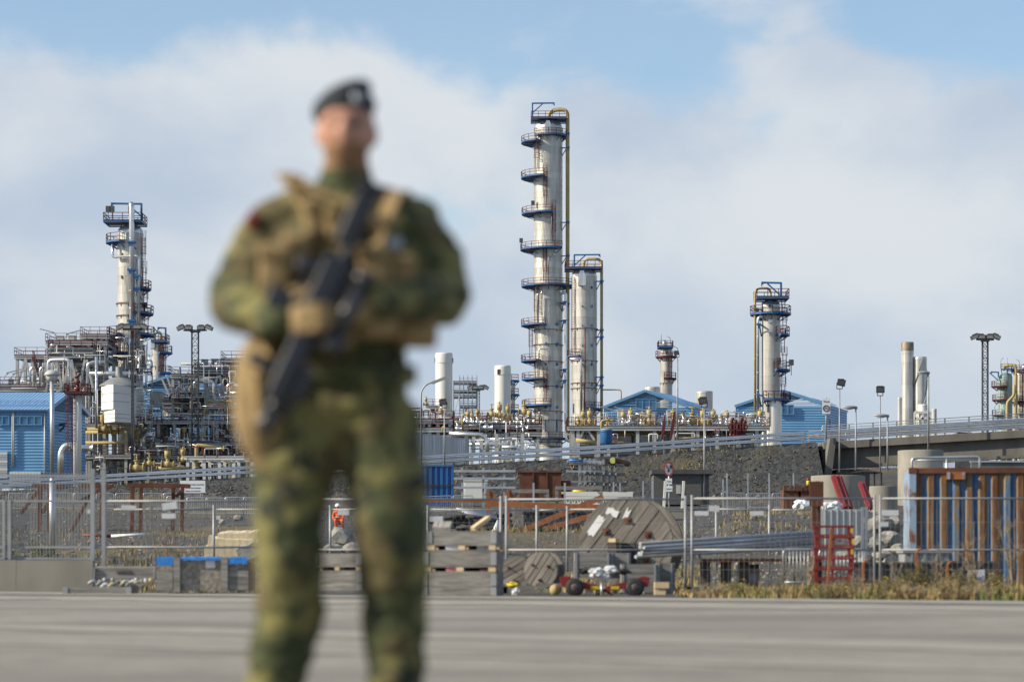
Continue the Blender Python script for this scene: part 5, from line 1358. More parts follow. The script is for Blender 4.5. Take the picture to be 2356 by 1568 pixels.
# seen under the bridge
pipe('fat ochre pipe seen under the bridge', [(1990, 1046), (2080, 1046)], 6, 300, 'yellow', n=14)
rack('low steel frame seen under the bridge', 2000, 2062, [1056, 1076], 296, 5, [2002, 2020, 2040, 2060], 'lightgrey')
clutter('under the bridge', 1998, 2066, 1054, 1086, 292, 300, 26, ['lightgrey', 'yellow', 'silverpipe', 'white'], 'small pipes under the bridge', (.5, 1.5))
drum('silver insulated drum under the bridge', 2026, 2048, 1068, 1086, 285, 'silverpipe', False); drum('second silver insulated drum under the bridge', 2046, 2064, 1073, 1088, 286, 'silverpipe', False)
clutter('right of the round pier', 2160, 2200, 1032, 1062, 300, 310, 22, ['lightgrey', 'silverpipe', 'galvdull'], 'small pipes right of the round pier', (.4, 1.2))

# ------------------------------------------------------------------ lattice light masts
def mast(label, x, ytop, ybot, D, wpx, headpx, base_z=None):
    c = P(x, ytop, D); zb = PZ(ybot, D) if base_z is None else base_z
    root = thing('light_mast', label, 'light mast', (c.x, D, zb), 'lattice light masts')
    w_ = L(wpx, D) / 2; crn = [(-w_, -w_), (w_, -w_), (w_, w_), (-w_, w_)]
    for dx, dy in crn: mb = MB(); mb.bar((c.x + dx, D + dy, zb), (c.x + dx, D + dy, c.z - .5), .11); mb.build('leg', 'darkgrey', root)
    mb = MB(); n = int((c.z - zb) / (w_ * 2.2)); h = (c.z - .5 - zb) / n
    for i in range(n):
        for k in range(4):
            a, b = crn[k], crn[(k + 1) % 4]
            if i % 2: a, b = b, a
            mb.bar((c.x + a[0], D + a[1], zb + i * h), (c.x + b[0], D + b[1], zb + (i + 1) * h), .06); mb.bar((c.x + a[0], D + a[1], zb + i * h), (c.x + b[0], D + b[1], zb + i * h), .05)
    mb.build('lattice', 'darkgrey', root, kind='stuff')
    hw = L(headpx, D) / 2
    mb = MB(); mb.bar((c.x - hw * .75, D, c.z - .35), (c.x + hw * .75, D, c.z - .35), .2, .2); mb.bar((c.x - hw * .6, D - .8, c.z - .5), (c.x + hw * .6, D - .8, c.z - .5), .12); mb.box((c.x, D, c.z - .55), (w_ * 3, w_ * 3, .12)); mb.build('head_frame', 'darkgrey', root)
    for k, f in enumerate((-1, -.45, .45, 1)):
        big = abs(f) == 1
        mb = MB(); cc = Vector((c.x + hw * .9 * f, D - .3, c.z))
        rot = Matrix.Rotation(R(22 * (1 if f > 0 else -1) if big else 0), 3, 'Y')
        mb.box(cc, (1.15, .8, .55), rot=rot); mb.box(cc + Vector((0, 0, .3)), (.7, .6, .25), rot=rot); lm = mb.build('floodlight', 'darkgrey', root)
        mb = MB(); mb.box(cc + Vector((0, -.42, -.05)), (.95, .04, .4), rot=rot); mb.build('lens', 'midgrey', lm)
mast('lattice light mast between the left column and the soldier', 449, 754, 1090, 350, 15, 72)
mast('lattice light mast in front of the left column', 305, 752, 1090, 335, 4.5, 60)
mast('lattice light mast right of the scaffold', 1100, 891, 960, 430, 7, 38)
mast('lattice light mast near the right edge, seen behind the bridge', 2266.5, 775, 1090, 330, 12, 54)
# ------------------------------------------------------------------ lamps and signs along the ramp
def G3(x, D, dz=0.0): X = PX(x, D); return Vector((X, D, gz(X, D) + dz))
def txt(body, loc, size, mt, parent, align='CENTER', name='lettering', space=1.0):
    c = bpy.data.curves.new(name, 'FONT'); c.body = body; c.size = size; c.align_x = align; c.align_y = 'CENTER'; c.extrude = 0.004; c.space_character = space
    tmp = bpy.data.objects.new(name, c); COL.objects.link(tmp); bpy.context.view_layer.update()
    me = bpy.data.meshes.new_from_object(tmp.evaluated_get(bpy.context.evaluated_depsgraph_get())); bpy.data.objects.remove(tmp)
    me.materials.clear(); me.materials.append(M[mt]); o = bpy.data.objects.new(name, me); COL.objects.link(o); o.parent = parent
    o.location = Vector(loc) - wpos(parent); o.rotation_euler = (R(90), 0, 0); return o
def lamp(label, x, y, ybase, D, style, side=1, group='street lamps', zb=None, r=0.07):
    top = P(x, y, D); zb = (PZ(ybase, D) if zb is None else zb)
    root = thing('street_lamp', label, 'street lamp', (top.x, D, zb), group)
    if style == 'flood':
        mb = MB(); mb.tube((top.x, D, zb), (top.x, D, top.z - .5), r, 8, r * .7); mb.build('pole', 'galvdull', root)
        mb = MB(); mb.box(top + Vector((side * .12, -.1, 0)), (.62, .42, .5), rot=Matrix.Rotation(R(12 * side), 3, 'Y')); mb.box(top + Vector((side * .12, .05, .18)), (.45, .3, .25)); hd = mb.build('lamp_head', 'black', root)
        mb = MB(); mb.bar(top + Vector((-.22, 0, -.45)), top + Vector((-.22, 0, 0)), .05); mb.bar(top + Vector((.22, 0, -.45)), top + Vector((.22, 0, 0)), .05); mb.bar(top + Vector((-.24, 0, -.47)), top + Vector((.24, 0, -.47)), .06); mb.build('yoke', 'black', hd)
        mb = MB(); mb.box(top + Vector((side * .12, -.315, -.02)), (.5, .01, .36)); mb.build('lens', 'darkgrey', hd)
    elif style == 'cobra':
        mb = MB(); mb.tube((top.x, D, zb), (top.x, D, top.z - .02), r, 8, r * .75); mb.build('pole', 'galvdull', root)
        mb = MB(); mb.ell(top + Vector((side * .42, 0, .02)), (.55, .2, .13), 14, 8); mb.box(top + Vector((0, 0, -.02)), (.22, .16, .2)); hd = mb.build('lamp_head', 'galvdull', root)
        mb = MB(); mb.ell(top + Vector((side * .5, 0, -.06)), (.36, .16, .10), 12, 6); mb.build('lens', 'glasspanel', hd)
    elif style == 'arm':
        mb = MB(); mb.path([(top.x, D, zb), (top.x, D, top.z - .2), (top.x + side * .5, D, top.z + .35), (top.x + side * 1.1, D, top.z + .5)], r, 8, bend=.5); mb.build('pole', 'galvdull', root)
        mb = MB(); q = top + Vector((side * 1.5, 0, .66)); mb.box(q, (1.3, .3, .2), rot=Matrix.Rotation(R(-22 * side), 3, 'Y')); hd = mb.build('lamp_head', 'galvdull', root)
        mb = MB(); mb.box(q + Vector((0, 0, -.11)), (1.05, .22, .06), rot=Matrix.Rotation(R(-22 * side), 3, 'Y')); mb.build('lens', 'glasspanel', hd)
    elif style == 'mushroom':
        mb = MB(); mb.tube((top.x, D, zb), (top.x, D, zb + 2.4), r * 1.5, 10); mb.tube((top.x, D, zb + 2.4), (top.x, D, zb + 2.55), r * 1.5, 10, r); mb.tube((top.x, D, zb + 2.55), (top.x, D, top.z - .1), r, 10); mb.build('pole', 'galv', root)
        mb = MB(); mb.lathe([(.001, .17), (.14, .15), (.24, .06), (.27, 0), (.25, -.03), (.001, -.03)], top, 20); hd = mb.build('lamp_head', 'lightgrey', root)
        mb = MB(); mb.lathe([(.20, -.035), (.19, -.13), (.10, -.2), (.001, -.21)], top, 16); mb.build('lens', 'glasspanel', hd)
    return root
lamp('tall floodlight lamp with black head near the speed sign', 1931.7, 880, 1085, 190, 'flood', 1)
lamp('floodlight lamp with square black head in front of the bridge', 2025, 896, 1085, 192, 'flood', 0.01)
lamp('low street lamp with head to the left, beside the abutment', 1969, 937, 1082, 175, 'cobra', -1)
lamp('low street lamp with head to the left, further right before the bridge', 2042, 956, 1082, 175, 'cobra', -1)
lamp('tall street lamp with long grey head rising over the bridge pier', 2136, 857, 1035, 198, 'cobra', -1, r=.09)
lamp('street lamp with rounded dark head standing on the embankment face', 1620.5, 922, 1147, 178, 'flood', -1)
lamp('slim lamp post in front of the middle shed', 1558.6, 812, 1012, 305, 'flood', -1, r=.12)
lamp('curved-arm strip lamp beside the soldier\'s right side', 969, 892, 1070, 205, 'arm', 1)
lamp('short lamp with hooded head before the pale grey wall', 1022.6, 925, 1070, 208, 'flood', -1)
lamp('mushroom-headed lamp post in front of the left blue shed', 120, 862, 1287, 80, 'mushroom', zb=gz(PX(120, 80), 80))
lamp('short grey mast lamp behind the speed sign', 1946, 990, 1012, 207, 'cobra', 1)
# speed zone sign
D = 201; c = P(1900.8, 934, D); root = thing('speed_sign', 'white zone sign reading Sone 30 beside the guard rail', 'road sign', P(1900.8, 1008, D))
mb = MB(); mb.tube(P(1900.8, 1010, D), P(1900.8, 914, D), .06, 8); mb.build('post', 'galvdull', root)
hw, hh = L(9.2, D), L(17.5, D)
mb = MB(); mb.b2((c.x - hw, D - .10, c.z - hh), (c.x + hw, D - .07, c.z + hh)); mb.build('plate', 'signwhite', root)
mb = MB(); mb.sector((0, 0, 0), hw * .62, hw * .85, -.01, .01, 0, 6.2832, 28); cc = c + Vector((0, -.115, -hh * .3)); mb.v = [(cc.x + v[0], cc.y + v[2], cc.z + v[1]) for v in mb.v]; mb.build('red_ring', 'maroon', root)
txt('30', cc + Vector((0, -.01, 0)), hw * .95, 'signblack', root); txt('Sone', c + Vector((0, -.115, hh * .62)), hw * .72, 'signblack', root)

# ------------------------------------------------------------------ yard behind the fences
def wire_fence(label, x0, x1, D, h, n, group='crowd barriers'):
    """galvanised crowd barrier between sheet columns, standing on the ground"""
    a, b = G3(x0, D), G3(x1, D); root = thing('crowd_barrier', label, 'barrier', (a + b) / 2, group)
    up = Vector((0, 0, 1)); mb = MB(); mb.path([a + up * .05, a + up * h, b + up * h, b + up * .05], .028, 6, bend=.12); mb.bar(a + up * .18, b + up * .18, .04); mb.build('frame', 'galv', root)
    k = int((b - a).length / .12); mb = MB()
    for i in range(1, k): q = a.lerp(b, i / k); mb.bar(q + up * .18, q + up * h, .016)
    mb.build('bars', 'galv', root, kind='stuff')
    for q in (a.lerp(b, .12), a.lerp(b, .88)): mb = MB(); mb.bar(q + Vector((0, -.3, .03)), q + Vector((0, .3, .03)), .06, .03); mb.build('foot', 'galv', root)
lefts = [(20, 62), (64, 108), (126, 168), (170, 212), (222, 262), (266, 306), (330, 372), (376, 418), (420, 462)]
for k, (a, b) in enumerate(lefts): wire_fence(f'{ordw[k]} crowd barrier from the left in the rear yard row', a, b, 160 + k % 2, 1.15, 18)
for k, (a, b) in enumerate(((384, 432), (430, 478), (474, 522), (518, 566), (560, 608))): wire_fence(f'{ordw[k]} crowd barrier of the nearer row beside the white sign', a, b, 146 - k, 1.1, 18)
for k, (a, b) in enumerate(((972, 1039), (1043, 1088))): wire_fence(['crowd barrier in front of the blue container', 'crowd barrier just right of the blue container'][k], a, b, 150, 1.1, 18)
for k, (a, b) in enumerate(((1660, 1715), (1718, 1775), (1778, 1830))): wire_fence(f'{ordw[k]} crowd barrier below the dark embankment at the right', a, b, 165, 1.1, 18)

# white notice board
D = 176; root = thing('notice_board', 'white notice board about used mercury masses in the left yard', 'sign', G3(443, D))
mb = MB(); mb.b2(P(414, 1132.5, D), P(472.5, 1105, D + .04)); bd = mb.build('board', 'signwhite', root)
for x in (420, 466): mb = MB(); mb.bar(G3(x, D + .08), P(x, 1106, D + .08), .08); mb.build('post', 'galvdull', root)
for t_, y, s_ in (('BRUKT HGG MASSE / Hg MASSE', 1114, .115), ('Grå fat, med kvikksølv', 1121.5, .125), ('Blå fat, uten kvikksølv', 1128.5, .125)):
    txt(t_, P(443.5, y, D - .01), s_ * 1.0, 'signblack', root)
# rusty trestles
def trestle(label, x0, x1, ytop, legs, D, diag=()):
    root = thing('rusty_trestle', label, 'trestle', G3((x0 + x1) / 2, D), 'rusty steel trestles')
    for yo in (0, .6): mb = MB(); mb.bar(P(x0, ytop, D) + Vector((0, yo, 0)), P(x1, ytop + 1, D) + Vector((0, yo, 0)), .14, .16); mb.build('top_beam', 'rust', root)
    for x in legs: mb = MB(); mb.bar(P(x, ytop + 1, D) + Vector((0, .3, 0)), G3(x, D + .3), .15); mb.build('leg', 'rust', root)
    for (xa, ya, xb, yb) in diag: mb = MB(); mb.bar(P(xa, ya, D) + Vector((0, .3, 0)), P(xb, yb, D) + Vector((0, .3, 0)), .13); mb.build('brace', 'rust', root)
trestle('rusty four-legged trestle in front of the white notice board', 293, 434, 1115.5, (303, 323, 397, 418), 107, ((403, 1142, 420, 1122),))
trestle('rusty A-frame trestle behind the left palisade gate', 75, 145, 1116, (90, 112), 108, ((45, 1180, 92, 1118), (95, 1180, 120, 1130)))
trestle('rusty A-frame trestle between the gate posts', 188, 255, 1116, (210, 233), 108, ((162, 1220, 212, 1125), (180, 1152, 230, 1125)))
# long pole lying on the ground, red then white
root = thing('marker_pole', 'red and white pole lying on the ground in the left yard', 'pole', G3(280, 98))
for (xa, xb, mt) in ((190, 255, 'red'), (256, 345, 'signwhite')): mb = MB(); mb.tube(G3(xa, 98, .12), G3(xb, 98, .12), .06, 8); mb.build('pole_section', mt, root)
# cream slabs
def slab(label, x0, x1, y0, y1, D, tilt, mt='foam', name='stone_slab', cat='slab', group='cream slabs', dep=1.0):
    a, b = P(x0, y1, D), P(x1, y0, D); c = (a + b) / 2; w_, h = b.x - a.x, b.z - a.z; mb = MB(); rg = random.Random(int(x0 * 7 + y0))
    nn = 9; top = [Vector((-w_ / 2 + w_ * i / nn, 0, h / 2 * rg.uniform(.72, 1.0))) for i in range(nn + 1)]; bot = [Vector((-w_ / 2 + w_ * i / nn + rg.uniform(-.02, .02), 0, -h / 2 * rg.uniform(.8, 1.0))) for i in reversed(range(nn + 1))]
    rot = Matrix.Rotation(R(tilt), 3, 'Y'); mb.prism([c + rot @ p for p in top + bot], (rg.uniform(-.1, .1), dep, .1)); mb.build(name, mt, label=label, cat=cat, group=group)
slab('topmost cream slab of the pile left of the soldier', 500, 592, 1224, 1245, 76, -2); slab('long cream slab in the middle of the pile', 478, 590, 1238, 1262, 75.5, 3); slab('lowest cream slab beside the fence post', 470, 560, 1258, 1284, 75, 2)
slab('grey slab leaning on the cream pile', 545, 600, 1250, 1286, 74.6, -20, 'boulder')
# boulders: rock by rock
rg = random.Random(21)
def boulder(label, x, y, rpx, D, mt='boulder', group='boulders'):
    bm = bmesh.new(); bmesh.ops.create_icosphere(bm, subdivisions=2, radius=1.0); sd_ = rg.random() * 50
    for v in bm.verts:
        f = 1 + .45 * mnoise.noise(v.co * 1.3 + Vector((sd_, 0, 0))); v.co = v.co * f; v.co.z *= .75
    me = bpy.data.meshes.new('boulder'); bm.to_mesh(me); bm.free(); me.materials.append(M[mt]); o = bpy.data.objects.new('boulder', me); COL.objects.link(o)
    r = L(rpx, D); o.scale = (r * rg.uniform(.9, 1.3), r, r * rg.uniform(.85, 1.1)); o.location = P(x, y, D); tag(o, label, 'boulder', group)
bl = [(1975, 1245, 20, 66), (2008, 1252, 24, 66), (2045, 1240, 26, 67), (2070, 1262, 18, 65.5), (2030, 1282, 24, 65), (1995, 1290, 20, 64.5), (2060, 1292, 20, 64.5), (1950, 1270, 18, 65.5), (2025, 1205, 26, 69), (2060, 1205, 22, 69.5), (1968, 1215, 18, 68.5), (1990, 1200, 14, 69.5)]
for k, (x, y, r_, d_) in enumerate(sorted(bl)): boulder(f'{ordw[k]} rough boulder from the left in the rock pile beside the rusted container', x, y, r_, d_, 'boulder', 'boulders in the rock pile')
for k, (x, y, r_, d_) in enumerate(((785, 1235, 32, 78), (810, 1262, 22, 76), (766, 1262, 18, 76), (548, 1190, 10, 120), (512, 1200, 8, 118))): boulder(['large pale boulder seen between the soldier\'s legs', 'smaller boulder low right between the soldier\'s legs', 'smaller boulder low left between the soldier\'s legs', 'dark boulder on the slope left of the soldier', 'small dark boulder on the slope left of the soldier'][k], x, y, r_, d_)

# blue shipping container under the embankment
def container(label, x0, x1, ytop, D, mt, rail, h=2.59, ln=None, z0=None, ends=True, pitch=0.28, dep=0.05, group='shipping containers', depth=2.44, top_rail=None):
    X0, X1 = PX(x0, D), (PX(x1, D) if ln is None else PX(x0, D) + ln); z0 = gz((X0 + X1) / 2, D) if z0 is None else z0; zt = PZ(ytop, D)
    root = thing('shipping_container', label, 'container', ((X0 + X1) / 2, D, z0), group)
    # corrugated front: local object with y=0 at the outer face so ribs can weather
    mb = MB(); n = int((X1 - X0 - .3) / pitch); p_ = (X1 - X0 - .3) / n; x = 0.0; H = zt - z0 - .28
    prof = []
    for i in range(n):
        prof += [(x, 0), (x + p_ * .38, 0), (x + p_ * .5, dep), (x + p_ * .88, dep)]; x += p_
    prof.append((x, 0))
    for (a, ya), (b, yb) in zip(prof, prof[1:]): mb.quad((a, ya, 0), (b, yb, 0), (b, yb, H), (a, ya, H))
    me = mb.data('side_sheet', mt, (0, 0, 0)); o = bpy.data.objects.new('side_sheet', me); COL.objects.link(o); o.parent = root
    o.location = Vector((X0 + .15, D + .035, z0 + .16)) - wpos(root)
    for xx in (X0, X1 - .15):
        mb = MB(); mb.b2((xx, D, z0), (xx + .15, D + .15, zt)); cp = mb.build('corner_post', rail, root)
        for zz in (z0, zt - .12): mb = MB(); mb.b2((xx - .01, D - .012, zz - .01), (xx + .17, D + .17, zz + .12)); mb.build('corner_casting', rail if rail != 'pale_end' else 'rust', cp)
    mb = MB(); mb.b2((X0 + .152, D, zt - .13), (X1 - .152, D + .1, zt - .01)); mb.build('top_rail', top_rail or rail, root)
    mb = MB(); mb.b2((X0 + .152, D, z0 + .01), (X1 - .152, D + .1, z0 + .16)); mb.build('bottom_rail', top_rail or rail, root)
    mb = MB(); mb.b2((X0 + .02, D + .16, z0 + .16), (X0 + .08, D + depth, zt - .05)); mb.build('end_wall', rail, root)
    mb = MB(); mb.b2((X1 - .08, D + .16, z0 + .16), (X1 - .02, D + depth, zt - .05)); mb.build('end_wall', rail, root)
    mb = MB(); mb.b2((X0 + .02, D + .12, zt - .06), (X1 - .02, D + depth, zt - .03)); mb.build('roof', rail, root)
    mb = MB(); mb.b2((X0 + .02, D + depth, z0 + .1), (X1 - .02, D + depth + .05, zt - .03)); mb.build('back_wall', rail, root)
    return root, X0, X1, z0, zt
bc, X0, X1, z0, zt = container('deep blue shipping container under the embankment beside the soldier', 959, 1043.5, 1069, 178, 'bluecont', 'bluecont', ln=None, pitch=.36, dep=.12)
mb = MB(); mb.b2((X0 - .03, 177.95, z0 + 1.45), (X1 + .02, 177.99, z0 + 1.53)); mb.build('mid_rail', 'black', bc)
M['pale_end'] = mat('pale_blue_end', (0.20, 0.29, 0.40), 0.55, c2=(0.25, 0.34, 0.44), scale=2, c3=(0.16, 0.07, 0.03), scale3=2.5, lo3=.52, hi3=.62)
rc, X0, X1, z0, zt = container('rusted blue shipping container at the right edge with brown streaks', 2096, 0, 1074, 55, 'rustcont', 'pale_end', ln=6.06, z0=-.25, pitch=.277, dep=.046, top_rail='rust')
mb = MB(); q = P(2203, 1093, 54.98); mb.box(q, (L(44, 55), .09, L(17, 55))); lb_ = mb.build('vent_cover', 'rustorange', rc)
for sx in (-.17, .17): mb = MB(); mb.box(q + Vector((sx, -.05, 0)), (.05, .05, .16)); mb.build('vent_lug', 'pale_end', lb_)

rc.rotation_euler[2] = R(-5.5)
# cable tray racks, shelter, rusty box
def gantry(label, xs_, ys_, D, x0, x1):
    root = thing('pipe_stand', label, 'stand', G3((x0 + x1) / 2, D), 'galvanised stands')
    for x in xs_: mb = MB(); mb.bar(G3(x, D), P(x, min(ys_) - 8, D), .16); mb.build('post', 'galvdull', root)
    for y in ys_: mb = MB(); mb.bar(P(x0, y, D - .12), P(x1, y, D - .12), .1, .16); mb.build('arm', 'galv', root)
    mb = MB(); mb.bar(P(xs_[1], 1140, D), P(xs_[2] - 4, 1112, D), .07); mb.build('brace', 'galvdull', root)
    return root
gantry('open galvanised stand right of the blue container', (1063, 1112, 1160), (1083, 1100, 1121), 172, 1044, 1186)
root = cabinet('white door-like cabin behind the galvanised stand', 1066, 1121, 1106, 1152, 176, 'white', 2, None)
root['category'] = 'cabin'
rb = thing('steel_tank', 'dark rust-brown open steel tank in the middle yard', 'tank', G3(1242, 150))
a, b = P(1195, 1150, 150), P(1289, 1090, 152.4); mb = MB(); mb.b2(a, b); mb.build('shell', 'rust', rb)
mb = MB(); mb.b2((a.x - .08, a.y - .08, b.z + .002), (b.x + .08, b.y + .08, b.z + .1)); mb.build('rim', 'rust', rb)
for f in (.33, .66): mb = MB(); mb.b2((a.x + (b.x - a.x) * f - .05, a.y - .07, a.z), (a.x + (b.x - a.x) * f + .05, a.y - .002, b.z)); mb.build('stiffener', 'rust', rb)
mb = MB(); mb.b2(P(1289.3, 1150, 150.3), P(1312, 1107, 152)); mb.build('side_box', 'rust', rb)
# cantilever rack with steel sections, each length of stock a thing
root = thing('cantilever_rack', 'grey cantilever rack loaded with steel sections before the embankment', 'rack', G3(1370, 158))
D = 158
for k, x in enumerate((1334, 1346, 1357, 1367, 1388, 1402, 1416)):
    mb = MB(); mb.bar(G3(x, D + .6 + .5 * (k % 3)), P(x, 1052 + k, D + .6 + .5 * (k % 3)), .17); up_ = mb.build('upright', 'galvdull', root)
    for y in (1064, 1087, 1112): mb = MB(); q = P(x, y + k * .8, D); mb.bar(q + Vector((0, .4, -.1)), q + Vector((0, -.9, .02)), .1, .14); mb.build('arm', 'galvdull', up_)
stk = [(1305, 1392, 1060, .16, 'galv', 'long pale steel section on the top tier of the rack'), (1310, 1420, 1066, .13, 'galvdull', 'grey steel section under the top one of the rack'), (1303, 1392, 1083, .14, 'galv', 'pale steel section on the middle tier of the rack'), (1345, 1438, 1088, .2, 'darkgrey', 'dark steel section on the middle tier of the rack'), (1310, 1395, 1107, .14, 'galvdull', 'grey steel section on the low tier of the rack'), (1350, 1441, 1111, .2, 'darkgrey', 'dark steel section on the low tier of the rack'), (1382, 1436, 1066, .12, 'midgrey', 'short grey section at the right of the top tier')]
for x0, x1, y, t_, mt, lb in stk: mb = MB(); mb.bar(P(x0, y, D - .7), P(x1, y + 3, D - .5), t_ * 1.6, t_); mb.build('steel_section', mt, label=lb, cat='steel section', group='steel sections on the rack')
for x, y, r_, mt, lb in ((1397, 1059.5, .17, 'rust', 'rusty pipe end on the top tier of the rack'), (1410, 1058.5, .20, 'lime', 'lime-capped pipe end on the top tier of the rack')):
    root = thing('pipe_length', lb, 'pipe', P(x, y, D), 'pipes on the rack')
    q = P(x, y, D - 1.2); mb = MB(); mb.tube(q, q + Vector((1.2, 5, 0)), r_, 14); mb.build('pipe_wall', 'rust', root); mb = MB(); mb.tube(q + Vector((0, -.03, 0)), q + Vector((0, -.004, 0)), r_ * 1.02, 14); mb.build('end_cap', 'black' if mt == 'rust' else mt, root)
for k in range(3): mb = MB(); mb.tube(P(1309, 1058 - k * .1, D - .9 + k * .3), P(1342, 1059.5, D - .9 + k * .3), .07, 8); mb.build('plastic_pipe', 'pvc_blue', label=['front', 'middle', 'rear'][k] + ' bright blue plastic pipe on the top tier of the rack', cat='pipe', group='blue plastic pipes')
# weathered timber frames
def tframe(label, x0, x1, y0, D):
    root = thing('weathered_gantry', label, 'timber frame', G3((x0 + x1) / 2, D), 'weathered timber frames')
    for yo in (0, 1.6):
        for x in (x0, x1): mb = MB(); mb.bar(G3(x, D + yo), P(x, y0, D + yo), .17); mb.build('post', 'wood', root)
        mb = MB(); mb.bar(P(x0 - 3, y0, D + yo - .02), P(x1 + 3, y0, D + yo - .02), .16, .2); mb.build('beam', 'wood', root)
        for (xa, xb) in ((x0, x0 + 14), (x1, x1 - 14)): mb = MB(); mb.bar(P(xa, y0 + 14, D + yo), P(xb, y0 + 1, D + yo), .12); mb.build('knee_brace', 'wood', root)
tframe('left weathered timber frame in front of the rusty tank', 1180, 1260, 1129, 130); tframe('right weathered timber frame before the cantilever rack', 1281, 1383, 1122, 132)
# white truss girder
D = 140; root = thing('truss_girder', 'white lattice girder lying behind the big cable drum', 'girder', G3(1375, D))
for y in (1136, 1144, 1160): mb = MB(); mb.bar(P(1299, y, D), P(1456, y + 1, D), .12, .16 if y > 1140 else .28); mb.build('chord', 'white', root)
for i in range(12): x = 1300 + i * 13; mb = MB(); mb.bar(P(x, 1145, D), P(x + 6.5, 1160, D), .06); mb.bar(P(x + 6.5, 1160, D), P(x + 13, 1145, D), .06); mb.build('lattice_bar', 'white', root)
for k, x in enumerate((1310, 1345, 1380, 1425, 1440)): mb = MB(); mb.box(P(x, 1133, D + .2), (.9, .4, .12)); mb.build('packing_plank', 'woodpale', label=f'{ordw[k]} pale plank from the left on the white girder', cat='plank', group='planks on the girder')
mb = MB(); mb.ell(P(1333, 1130, D + .4), (.4, .3, .24), 12, 8); mb.build('yellow_bag', 'flower', label='yellow bag lying on the white girder', cat='bag')
# orange rusty beams
ob = [((1120, 1158), (1385, 1166), .14, 95, 'long level rust-orange beam at half height'), ((1200, 1220), (1388, 1142), .15, 93, 'upper rust-orange beam leaning up to the right'), ((1250, 1217), (1372, 1182), .14, 92, 'lower rust-orange beam leaning up to the right'), ((1168, 1128), (1168, 1222), .15, 96, 'rust-orange upright post in the middle yard'), ((1123, 1128), (1123, 1180), .13, 96, 'rust-orange upright post left of the taller one'), ((1170, 1130), (1192, 1158), .12, 96, 'short rust-orange brace right of the upright'), ((1125, 1130), (1148, 1156), .12, 96, 'short rust-orange brace by the left upright'), ((965, 1151), (1135, 1151), .10, 97, 'rust-orange level beam beside the soldier'), ((1120, 1262), (1305, 1263), .07, 74, 'thin rusty rail low in front of the gravel bank')]
for a, b, t_, D, lb in ob: mb = MB(); mb.bar(P(*a, D), P(*b, D), t_, t_ * 1.4); mb.build('rusty_beam', 'rustorange', label=lb, cat='beam', group='rust-orange beams')
# black hose heap
rg = random.Random(9); root = thing('hose_heap', 'heap of black hoses with pale tubes on the gravel bank', 'hoses', G3(1100, 100))
for i in range(12):
    mb = MB(); c = G3(1060 + rg.uniform(-40, 80), 99 + rg.random() * 3, .1 + .05 * i); rr = rg.uniform(.6, 1.1)
    mb.path([c + Vector((rr * math.cos(a * .7), rr * .6 * math.sin(a * .7), .03 * a)) for a in range(10)], .09, 6, bend=.3); mb.build('hose', 'black', root)
for k in range(4): mb = MB(); mb.tube(P(1050 + k * 6, 1170 + k * 3, 98), P(1130 + k * 6, 1178 + k * 5, 98.5), .06, 6); mb.build('pale_tube', 'galv', root)
cabinet('black plastic tank block behind the leaning orange beams', 1205, 1370, 1180, 1222, 101, 'black', 2.5, None)['category'] = 'tank'
mb = MB(); mb.tube(G3(1140, 97), P(1145, 1195, 97), .25, 12, .02); mb.build('traffic_cone', 'paper', label='small white cone by the orange uprights', cat='cone')
# utility hut
D = 178; root = thing('utility_hut', 'small grey rendered hut with dark flat roof at the embankment foot', 'hut', G3(1566, D))
M['render'] = mat('grey_render', (0.075, 0.078, 0.075), .9, c2=(0.11, 0.112, 0.108), scale=6)
mb = MB(); mb.b2(P(1504, 1160, D), P(1606, 1090, D + 3)); mb.build('wall', 'render', root)
mb = MB(); mb.prism([P(1606.2, 1160, D), P(1606.2, 1090, D), P(1630, 1092, D + 3), P(1630, 1160, D + 3)], (.05, .05, 0)); mb.build('side_wall', 'render', root)
mb = MB(); mb.b2(P(1500, 1089.5, D - .3), P(1634, 1084, D + 3.4)); mb.build('roof', 'darkgrey', root)
mb = MB(); mb.b2(P(1556, 1135, D - .08), P(1566, 1115, D - .002)); mb.build('fuse_box', 'lightgrey', root)
# no-entry sign for vehicles on its trailer-like stand
D = 120; c = P(1538.3, 1078, D); root = thing('traffic_sign', 'round red-ringed prohibition sign with two white plates below', 'road sign', G3(1539, D))
mb = MB(); mb.tube(G3(1539, D), P(1539, 1062, D), .04, 8); mb.build('post', 'galv', root)
rx = L(12.3, D); rz_ = L(17.4, D)
def disc(r0, r1, yo, mt, nm, n=32, sx=1.0, a0=0, a1=6.2832):
    mb = MB(); mb.sector((0, 0, 0), r0, r1, -.008, .008, a0, a1, n); mb.v = [(c.x + v[0] * rx / rz_, c.y + yo + v[2] + v[0] * .7, c.z + v[1]) for v in mb.v]; return mb.build(nm, mt, root)
disc(0.001, rz_ * .82, -.06, 'signwhite', 'face'); disc(rz_ * .78, rz_, -.08, 'signred', 'red_ring')
mb = MB(); mb.bar(c + Vector((-rx * .55, -.30, rz_ * .55)), c + Vector((rx * .55, .12, -rz_ * .55)), .035, .03); mb.build('red_bar', 'signred', root)
for (dx, dz, w_, h) in ((.12, .12, .10, .12), (-.03, -.10, .10, .12), (.12, .02, .14, .04)): mb = MB(); mb.box(c + Vector((dx, -.09 + dx * .7, dz)), (w_, .02, h)); mb.build('pictogram', 'signblack', root)
for (y0, y1, x0, x1) in ((1100, 1113, 1531, 1546), (1117, 1130, 1528, 1547)):
    mb = MB(); mb.b2(P(x0, y1, D - .06), P(x1, y0, D - .03)); mb.build('plate', 'signwhite', root); mb = MB(); mb.b2(P(x0 + 3, (y0 + y1) / 2 + 1, D - .075), P(x1 - 3, (y0 + y1) / 2 - 1, D - .062)); mb.build('plate_text_line', 'midgrey', root)
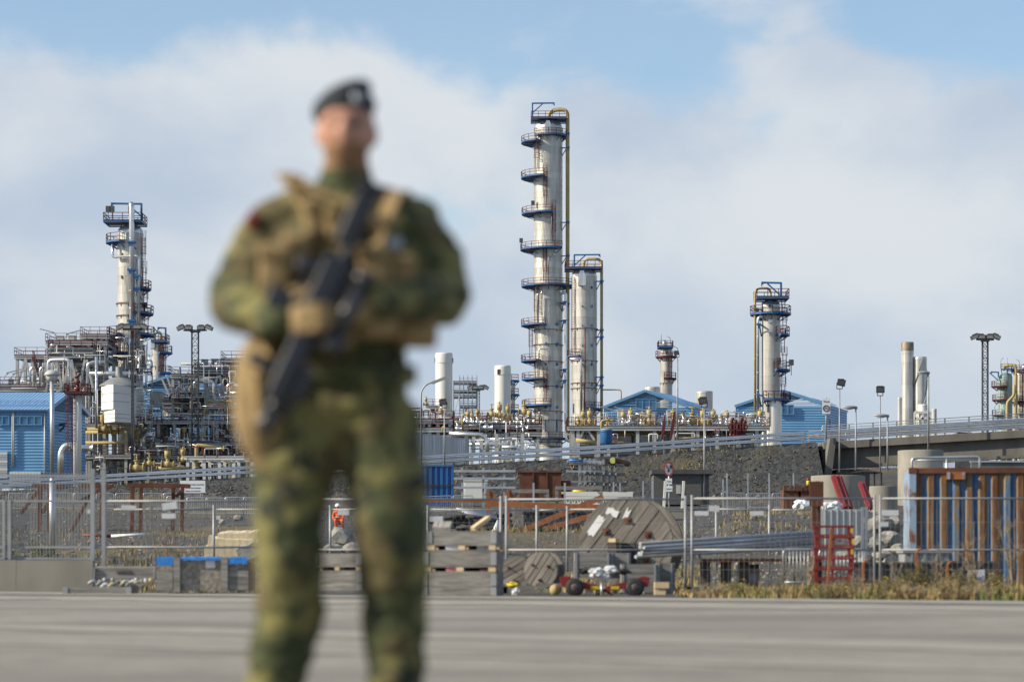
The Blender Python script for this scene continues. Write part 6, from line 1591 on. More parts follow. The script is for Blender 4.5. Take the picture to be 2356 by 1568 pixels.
# white leaning posts by the sign
for k, (x, xb) in enumerate(((1531, 1526), (1573, 1568))):
    mb = MB(); mb.bar(P(x, 1106, 118), P(xb, 1190, 118), .26, .12); mb.build('white_post', 'white', label=['white flat post leaning at the round sign', 'white flat post leaning right of the round sign'][k], cat='post', group='white leaning posts')
cabinet('long grey concrete trough below the round sign', 1480, 1580, 1175, 1195, 117, 'concrete', 1.0, None)['category'] = 'trough'
# slim marker posts in front of the embankment
for k, (x, y) in enumerate(((1412, 1108), (1427, 1110), (1480, 1106), (1502, 1107), (1664, 1102), (1673, 1088), (1721, 1088), (1770, 1088), (1826, 1088), (1862, 1117), (1300, 1110), (1228, 1110))):
    d_ = 150 if k not in (10, 11) else 110
    mb = MB(); q = G3(x, d_); mb.bar(q, P(x - .5, y, d_), .09, .09); mb.build('marker_post', 'galv', label=f'{ordw[k]} slim galvanised marker post before the embankment', cat='post', group='slim marker posts')
# rusty column and beams right
root = thing('rusty_column', 'short rusty steel column with square head plate', 'column', G3(1878, 62))
mb = MB(); mb.b2(P(1868, 1300, 62), P(1886, 1160, 62.2)); mb.build('shaft', 'rust', root)
mb = MB(); mb.b2(P(1863, 1164, 61.9), P(1894, 1107, 61.96)); mb.b2(P(1863, 1164, 62.25), P(1894, 1107, 62.3)); mb.b2(P(1876, 1164, 61.961), P(1881, 1107, 62.249)); mb.build('head', 'rust', root)
for k, (x0, x1, y0, y1) in enumerate(((1803, 1835, 1117, 1150), (1838, 1862, 1117, 1150))):
    root = thing('rusty_crate', ['left rusty steel crate below the dark embankment', 'right rusty steel crate below the dark embankment'][k], 'crate', G3((x0 + x1) / 2, 140), 'rusty steel crates')
    mb = MB(); mb.b2(P(x0, y1 + 20, 140), P(x1, y0 + 12, 141.5)); mb.build('bin', 'rust', root)
    for x in (x0, (x0 + x1) / 2, x1 - 5): mb = MB(); mb.b2(P(x, y0 + 12, 139.9), P(x + 6, y0, 140.3)); mb.build('lug', 'rust', root)
# hydrant
root = thing('marker_hydrant', 'small red and yellow hydrant marker below the embankment', 'hydrant', G3(1859.5, 140)); q = G3(1859.5, 140)
for (y0, y1, mt, r_) in ((1099, 1105, 'red', .09), (1105, 1116, 'flower', .1), (1116, 1128, 'galv', .06)): mb = MB(); mb.tube(P(1859.5, y1, 140), P(1859.5, y0, 140), r_, 10); mb.build('section', mt, root)
# concrete rings and blocks
def ring(label, x0, x1, y0, D, mt='concrete', name='concrete_ring', y1=None, hole=.88):
    r = L(x1 - x0, D) / 2; c = P((x0 + x1) / 2, y0, D); g_ = gz(c.x, D) - .3; root = thing(name, label, 'concrete ring', (c.x, D, g_), 'concrete rings')
    mb = MB(); mb.lathe([(r, g_), (r, c.z - .04), (r * .985, c.z), (r * hole, c.z), (r * hole, c.z - .5), (.001, c.z - .5)], (c.x, D, 0), 36, smooth=True); mb.build('wall', mt, root); return root
ring('wide concrete ring with the red bundles leaning on it', 1866, 1990, 1094, 128); ring('low dome-edged concrete ring left of the rusted container', 2000, 2064, 1118, 118)
rp = ring('huge round concrete basin beside the bridge pier', 2066, 2170, 1036, 182, hole=.96)
root = thing('long_wall', 'low grey concrete wall beyond the rusted container', 'wall', G3(2310, 170)); mb = MB(); mb.b2(P(2235, 1110, 170), P(2500, 1063, 170.4)); mb.build('panel', 'concrete_dark', root); mb = MB(); mb.b2(P(2234, 1062.8, 169.9), P(2501, 1060, 170.5)); mb.build('coping', 'galv', root)
# canopy under the bridge
root = thing('canopy', 'small dark canopy roof on thin posts under the bridge', 'canopy', G3(1995, 150)); mb = MB()
mb.prism([P(1950, 1088, 150), P(1990, 1079, 150), P(2032, 1086, 150), P(1990, 1084, 150)], (0, 3, 0)); mb.build('roof', 'darkgrey', root)
for x in (1965, 1985, 2012, 2028): mb = MB(); mb.bar(G3(x, 150.5), P(x, 1086, 150.5), .09); mb.build('post', 'darkgrey', root)
# red formwork bundles
for k, (xa, ya, xb, yb, wd) in enumerate(((1926, 1096, 1952, 1170, 30), (1985, 1112, 2006, 1170, 22))):
    root = thing('red_bundle', ['larger leaning bundle of red steel panels', 'smaller leaning bundle of red steel panels'][k], 'steel bundle', G3(xb, 96), 'red panel bundles')
    a, b = P(xa, ya, 98), P(xb, yb, 95)
    for i in range(5): mb = MB(); o_ = Vector((L(wd, 96) * (i - 2) / 5, .12 * i, .05 * (i % 2))); mb.bar(a + o_, b + o_, L(wd, 96) / 5.6, .12); mb.build('panel', 'red', root)
# film-wrapped goods
rg = random.Random(3)
def lump(label, x, y, rx_, rz_, D, mt, name='wrapped_bundle', cat='bundle', group=None):
    bm = bmesh.new(); bmesh.ops.create_icosphere(bm, subdivisions=3, radius=1.0); s_ = rg.random() * 40
    for v in bm.verts: v.co *= 1 + .5 * mnoise.noise(v.co * 2.1 + Vector((s_, 0, 0)))
    me = bpy.data.meshes.new(name); bm.to_mesh(me); bm.free(); me.materials.append(M[mt]); o = bpy.data.objects.new(name, me); COL.objects.link(o)
    o.location = P(x, y, D); o.scale = (L(rx_, D), L(rx_, D) * .8, L(rz_, D)); tag(o, label, cat, group); return o
lump('white film-wrapped bundle left of the rusty column', 1845, 1162, 20, 14, 90, 'plastic', group='film-wrapped bundles'); lump('white film-wrapped bundle right of the rusty column', 1912, 1165, 24, 12, 90, 'plastic', group='film-wrapped bundles')
# pale panel leaning behind the red barriers
root = thing('pale_sheet', 'pale grey sheet panel in a thin frame behind the red stack', 'panel', G3(1935, 64)); D = 64
mb = MB(); mb.b2(P(1884, 1231, D), P(1985, 1171, D + .06)); mb.build('sheet', 'lightgrey', root)
for i in range(1, 7): x = 1884 + i * 14.4; mb = MB(); mb.b2(P(x, 1231, D - .03), P(x + 1, 1171, D - .002)); mb.build('rib', 'palegrey', root)
for x in (1984, 1993): mb = MB(); mb.bar(G3(x, D - .1), P(x, 1166, D - .1), .07); mb.build('leg', 'galv', root)
# ------------------------------------------------------------------ fences, crates and stores along the road
def up(z): return Vector((0, 0, z))
# concrete wall at the left
root = thing('concrete_wall', 'low pale concrete wall at the left road edge', 'wall', (PX(60, 46), 46, 0))
xs = [-260, -110, 40, 216]
for a, b in zip(xs, xs[1:]):
    mb = MB(); A, B = P(a, 1362, 46), P(b - .6, 1288.5, 46)
    mb.prism([(A.x, 46 - .14, -.05), (A.x, 46 - .08, .60), (A.x, 46.14, .60), (A.x, 46.2, -.05)], (B.x - A.x, 0, 0)); mb.build('wall_block', 'concrete', root)
# palisade gate above it
D = 46.3; root = thing('palisade_gate', 'tall grey palisade gate of thin upright bars at the left edge', 'gate', (PX(90, D), D, .6))
for k, y in enumerate((1094, 1152, 1258, 1284)): mb = MB(); mb.bar(P(-80, y, D), P(237, y, D), .04); mb.build('rail', 'galvdull', root)
x = -80
while x < 208: mb = MB(); mb.bar(P(x, 1086, D), P(x, 1288, D), .013); mb.build('bar', 'midgrey', root); x += 7.2
for x in (213.5, 238.5): mb = MB(); mb.bar(P(x, 1078, D - .05), P(x, 1305, D - .05), .075); mb.build('gate_post', 'galvdull', root)
for x in (9, 22): mb = MB(); mb.bar(P(x, 1150, D - .05), P(x, 1286, D - .05), .06); mb.build('stay', 'galvdull', root)
# mobile fence panels
def heras(label, x0, x1, D, ytop, ybot, ymid, group='mobile fence panels', vw=.10, bot=True):
    root = thing('mobile_fence', label, 'fence panel', P((x0 + x1) / 2, ybot, D), group)
    for x in (x0, x1): mb = MB(); mb.tube(P(x, ytop, D), P(x, ybot, D), .026, 8); mb.build('post', 'galvdull', root)
    for y in (ytop + 8, ymid): mb = MB(); mb.tube(P(x0, y, D), P(x1, y, D), .020, 8); mb.build('rail', 'galvdull', root)
    mb = MB(); n = int(L(x1 - x0, D) / vw)
    for i in range(1, n): xx = x0 + (x1 - x0) * i / n; mb.bar(P(xx, ytop + 8, D), P(xx, ybot - 8, D), .005)
    for k in range(5): yy = ytop + 8 + (ybot - ytop - 16) * k / 4; mb.bar(P(x0, yy, D), P(x1, yy, D), .006)
    mb.build('wire_mesh', 'galvdull', root, kind='stuff')
    for x in (x0, x1): mb = MB(); c = P(x, ybot, D); c.z = gz(c.x, D) + .06; mb.box(c, (.24, .6, .13)); mb.build('foot_block', 'concrete_dark', root)
    return root
D = 47
heras('mobile fence panel at the right edge before the rusted container', 2025, 2440, D, 1138, 1372, 1264)
heras('mobile fence panel between the cable drum and the red stack', 1592, 2012, D, 1138, 1372, 1264)
heras('mobile fence panel before the big cable drum', 1165, 1577, D, 1140, 1370, 1264, vw=.3)
heras('mobile fence panel left of the crates, mostly behind the soldier', 640, 1152, D, 1140, 1370, 1264, vw=.3)
heras('mobile fence panel left of the soldier with white plates', 242, 638, D, 1144, 1368, 1258, vw=.14)
# second fence line further back, on the bank
D = 66
pts = [(262, 1171), (492, 1171), (760, 1171), (985, 1171), (1235, 1173), (1305, 1171), (1648, 1170), (1770, 1172), (1900, 1172)]
for k, ((a, ya), (b, yb)) in enumerate(zip(pts, pts[1:])):
    root = thing('wire_fence', f'{ordw[k]} bay from the left of the rear wire fence', 'fence', G3((a + b) / 2, D), 'bays of the rear wire fence')
    mb = MB(); mb.tube(P(a, ya, D), P(b, yb, D), .022, 6); mb.build('top_rail', 'galvdull', root)
    mb = MB(); mb.tube(P(b, ya - 10, D), G3(b, D), .035, 8); mb.build('post', 'galvdull', root)
    mb = MB(); w_ = L(b - a, D); n = int(w_ / .16); h = 1.1; q = P(a, ya, D)
    for i in range(n):
        for s_ in (-1, 1):
            x0_ = q.x + i * .16
            xa, xb = (x0_, x0_ + .5) if s_ > 0 else (x0_ + .5, x0_)
            mb.bar((xa, D, q.z), (xb, D, q.z - 1.1), .004)
    mb.build('chain_link', 'galvdull', root, kind='stuff')
# small white plates wired on the fences
pl = [(1004, 1193, 30, 12, 64, 0), (2048, 1179, 38, 13, 46.5, 0), (1810 + 223, 1205, 22, 11, 46.8, 0), (1643, 1169, 24, 13, 46.8, 4), (1614, 1180, 32, 10, 46.6, 0), (1742, 1180, 30, 10, 46.6, -2), (390, 1163, 34, 16, 46.7, -8), (388, 1186, 32, 12, 46.7, 0), (296, 1167, 34, 11, 46.6, 2), (205, 1176, 12, 9, 60, 0), (502, 1190, 9, 9, 64, 0), (790, 1178, 26, 12, 64, 0)]
lbs = ['white plate on the rear fence by the crates', 'wide white plate beside the rusted container', 'small white plate under the wide one near the container', 'tilted white plate on the fence behind the drum', 'blank white plate low on the fence right of the drum', 'blurred white plate further right of the drum', 'tilted white plate on the fence left of the soldier', 'white plate hanging under the tilted one left of the soldier', 'grey-white plate on the fence near the rusty trestle', 'tiny white plate behind the gate', 'tiny white plate on the post by the cream slabs', 'white plate seen between the soldier\'s legs']
for k, (x, y, w_, h, d_, t_) in enumerate(pl):
    mb = MB(); c = P(x, y, d_); mb.box(c, (L(w_, d_), .012, L(h, d_)), rot=Matrix.Rotation(R(t_), 3, 'Y')); mb.build('fence_plate', 'paper', label=lbs[k], cat='plate', group='white plates on the fences')
# leaning wooden stakes left
for k, (xa, ya, xb, yb) in enumerate(((331, 1160, 341, 1308), (349, 1162, 341, 1310), (350, 1225, 356, 1310), (299, 1160, 296, 1215))):
    mb = MB(); mb.bar(P(xa, ya, 52), P(xb, yb, 52), .05); mb.build('wooden_stake', 'wood', label=['first leaning stake of the crossed pair left of the soldier', 'second leaning stake of the crossed pair left of the soldier', 'short stake at the foot of the crossed pair', 'thin stake left of the crossed pair'][k], cat='stake', group='wooden stakes')
# stakes painted orange at the right
for k, (xa, ya, xb, yb) in enumerate(((1986, 1296, 1985, 1368), (2108, 1270, 2110, 1330), (2180, 1300, 2178, 1370), (1913, 1215, 1902, 1372))):
    mb = MB(); D = 44.2; mb.bar(P(xa, ya, D), P(xb, yb, D), .045); 
    if k < 3: mb.path([P(xa, ya + 2, D), P(xa + 4, ya - 8, D), P(xa + 14, ya - 9, D)], .02, 6)
    mb.build('orange_stake', 'rustorange', label=['orange hooked stake left of the fence post', 'orange hooked stake in front of the dark skip', 'orange hooked stake beside the blue lettered sign', 'long orange strap hanging on the red stack'][k], cat='stake', group='orange stakes')

# pallet collars and crates: planks, corner hinges
def collar(root, x0, x1, y0, y1, D, dep=.8, mt='wood'):
    A, B = P(x0, y1, D), P(x1, y0, D); t = .025
    for (lo, hi) in (((A.x, D, A.z), (B.x, D + t, B.z)), ((A.x, D + dep - t, A.z), (B.x, D + dep, B.z)), ((A.x, D + t + .001, A.z), (A.x + t, D + dep - t - .001, B.z)), ((B.x - t, D + t + .001, A.z), (B.x, D + dep - t - .001, B.z))):
        mb = MB(); mb.b2(lo, hi); mb.build('board', mt, root)
    for x in (A.x, B.x):
        mb = MB(); mb.box((x + (.03 if x == A.x else -.03), D - .006, (A.z + B.z) / 2), (.09, .008, (B.z - A.z) * .9)); mb.build('hinge_plate', 'galvdull', root)
def pallet(root, x0, x1, y0, y1, D, dep=.8):
    A, B = P(x0, y1, D), P(x1, y0, D); H = B.z - A.z
    for i in range(5): mb = MB(); yy = D + dep * i / 5; mb.b2((A.x, yy, B.z - .022), (B.x, yy + .12, B.z)); mb.build('deck_board', 'wood', root)
    for f in (0, .45, .9):
        for g in (0, .42, .85): mb = MB(); x = A.x + (B.x - A.x) * f; mb.b2((x, D + dep * g, A.z + .022), (x + (B.x - A.x) * .1, D + dep * g + .12, B.z - .024)); mb.build('block', 'woodpale', root)
    for g in (0, .42, .85): mb = MB(); mb.b2((A.x, D + dep * g, A.z), (B.x, D + dep * g + .12, A.z + .02)); mb.build('runner', 'wood', root)
def stackbox(label, x0, x1, rows, D, dep=.8, rz=-9):
    root = thing('pallet_crate', label, 'crate', (PX((x0 + x1) / 2, D), D + dep / 2, PZ(rows[-1][1], D)), 'pallet crates')
    for kind, y0, y1 in [(r[2], r[0], r[1]) for r in rows]: (collar if kind == 'c' else pallet)(root, x0, x1, y0, y1, D, dep)
    A, B = P(x0, rows[-1][1], D), P(x1, rows[0][0], D); mb = MB(); mb.b2((A.x + .06, D + dep * .55, A.z + .02), (B.x - .06, D + dep * .6, B.z - .06)); mb.build('gap_shade_board', 'wooddark', root)  # dark board added to blacken the shaded gaps behind the planks
    root.rotation_euler[2] = R(rz)
    return root
stackbox('top pallet crate of the grey wooden stack right of the soldier', 992, 1150, [(1221, 1250.5, 'c'), (1251, 1267, 'p')], 38.6)
stackbox('middle pallet crate of the grey wooden stack right of the soldier', 984, 1150, [(1267.5, 1300.5, 'c'), (1301, 1316.5, 'p')], 38.6)
stackbox('bottom pallet crate of the grey wooden stack, two collars high', 982, 1150, [(1317, 1348, 'c'), (1348.5, 1370, 'c')], 38.6)
stackbox('upper pallet crate seen between the soldier\'s legs', 730, 838, [(1272, 1300, 'c'), (1300.5, 1314, 'p')], 40)
stackbox('lower pallet crate seen between the soldier\'s legs', 728, 840, [(1314.5, 1340, 'c'), (1340.5, 1358, 'c')], 40)
for k, (x0, x1, y0, y1, mt, lb) in enumerate(((1025, 1058, 1252, 1266, 'paper', 'white packet inside the top crate gap'), (1097, 1130, 1254, 1264, 'paper', 'second white packet inside the top crate gap'), (1026, 1060, 1302, 1315, 'pink', 'pink foam block inside the middle crate gap'), (1104, 1132, 1309, 1316, 'pink', 'small pink foam piece inside the middle crate gap'))):
    mb = MB(); mb.b2(P(x0, y1, 38.66), P(x1, y0, 38.9)); mb.build('packed_item', mt, label=lb, cat='packet', group='packed items in the crates')
mb = MB(); mb.bar(P(1088, 1216, 38.9), P(1124, 1190, 39.1), .11, .06); mb.build('wood_offcut', 'woodpale', label='pale wood offcut sticking up from the top crate', cat='offcut')
slab('pale stone lump on top of the crates beside the soldier', 995, 1035, 1211, 1222, 38.9, 0, 'boulder', 'stone_lump', 'stone', None, .2)
# crates at the left
root = thing('wooden_box', 'tilted pale wooden lid board with faded stamp, left crates', 'box', P(285, 1335, 42.5)); D = 42.5
mb = MB(); mb.prism([P(214, 1331, D), P(356, 1331, D), P(358, 1304, D), P(219, 1304, D)], (0, .03, .01)); mb.build('board', 'wood', root)
for x in (217, 355): mb = MB(); mb.bar(P(x - 1, 1332, D - .02), P(x + 1, 1304, D - .02), .05, .02); mb.build('hinge_plate', 'galvdull', root)
txt('HORTA', P(286, 1316, D - .01), .085, 'wooddark', root, name='stamp')
root = thing('pallet_collar', 'low pallet collar lying on the ground at the left', 'collar', P(225, 1367, 41.8)); collar(root, 146, 300, 1349, 1367, 41.8, .8)
rg = random.Random(31)
for k in range(9):
    x = 226 + k * 13 + rg.uniform(-4, 4); D = 42.1; c = P(x, 1344 + rg.uniform(-4, 5), D); mb = MB(); a = rg.uniform(-1, 1)
    mb.path([c + Vector((-.14, 0, .05 * a)), c + Vector((-.05, 0, .06)), c + Vector((.04, .02, -.04)), c + Vector((.14, .02, .05))], .028, 8, bend=.06)
    mb.tube(c + Vector((.12, .02, .045)), c + Vector((.17, .02, .07)), .045, 8)
    mb.build('pipe_fitting', ['galvdull', 'midgrey', 'paper', 'yellow', 'darkgrey'][k % 5], label=f'{ordw[k]} small bent pipe fitting from the left in the low collar', cat='fitting', group='pipe fittings in the collar')
root = thing('chipboard_crate', 'big chipboard crate with grey corner posts and blue tarpaulin edge', 'crate', P(470, 1358, 42)); D = 42
mb = MB(); mb.b2(P(362, 1358, D + .05), P(582, 1287, D + .9)); mb.build('panel', 'osb', root)
for (xa, xb) in ((360, 398), (524, 572)):
    for i in range(3): mb = MB(); mb.b2(P(xa, 1312 + i * 15.3 + 14.6, D + .01), P(xb, 1312 + i * 15.3, D + .045)); mb.build('plank', 'wood', root)
for xa in (399, 508.5): mb = MB(); mb.b2(P(xa, 1360, D - .03), P(xa + 16, 1281, D + .03)); mb.build('post', 'wood', root)
mb = MB(); mb.b2(P(572, 1357, D - .01), P(586, 1292, D + .04)); mb.build('corner_post', 'wooddark', root)
for (xa, xb, y1) in ((360, 398, 1300), (415, 508, 1288), (525, 568, 1297)):
    mb = MB(); n = 12; a = [P(xa + (xb - xa) * i / n, 1282 + 1.5 * math.sin(i * 2.1), D - .012 - .01 * (i % 2)) for i in range(n + 1)]; b = [P(xa + (xb - xa) * i / n, y1 + 1.2 * math.sin(i * 1.3 + 1), D - .012 - .012 * ((i + 1) % 2)) for i in range(n + 1)]
    for i in range(n): mb.quad(a[i], b[i], b[i + 1], a[i + 1], True); mb.quad(a[i], a[i + 1], a[i + 1] + Vector((0, .4, .02)), a[i] + Vector((0, .4, .02)), True)
    mb.build('tarpaulin', 'tarp', root)
mb = MB(); mb.b2(P(473, 1305, D + .03), P(495, 1288.5, D + .049)); mb.build('paper_note', 'paper', root)

# cable drums
def flange(root, c, Rr, nrm_rot, planks, ang, th, mt='woodreel', hole=.16):
    """disc of parallel planks; local frame: x,z in the disc plane, y its axis"""
    Mx = Matrix.Translation(c) @ nrm_rot
    w_ = 2 * Rr / planks; ca, sa = math.cos(ang), math.sin(ang); rr_ = random.Random(planks)
    for i in range(planks):
        u0, u1 = -Rr + i * w_ + .006, -Rr + (i + 1) * w_ - .006; n = 6; pts = []
        us = [u0 + (u1 - u0) * k / n for k in range(n + 1)]
        pts = [(u, math.sqrt(max(0, Rr * Rr - u * u))) for u in us] + [(u, -math.sqrt(max(0, Rr * Rr - u * u))) for u in reversed(us)]
        dy = rr_.uniform(-.008, .008)
        # local plank: x along the plank
        mb = MB(); mb.prism([(v, dy, u) for u, v in pts], (0, th, 0)); me = mb.data('plank', mt, (0, 0, 0))
        o = bpy.data.objects.new('plank', me); COL.objects.link(o); o.parent = root
        o.matrix_local = Matrix.Translation(-wpos(root)) @ Mx @ Matrix.Rotation(-ang, 4, 'Y')
def reel(label, x, y, Rr, D, yaw, width, planks, ang, bolts=6, hub=.35):
    c = P(x, y, D); rot = Matrix.Rotation(R(yaw), 4, 'Z')
    root = thing('cable_drum', label, 'cable drum', (c.x, c.y, c.z - Rr), 'wooden cable drums')
    flange(root, c, Rr, rot, planks, ang, .07); flange(root, c + (rot @ Vector((0, width, 0))), Rr, rot, planks, -ang, .07)
    Mx = Matrix.Translation(c) @ rot
    mb = MB(Mx); mb.lathe([(Rr * .55, .075), (Rr * .55, width - .005)], (0, 0, 0), 24, axis='Y'); mb.build('barrel', 'wooddark', root)
    mb = MB(Mx); 
    for k in (0, width): mb.lathe([(Rr * 1.0, k + .0), (Rr * 1.006, k), (Rr * 1.006, k + .07), (Rr * 1.0, k + .07)], (0, 0, 0), 40, axis='Y')
    mb.build('rim_band', 'woodreel', root)
    for i in range(bolts):
        a = 2 * math.pi * i / bolts + .45; mb = MB(Mx); mb.tube((math.cos(a) * Rr * .52, -.075, math.sin(a) * Rr * .52), (math.cos(a) * Rr * .52, .01, math.sin(a) * Rr * .52), Rr * .035, 8); mb.box((math.cos(a) * Rr * .52, -.014, math.sin(a) * Rr * .52), (Rr * .13, .02, Rr * .13)); mb.build('bolt', 'rust', root)
    return root, Mx
rd, Mx = reel('huge wooden cable drum with torn white paper labels', 1440, 1254, 1.0, 50, -17, .85, 9, R(52))
for (u, v, w_, h, t_) in ((-.64, .40, .17, .50, 36), (-.28, .70, .26, .18, 25), (.02, .64, .10, .24, 26)):
    rgp = random.Random(int(abs(u) * 100)); n = 5; mb = MB(Mx)
    tp = [(-w_ / 2 + w_ * i / n, h / 2 + rgp.uniform(-.05, .02)) for i in range(n + 1)]; bt = [(w_ / 2 - w_ * i / n, -h / 2 + rgp.uniform(-.02, .06)) for i in range(n + 1)]
    ct, st_ = math.cos(R(t_)), math.sin(R(t_)); mb.prism([(u + a * ct + b * st_, -.016, v - a * st_ + b * ct) for a, b in tp + bt], (0, .004, 0)); mb.build('paper_label', 'paper', rd)
mb = MB(Mx); mb.b2((-.22, -.12, -.62), (.22, -.012, .05)); hb = mb.build('hub_hole_shade', 'black', rd)  # solid black block painting the darkness inside the hub hole
mb = MB(Mx); mb.b2((-.26, -.5, -.66), (-.08, -.125, .06)); mb.build('axle_block', 'wooddark', rd)
mb = MB(Mx); mb.b2((-.24, -.51, .062), (-.09, -.2, .14)); mb.build('axle_wedge', 'woodpale', rd)
reel('small grey cable drum in front of the big one', 1243, 1311, .325, 43, -24, .30, 6, R(55), 3)
reel('small cable drum half hidden behind the crates', 1186, 1316, .30, 44, -10, .25, 6, R(30), 3)
# crates in front of the big drum
for k, (x0, x1, y0, y1, d_) in enumerate(((1322, 1402, 1271, 1330, 46), (1404, 1448, 1271, 1330, 46.6), (1430, 1510, 1297, 1362, 45), (1512, 1548, 1294, 1366, 45.6))):
    root = thing('wooden_crate', ['grey crate directly before the big drum', 'narrow grey crate end beside it before the big drum', 'larger grey crate right below the drum', 'dark grey crate end at the right below the drum'][k], 'crate', P((x0 + x1) / 2, y1, d_), 'grey crates at the drum')
    n = 3; h = (y1 - y0) / n
    for i in range(n): mb = MB(); mb.b2(P(x0, y0 + (i + 1) * h - .5, d_), P(x1, y0 + i * h, d_ + .6)); mb.build('plank', 'wood', root)
    for x in (x0 + 2, x1 - 5): mb = MB(); mb.b2(P(x, y1, d_ - .012), P(x + 4, y0, d_ - .002)); mb.build('strap', 'galvdull', root)
mb = MB(); mb.b2(P(1506, 1352, 42), P(1538, 1338, 42.2)); mb.b2(P(1506, 1368, 42.02), P(1530, 1353, 42.2)); mb.build('timber_block', 'woodpale', label='pale timber block at the right of the red cart', cat='timber block')
mb = MB(); mb.bar(P(1400, 1371, 41), P(1620, 1378, 37.5), .12, .05); mb.build('dark_plank', 'wooddark', label='dark plank lying along the road edge', cat='plank')
# red hand carts
def cart(label, x, y, D, flip):
    c = P(x, y, D); s = -1 if flip else 1; root = thing('hand_cart', label, 'cart', c, 'red hand carts')
    mb = MB(); 
    prof = [(-.32, .32), (-.28, .17), (.05, .13), (.42, .10), (.42, .17), (.05, .26), (-.20, .345)]
    mb.prism([c + Vector((s * a, -.16, b)) for a, b in (prof if s > 0 else prof)], (0, .32, 0)); mb.build('hopper', 'red', root)
    for yo in (-.2, .2):
        wc = c + Vector((-s * .06, yo, .155)); mb = MB(); mb.lathe([(.07, -.03), (.145, -.035), (.155, -.02), (.155, .02), (.145, .035), (.07, .03)], wc, 20, axis='Y'); wh = mb.build('wheel', 'black', root)
        mb = MB(); mb.lathe([(.001, -.036), (.035, -.034), (.07, -.028), (.07, .028), (.001, .036)], wc, 14, axis='Y'); mb.build('rim', 'darkgrey', wh)
        mb = MB(); mb.tube(wc + Vector((0, -.045, 0)), wc + Vector((0, .045, 0)), .022, 8); mb.build('hub', 'red', wh)
    mb = MB(); mb.bar(c + Vector((-s * .06, -.2, .155)), c + Vector((-s * .06, .2, .155)), .03); mb.build('axle', 'darkgrey', root)
    mb = MB(); mb.path([c + Vector((s * .40, -.1, .13)), c + Vector((s * .52, -.1, .06)), c + Vector((s * .60, -.1, .01))], .018, 6); mb.path([c + Vector((s * .40, .1, .13)), c + Vector((s * .52, .1, .06)), c + Vector((s * .60, .1, .01))], .018, 6); mb.build('handle', 'red', root)
    mb = MB(); mb.box(c + Vector((s * .28, -.163, .15)), (.14, .006, .05)); mb.build('label_strip', 'flower', root)
cart('left red hand cart with black wheels at the road edge', 1330, 1371, 41, False); cart('right red hand cart facing the left one', 1452, 1371, 41, True)
for k, (x, y, a, b) in enumerate(((1372, 1316, 17, 11), (1405, 1310, 16, 9), (1392, 1326, 12, 10))): lump(['white crumpled sack on the left of the red carts', 'white crumpled sack higher on the red carts', 'dirty white sack between the red carts'][k], x, y, a, b, 40.9, 'paper', 'sack', 'sack', 'sacks on the carts')
lump('black plastic bag on the right cart', 1432, 1314, 18, 7, 41.2, 'black', 'plastic_bag', 'bag'); lump('black plastic bag behind the left cart', 1345, 1312, 16, 7, 41.4, 'black', 'plastic_bag', 'bag')
mb = MB(); mb.ell(P(1277, 1356, 41), (.095, .09, .095), 16, 10); mb.lathe([(.097, -.012), (.1, 0), (.097, .012)], P(1277, 1356, 41), 16, axis='X'); mb.build('buoy', 'yellow', label='yellow round float on the ground by the left cart', cat='float')
mb = MB(); mb.tube(P(1384, 1340, 40.5), P(1384, 1376, 40.5), .02, 8); mb.build('short_post', 'galv', label='short pale post between the red carts', cat='post')
for k, (x0, x1, y0, y1) in enumerate(((1170, 1230, 1345, 1372), (1232, 1300, 1341, 1349))): mb = MB(); mb.b2(P(x0, y1, 42.2), P(x1, y0, 42.5)); mb.build('timber_beam', 'wood', label=['grey timber end right of the crate stack', 'grey timber lying before the small drum'][k], cat='timber', group='timbers by the small drum')
lump('white sack at the foot of the crate stack', 1188, 1362, 9, 10, 41.5, 'paper', 'sack', 'sack'); lump('yellow cloth beside the crate stack', 1180, 1344, 14, 6, 42, 'flower', 'cloth', 'cloth')

# galvanised pole bundle on a timber trestle
rg = random.Random(17); D = 50
for k in range(9):
    a = P(1462 + rg.uniform(0, 20), 1250 + (k % 5) * 7.5, 48 + (k // 5) * .3); b = P(1878, 1224 + (k % 5) * 8 + rg.uniform(-2, 2), 52 + (k // 5) * .3)
    mb = MB(); mb.tube(a, b, .038, 10); mb.build('steel_pole', 'galv' if k % 3 else 'galvdull', label=f'{ordw[k]} long galvanised pole of the bundle on the timber trestle', cat='pole', group='galvanised poles on the trestle')
root = thing('timber_trestle', 'dark heavy timber trestle carrying the galvanised poles', 'trestle', P(1745, 1350, 49))
for k, y in enumerate((1277, 1285)): mb = MB(); mb.b2(P(1612 + k * 6, y + 6, 48.8 + k * .02), P(1880, y, 49.6)); mb.build('beam', 'wood' if k == 0 else 'rust', root)
for x in (1612, 1660, 1700, 1868): mb = MB(); mb.b2(P(x, 1345, 49), P(x + 20, 1291.5, 49.25)); mb.build('leg', 'wooddark', root)
mb = MB(); mb.tube(P(1700, 1330, 49.5), P(1745, 1330, 49.5), .30, 18); mb.build('steel_ring', 'galvdull', label='galvanised ring lying under the timber trestle', cat='ring')
# crowd barriers stored near the red stack
for k, (a, b) in enumerate(((1802, 1872), (1885, 1990))):
    D = 48.5 + k; root = thing('crowd_barrier', ['crowd barrier leaning under the pole bundle', 'crowd barrier behind the red stack'][k], 'barrier', P((a + b) / 2, 1348, D), 'stored crowd barriers')
    mb = MB(); mb.path([P(a, 1344, D), P(a, 1262, D), P(b, 1262, D), P(b, 1344, D)], .018, 8, bend=.1); mb.tube(P(a, 1338, D), P(b, 1338, D), .014, 6); mb.build('frame', 'galv', root)
    x = a + 6
    while x < b - 2: mb = MB(); mb.tube(P(x, 1338, D), P(x, 1262, D), .009, 6); mb.build('bar', 'galv', root); x += 8.5
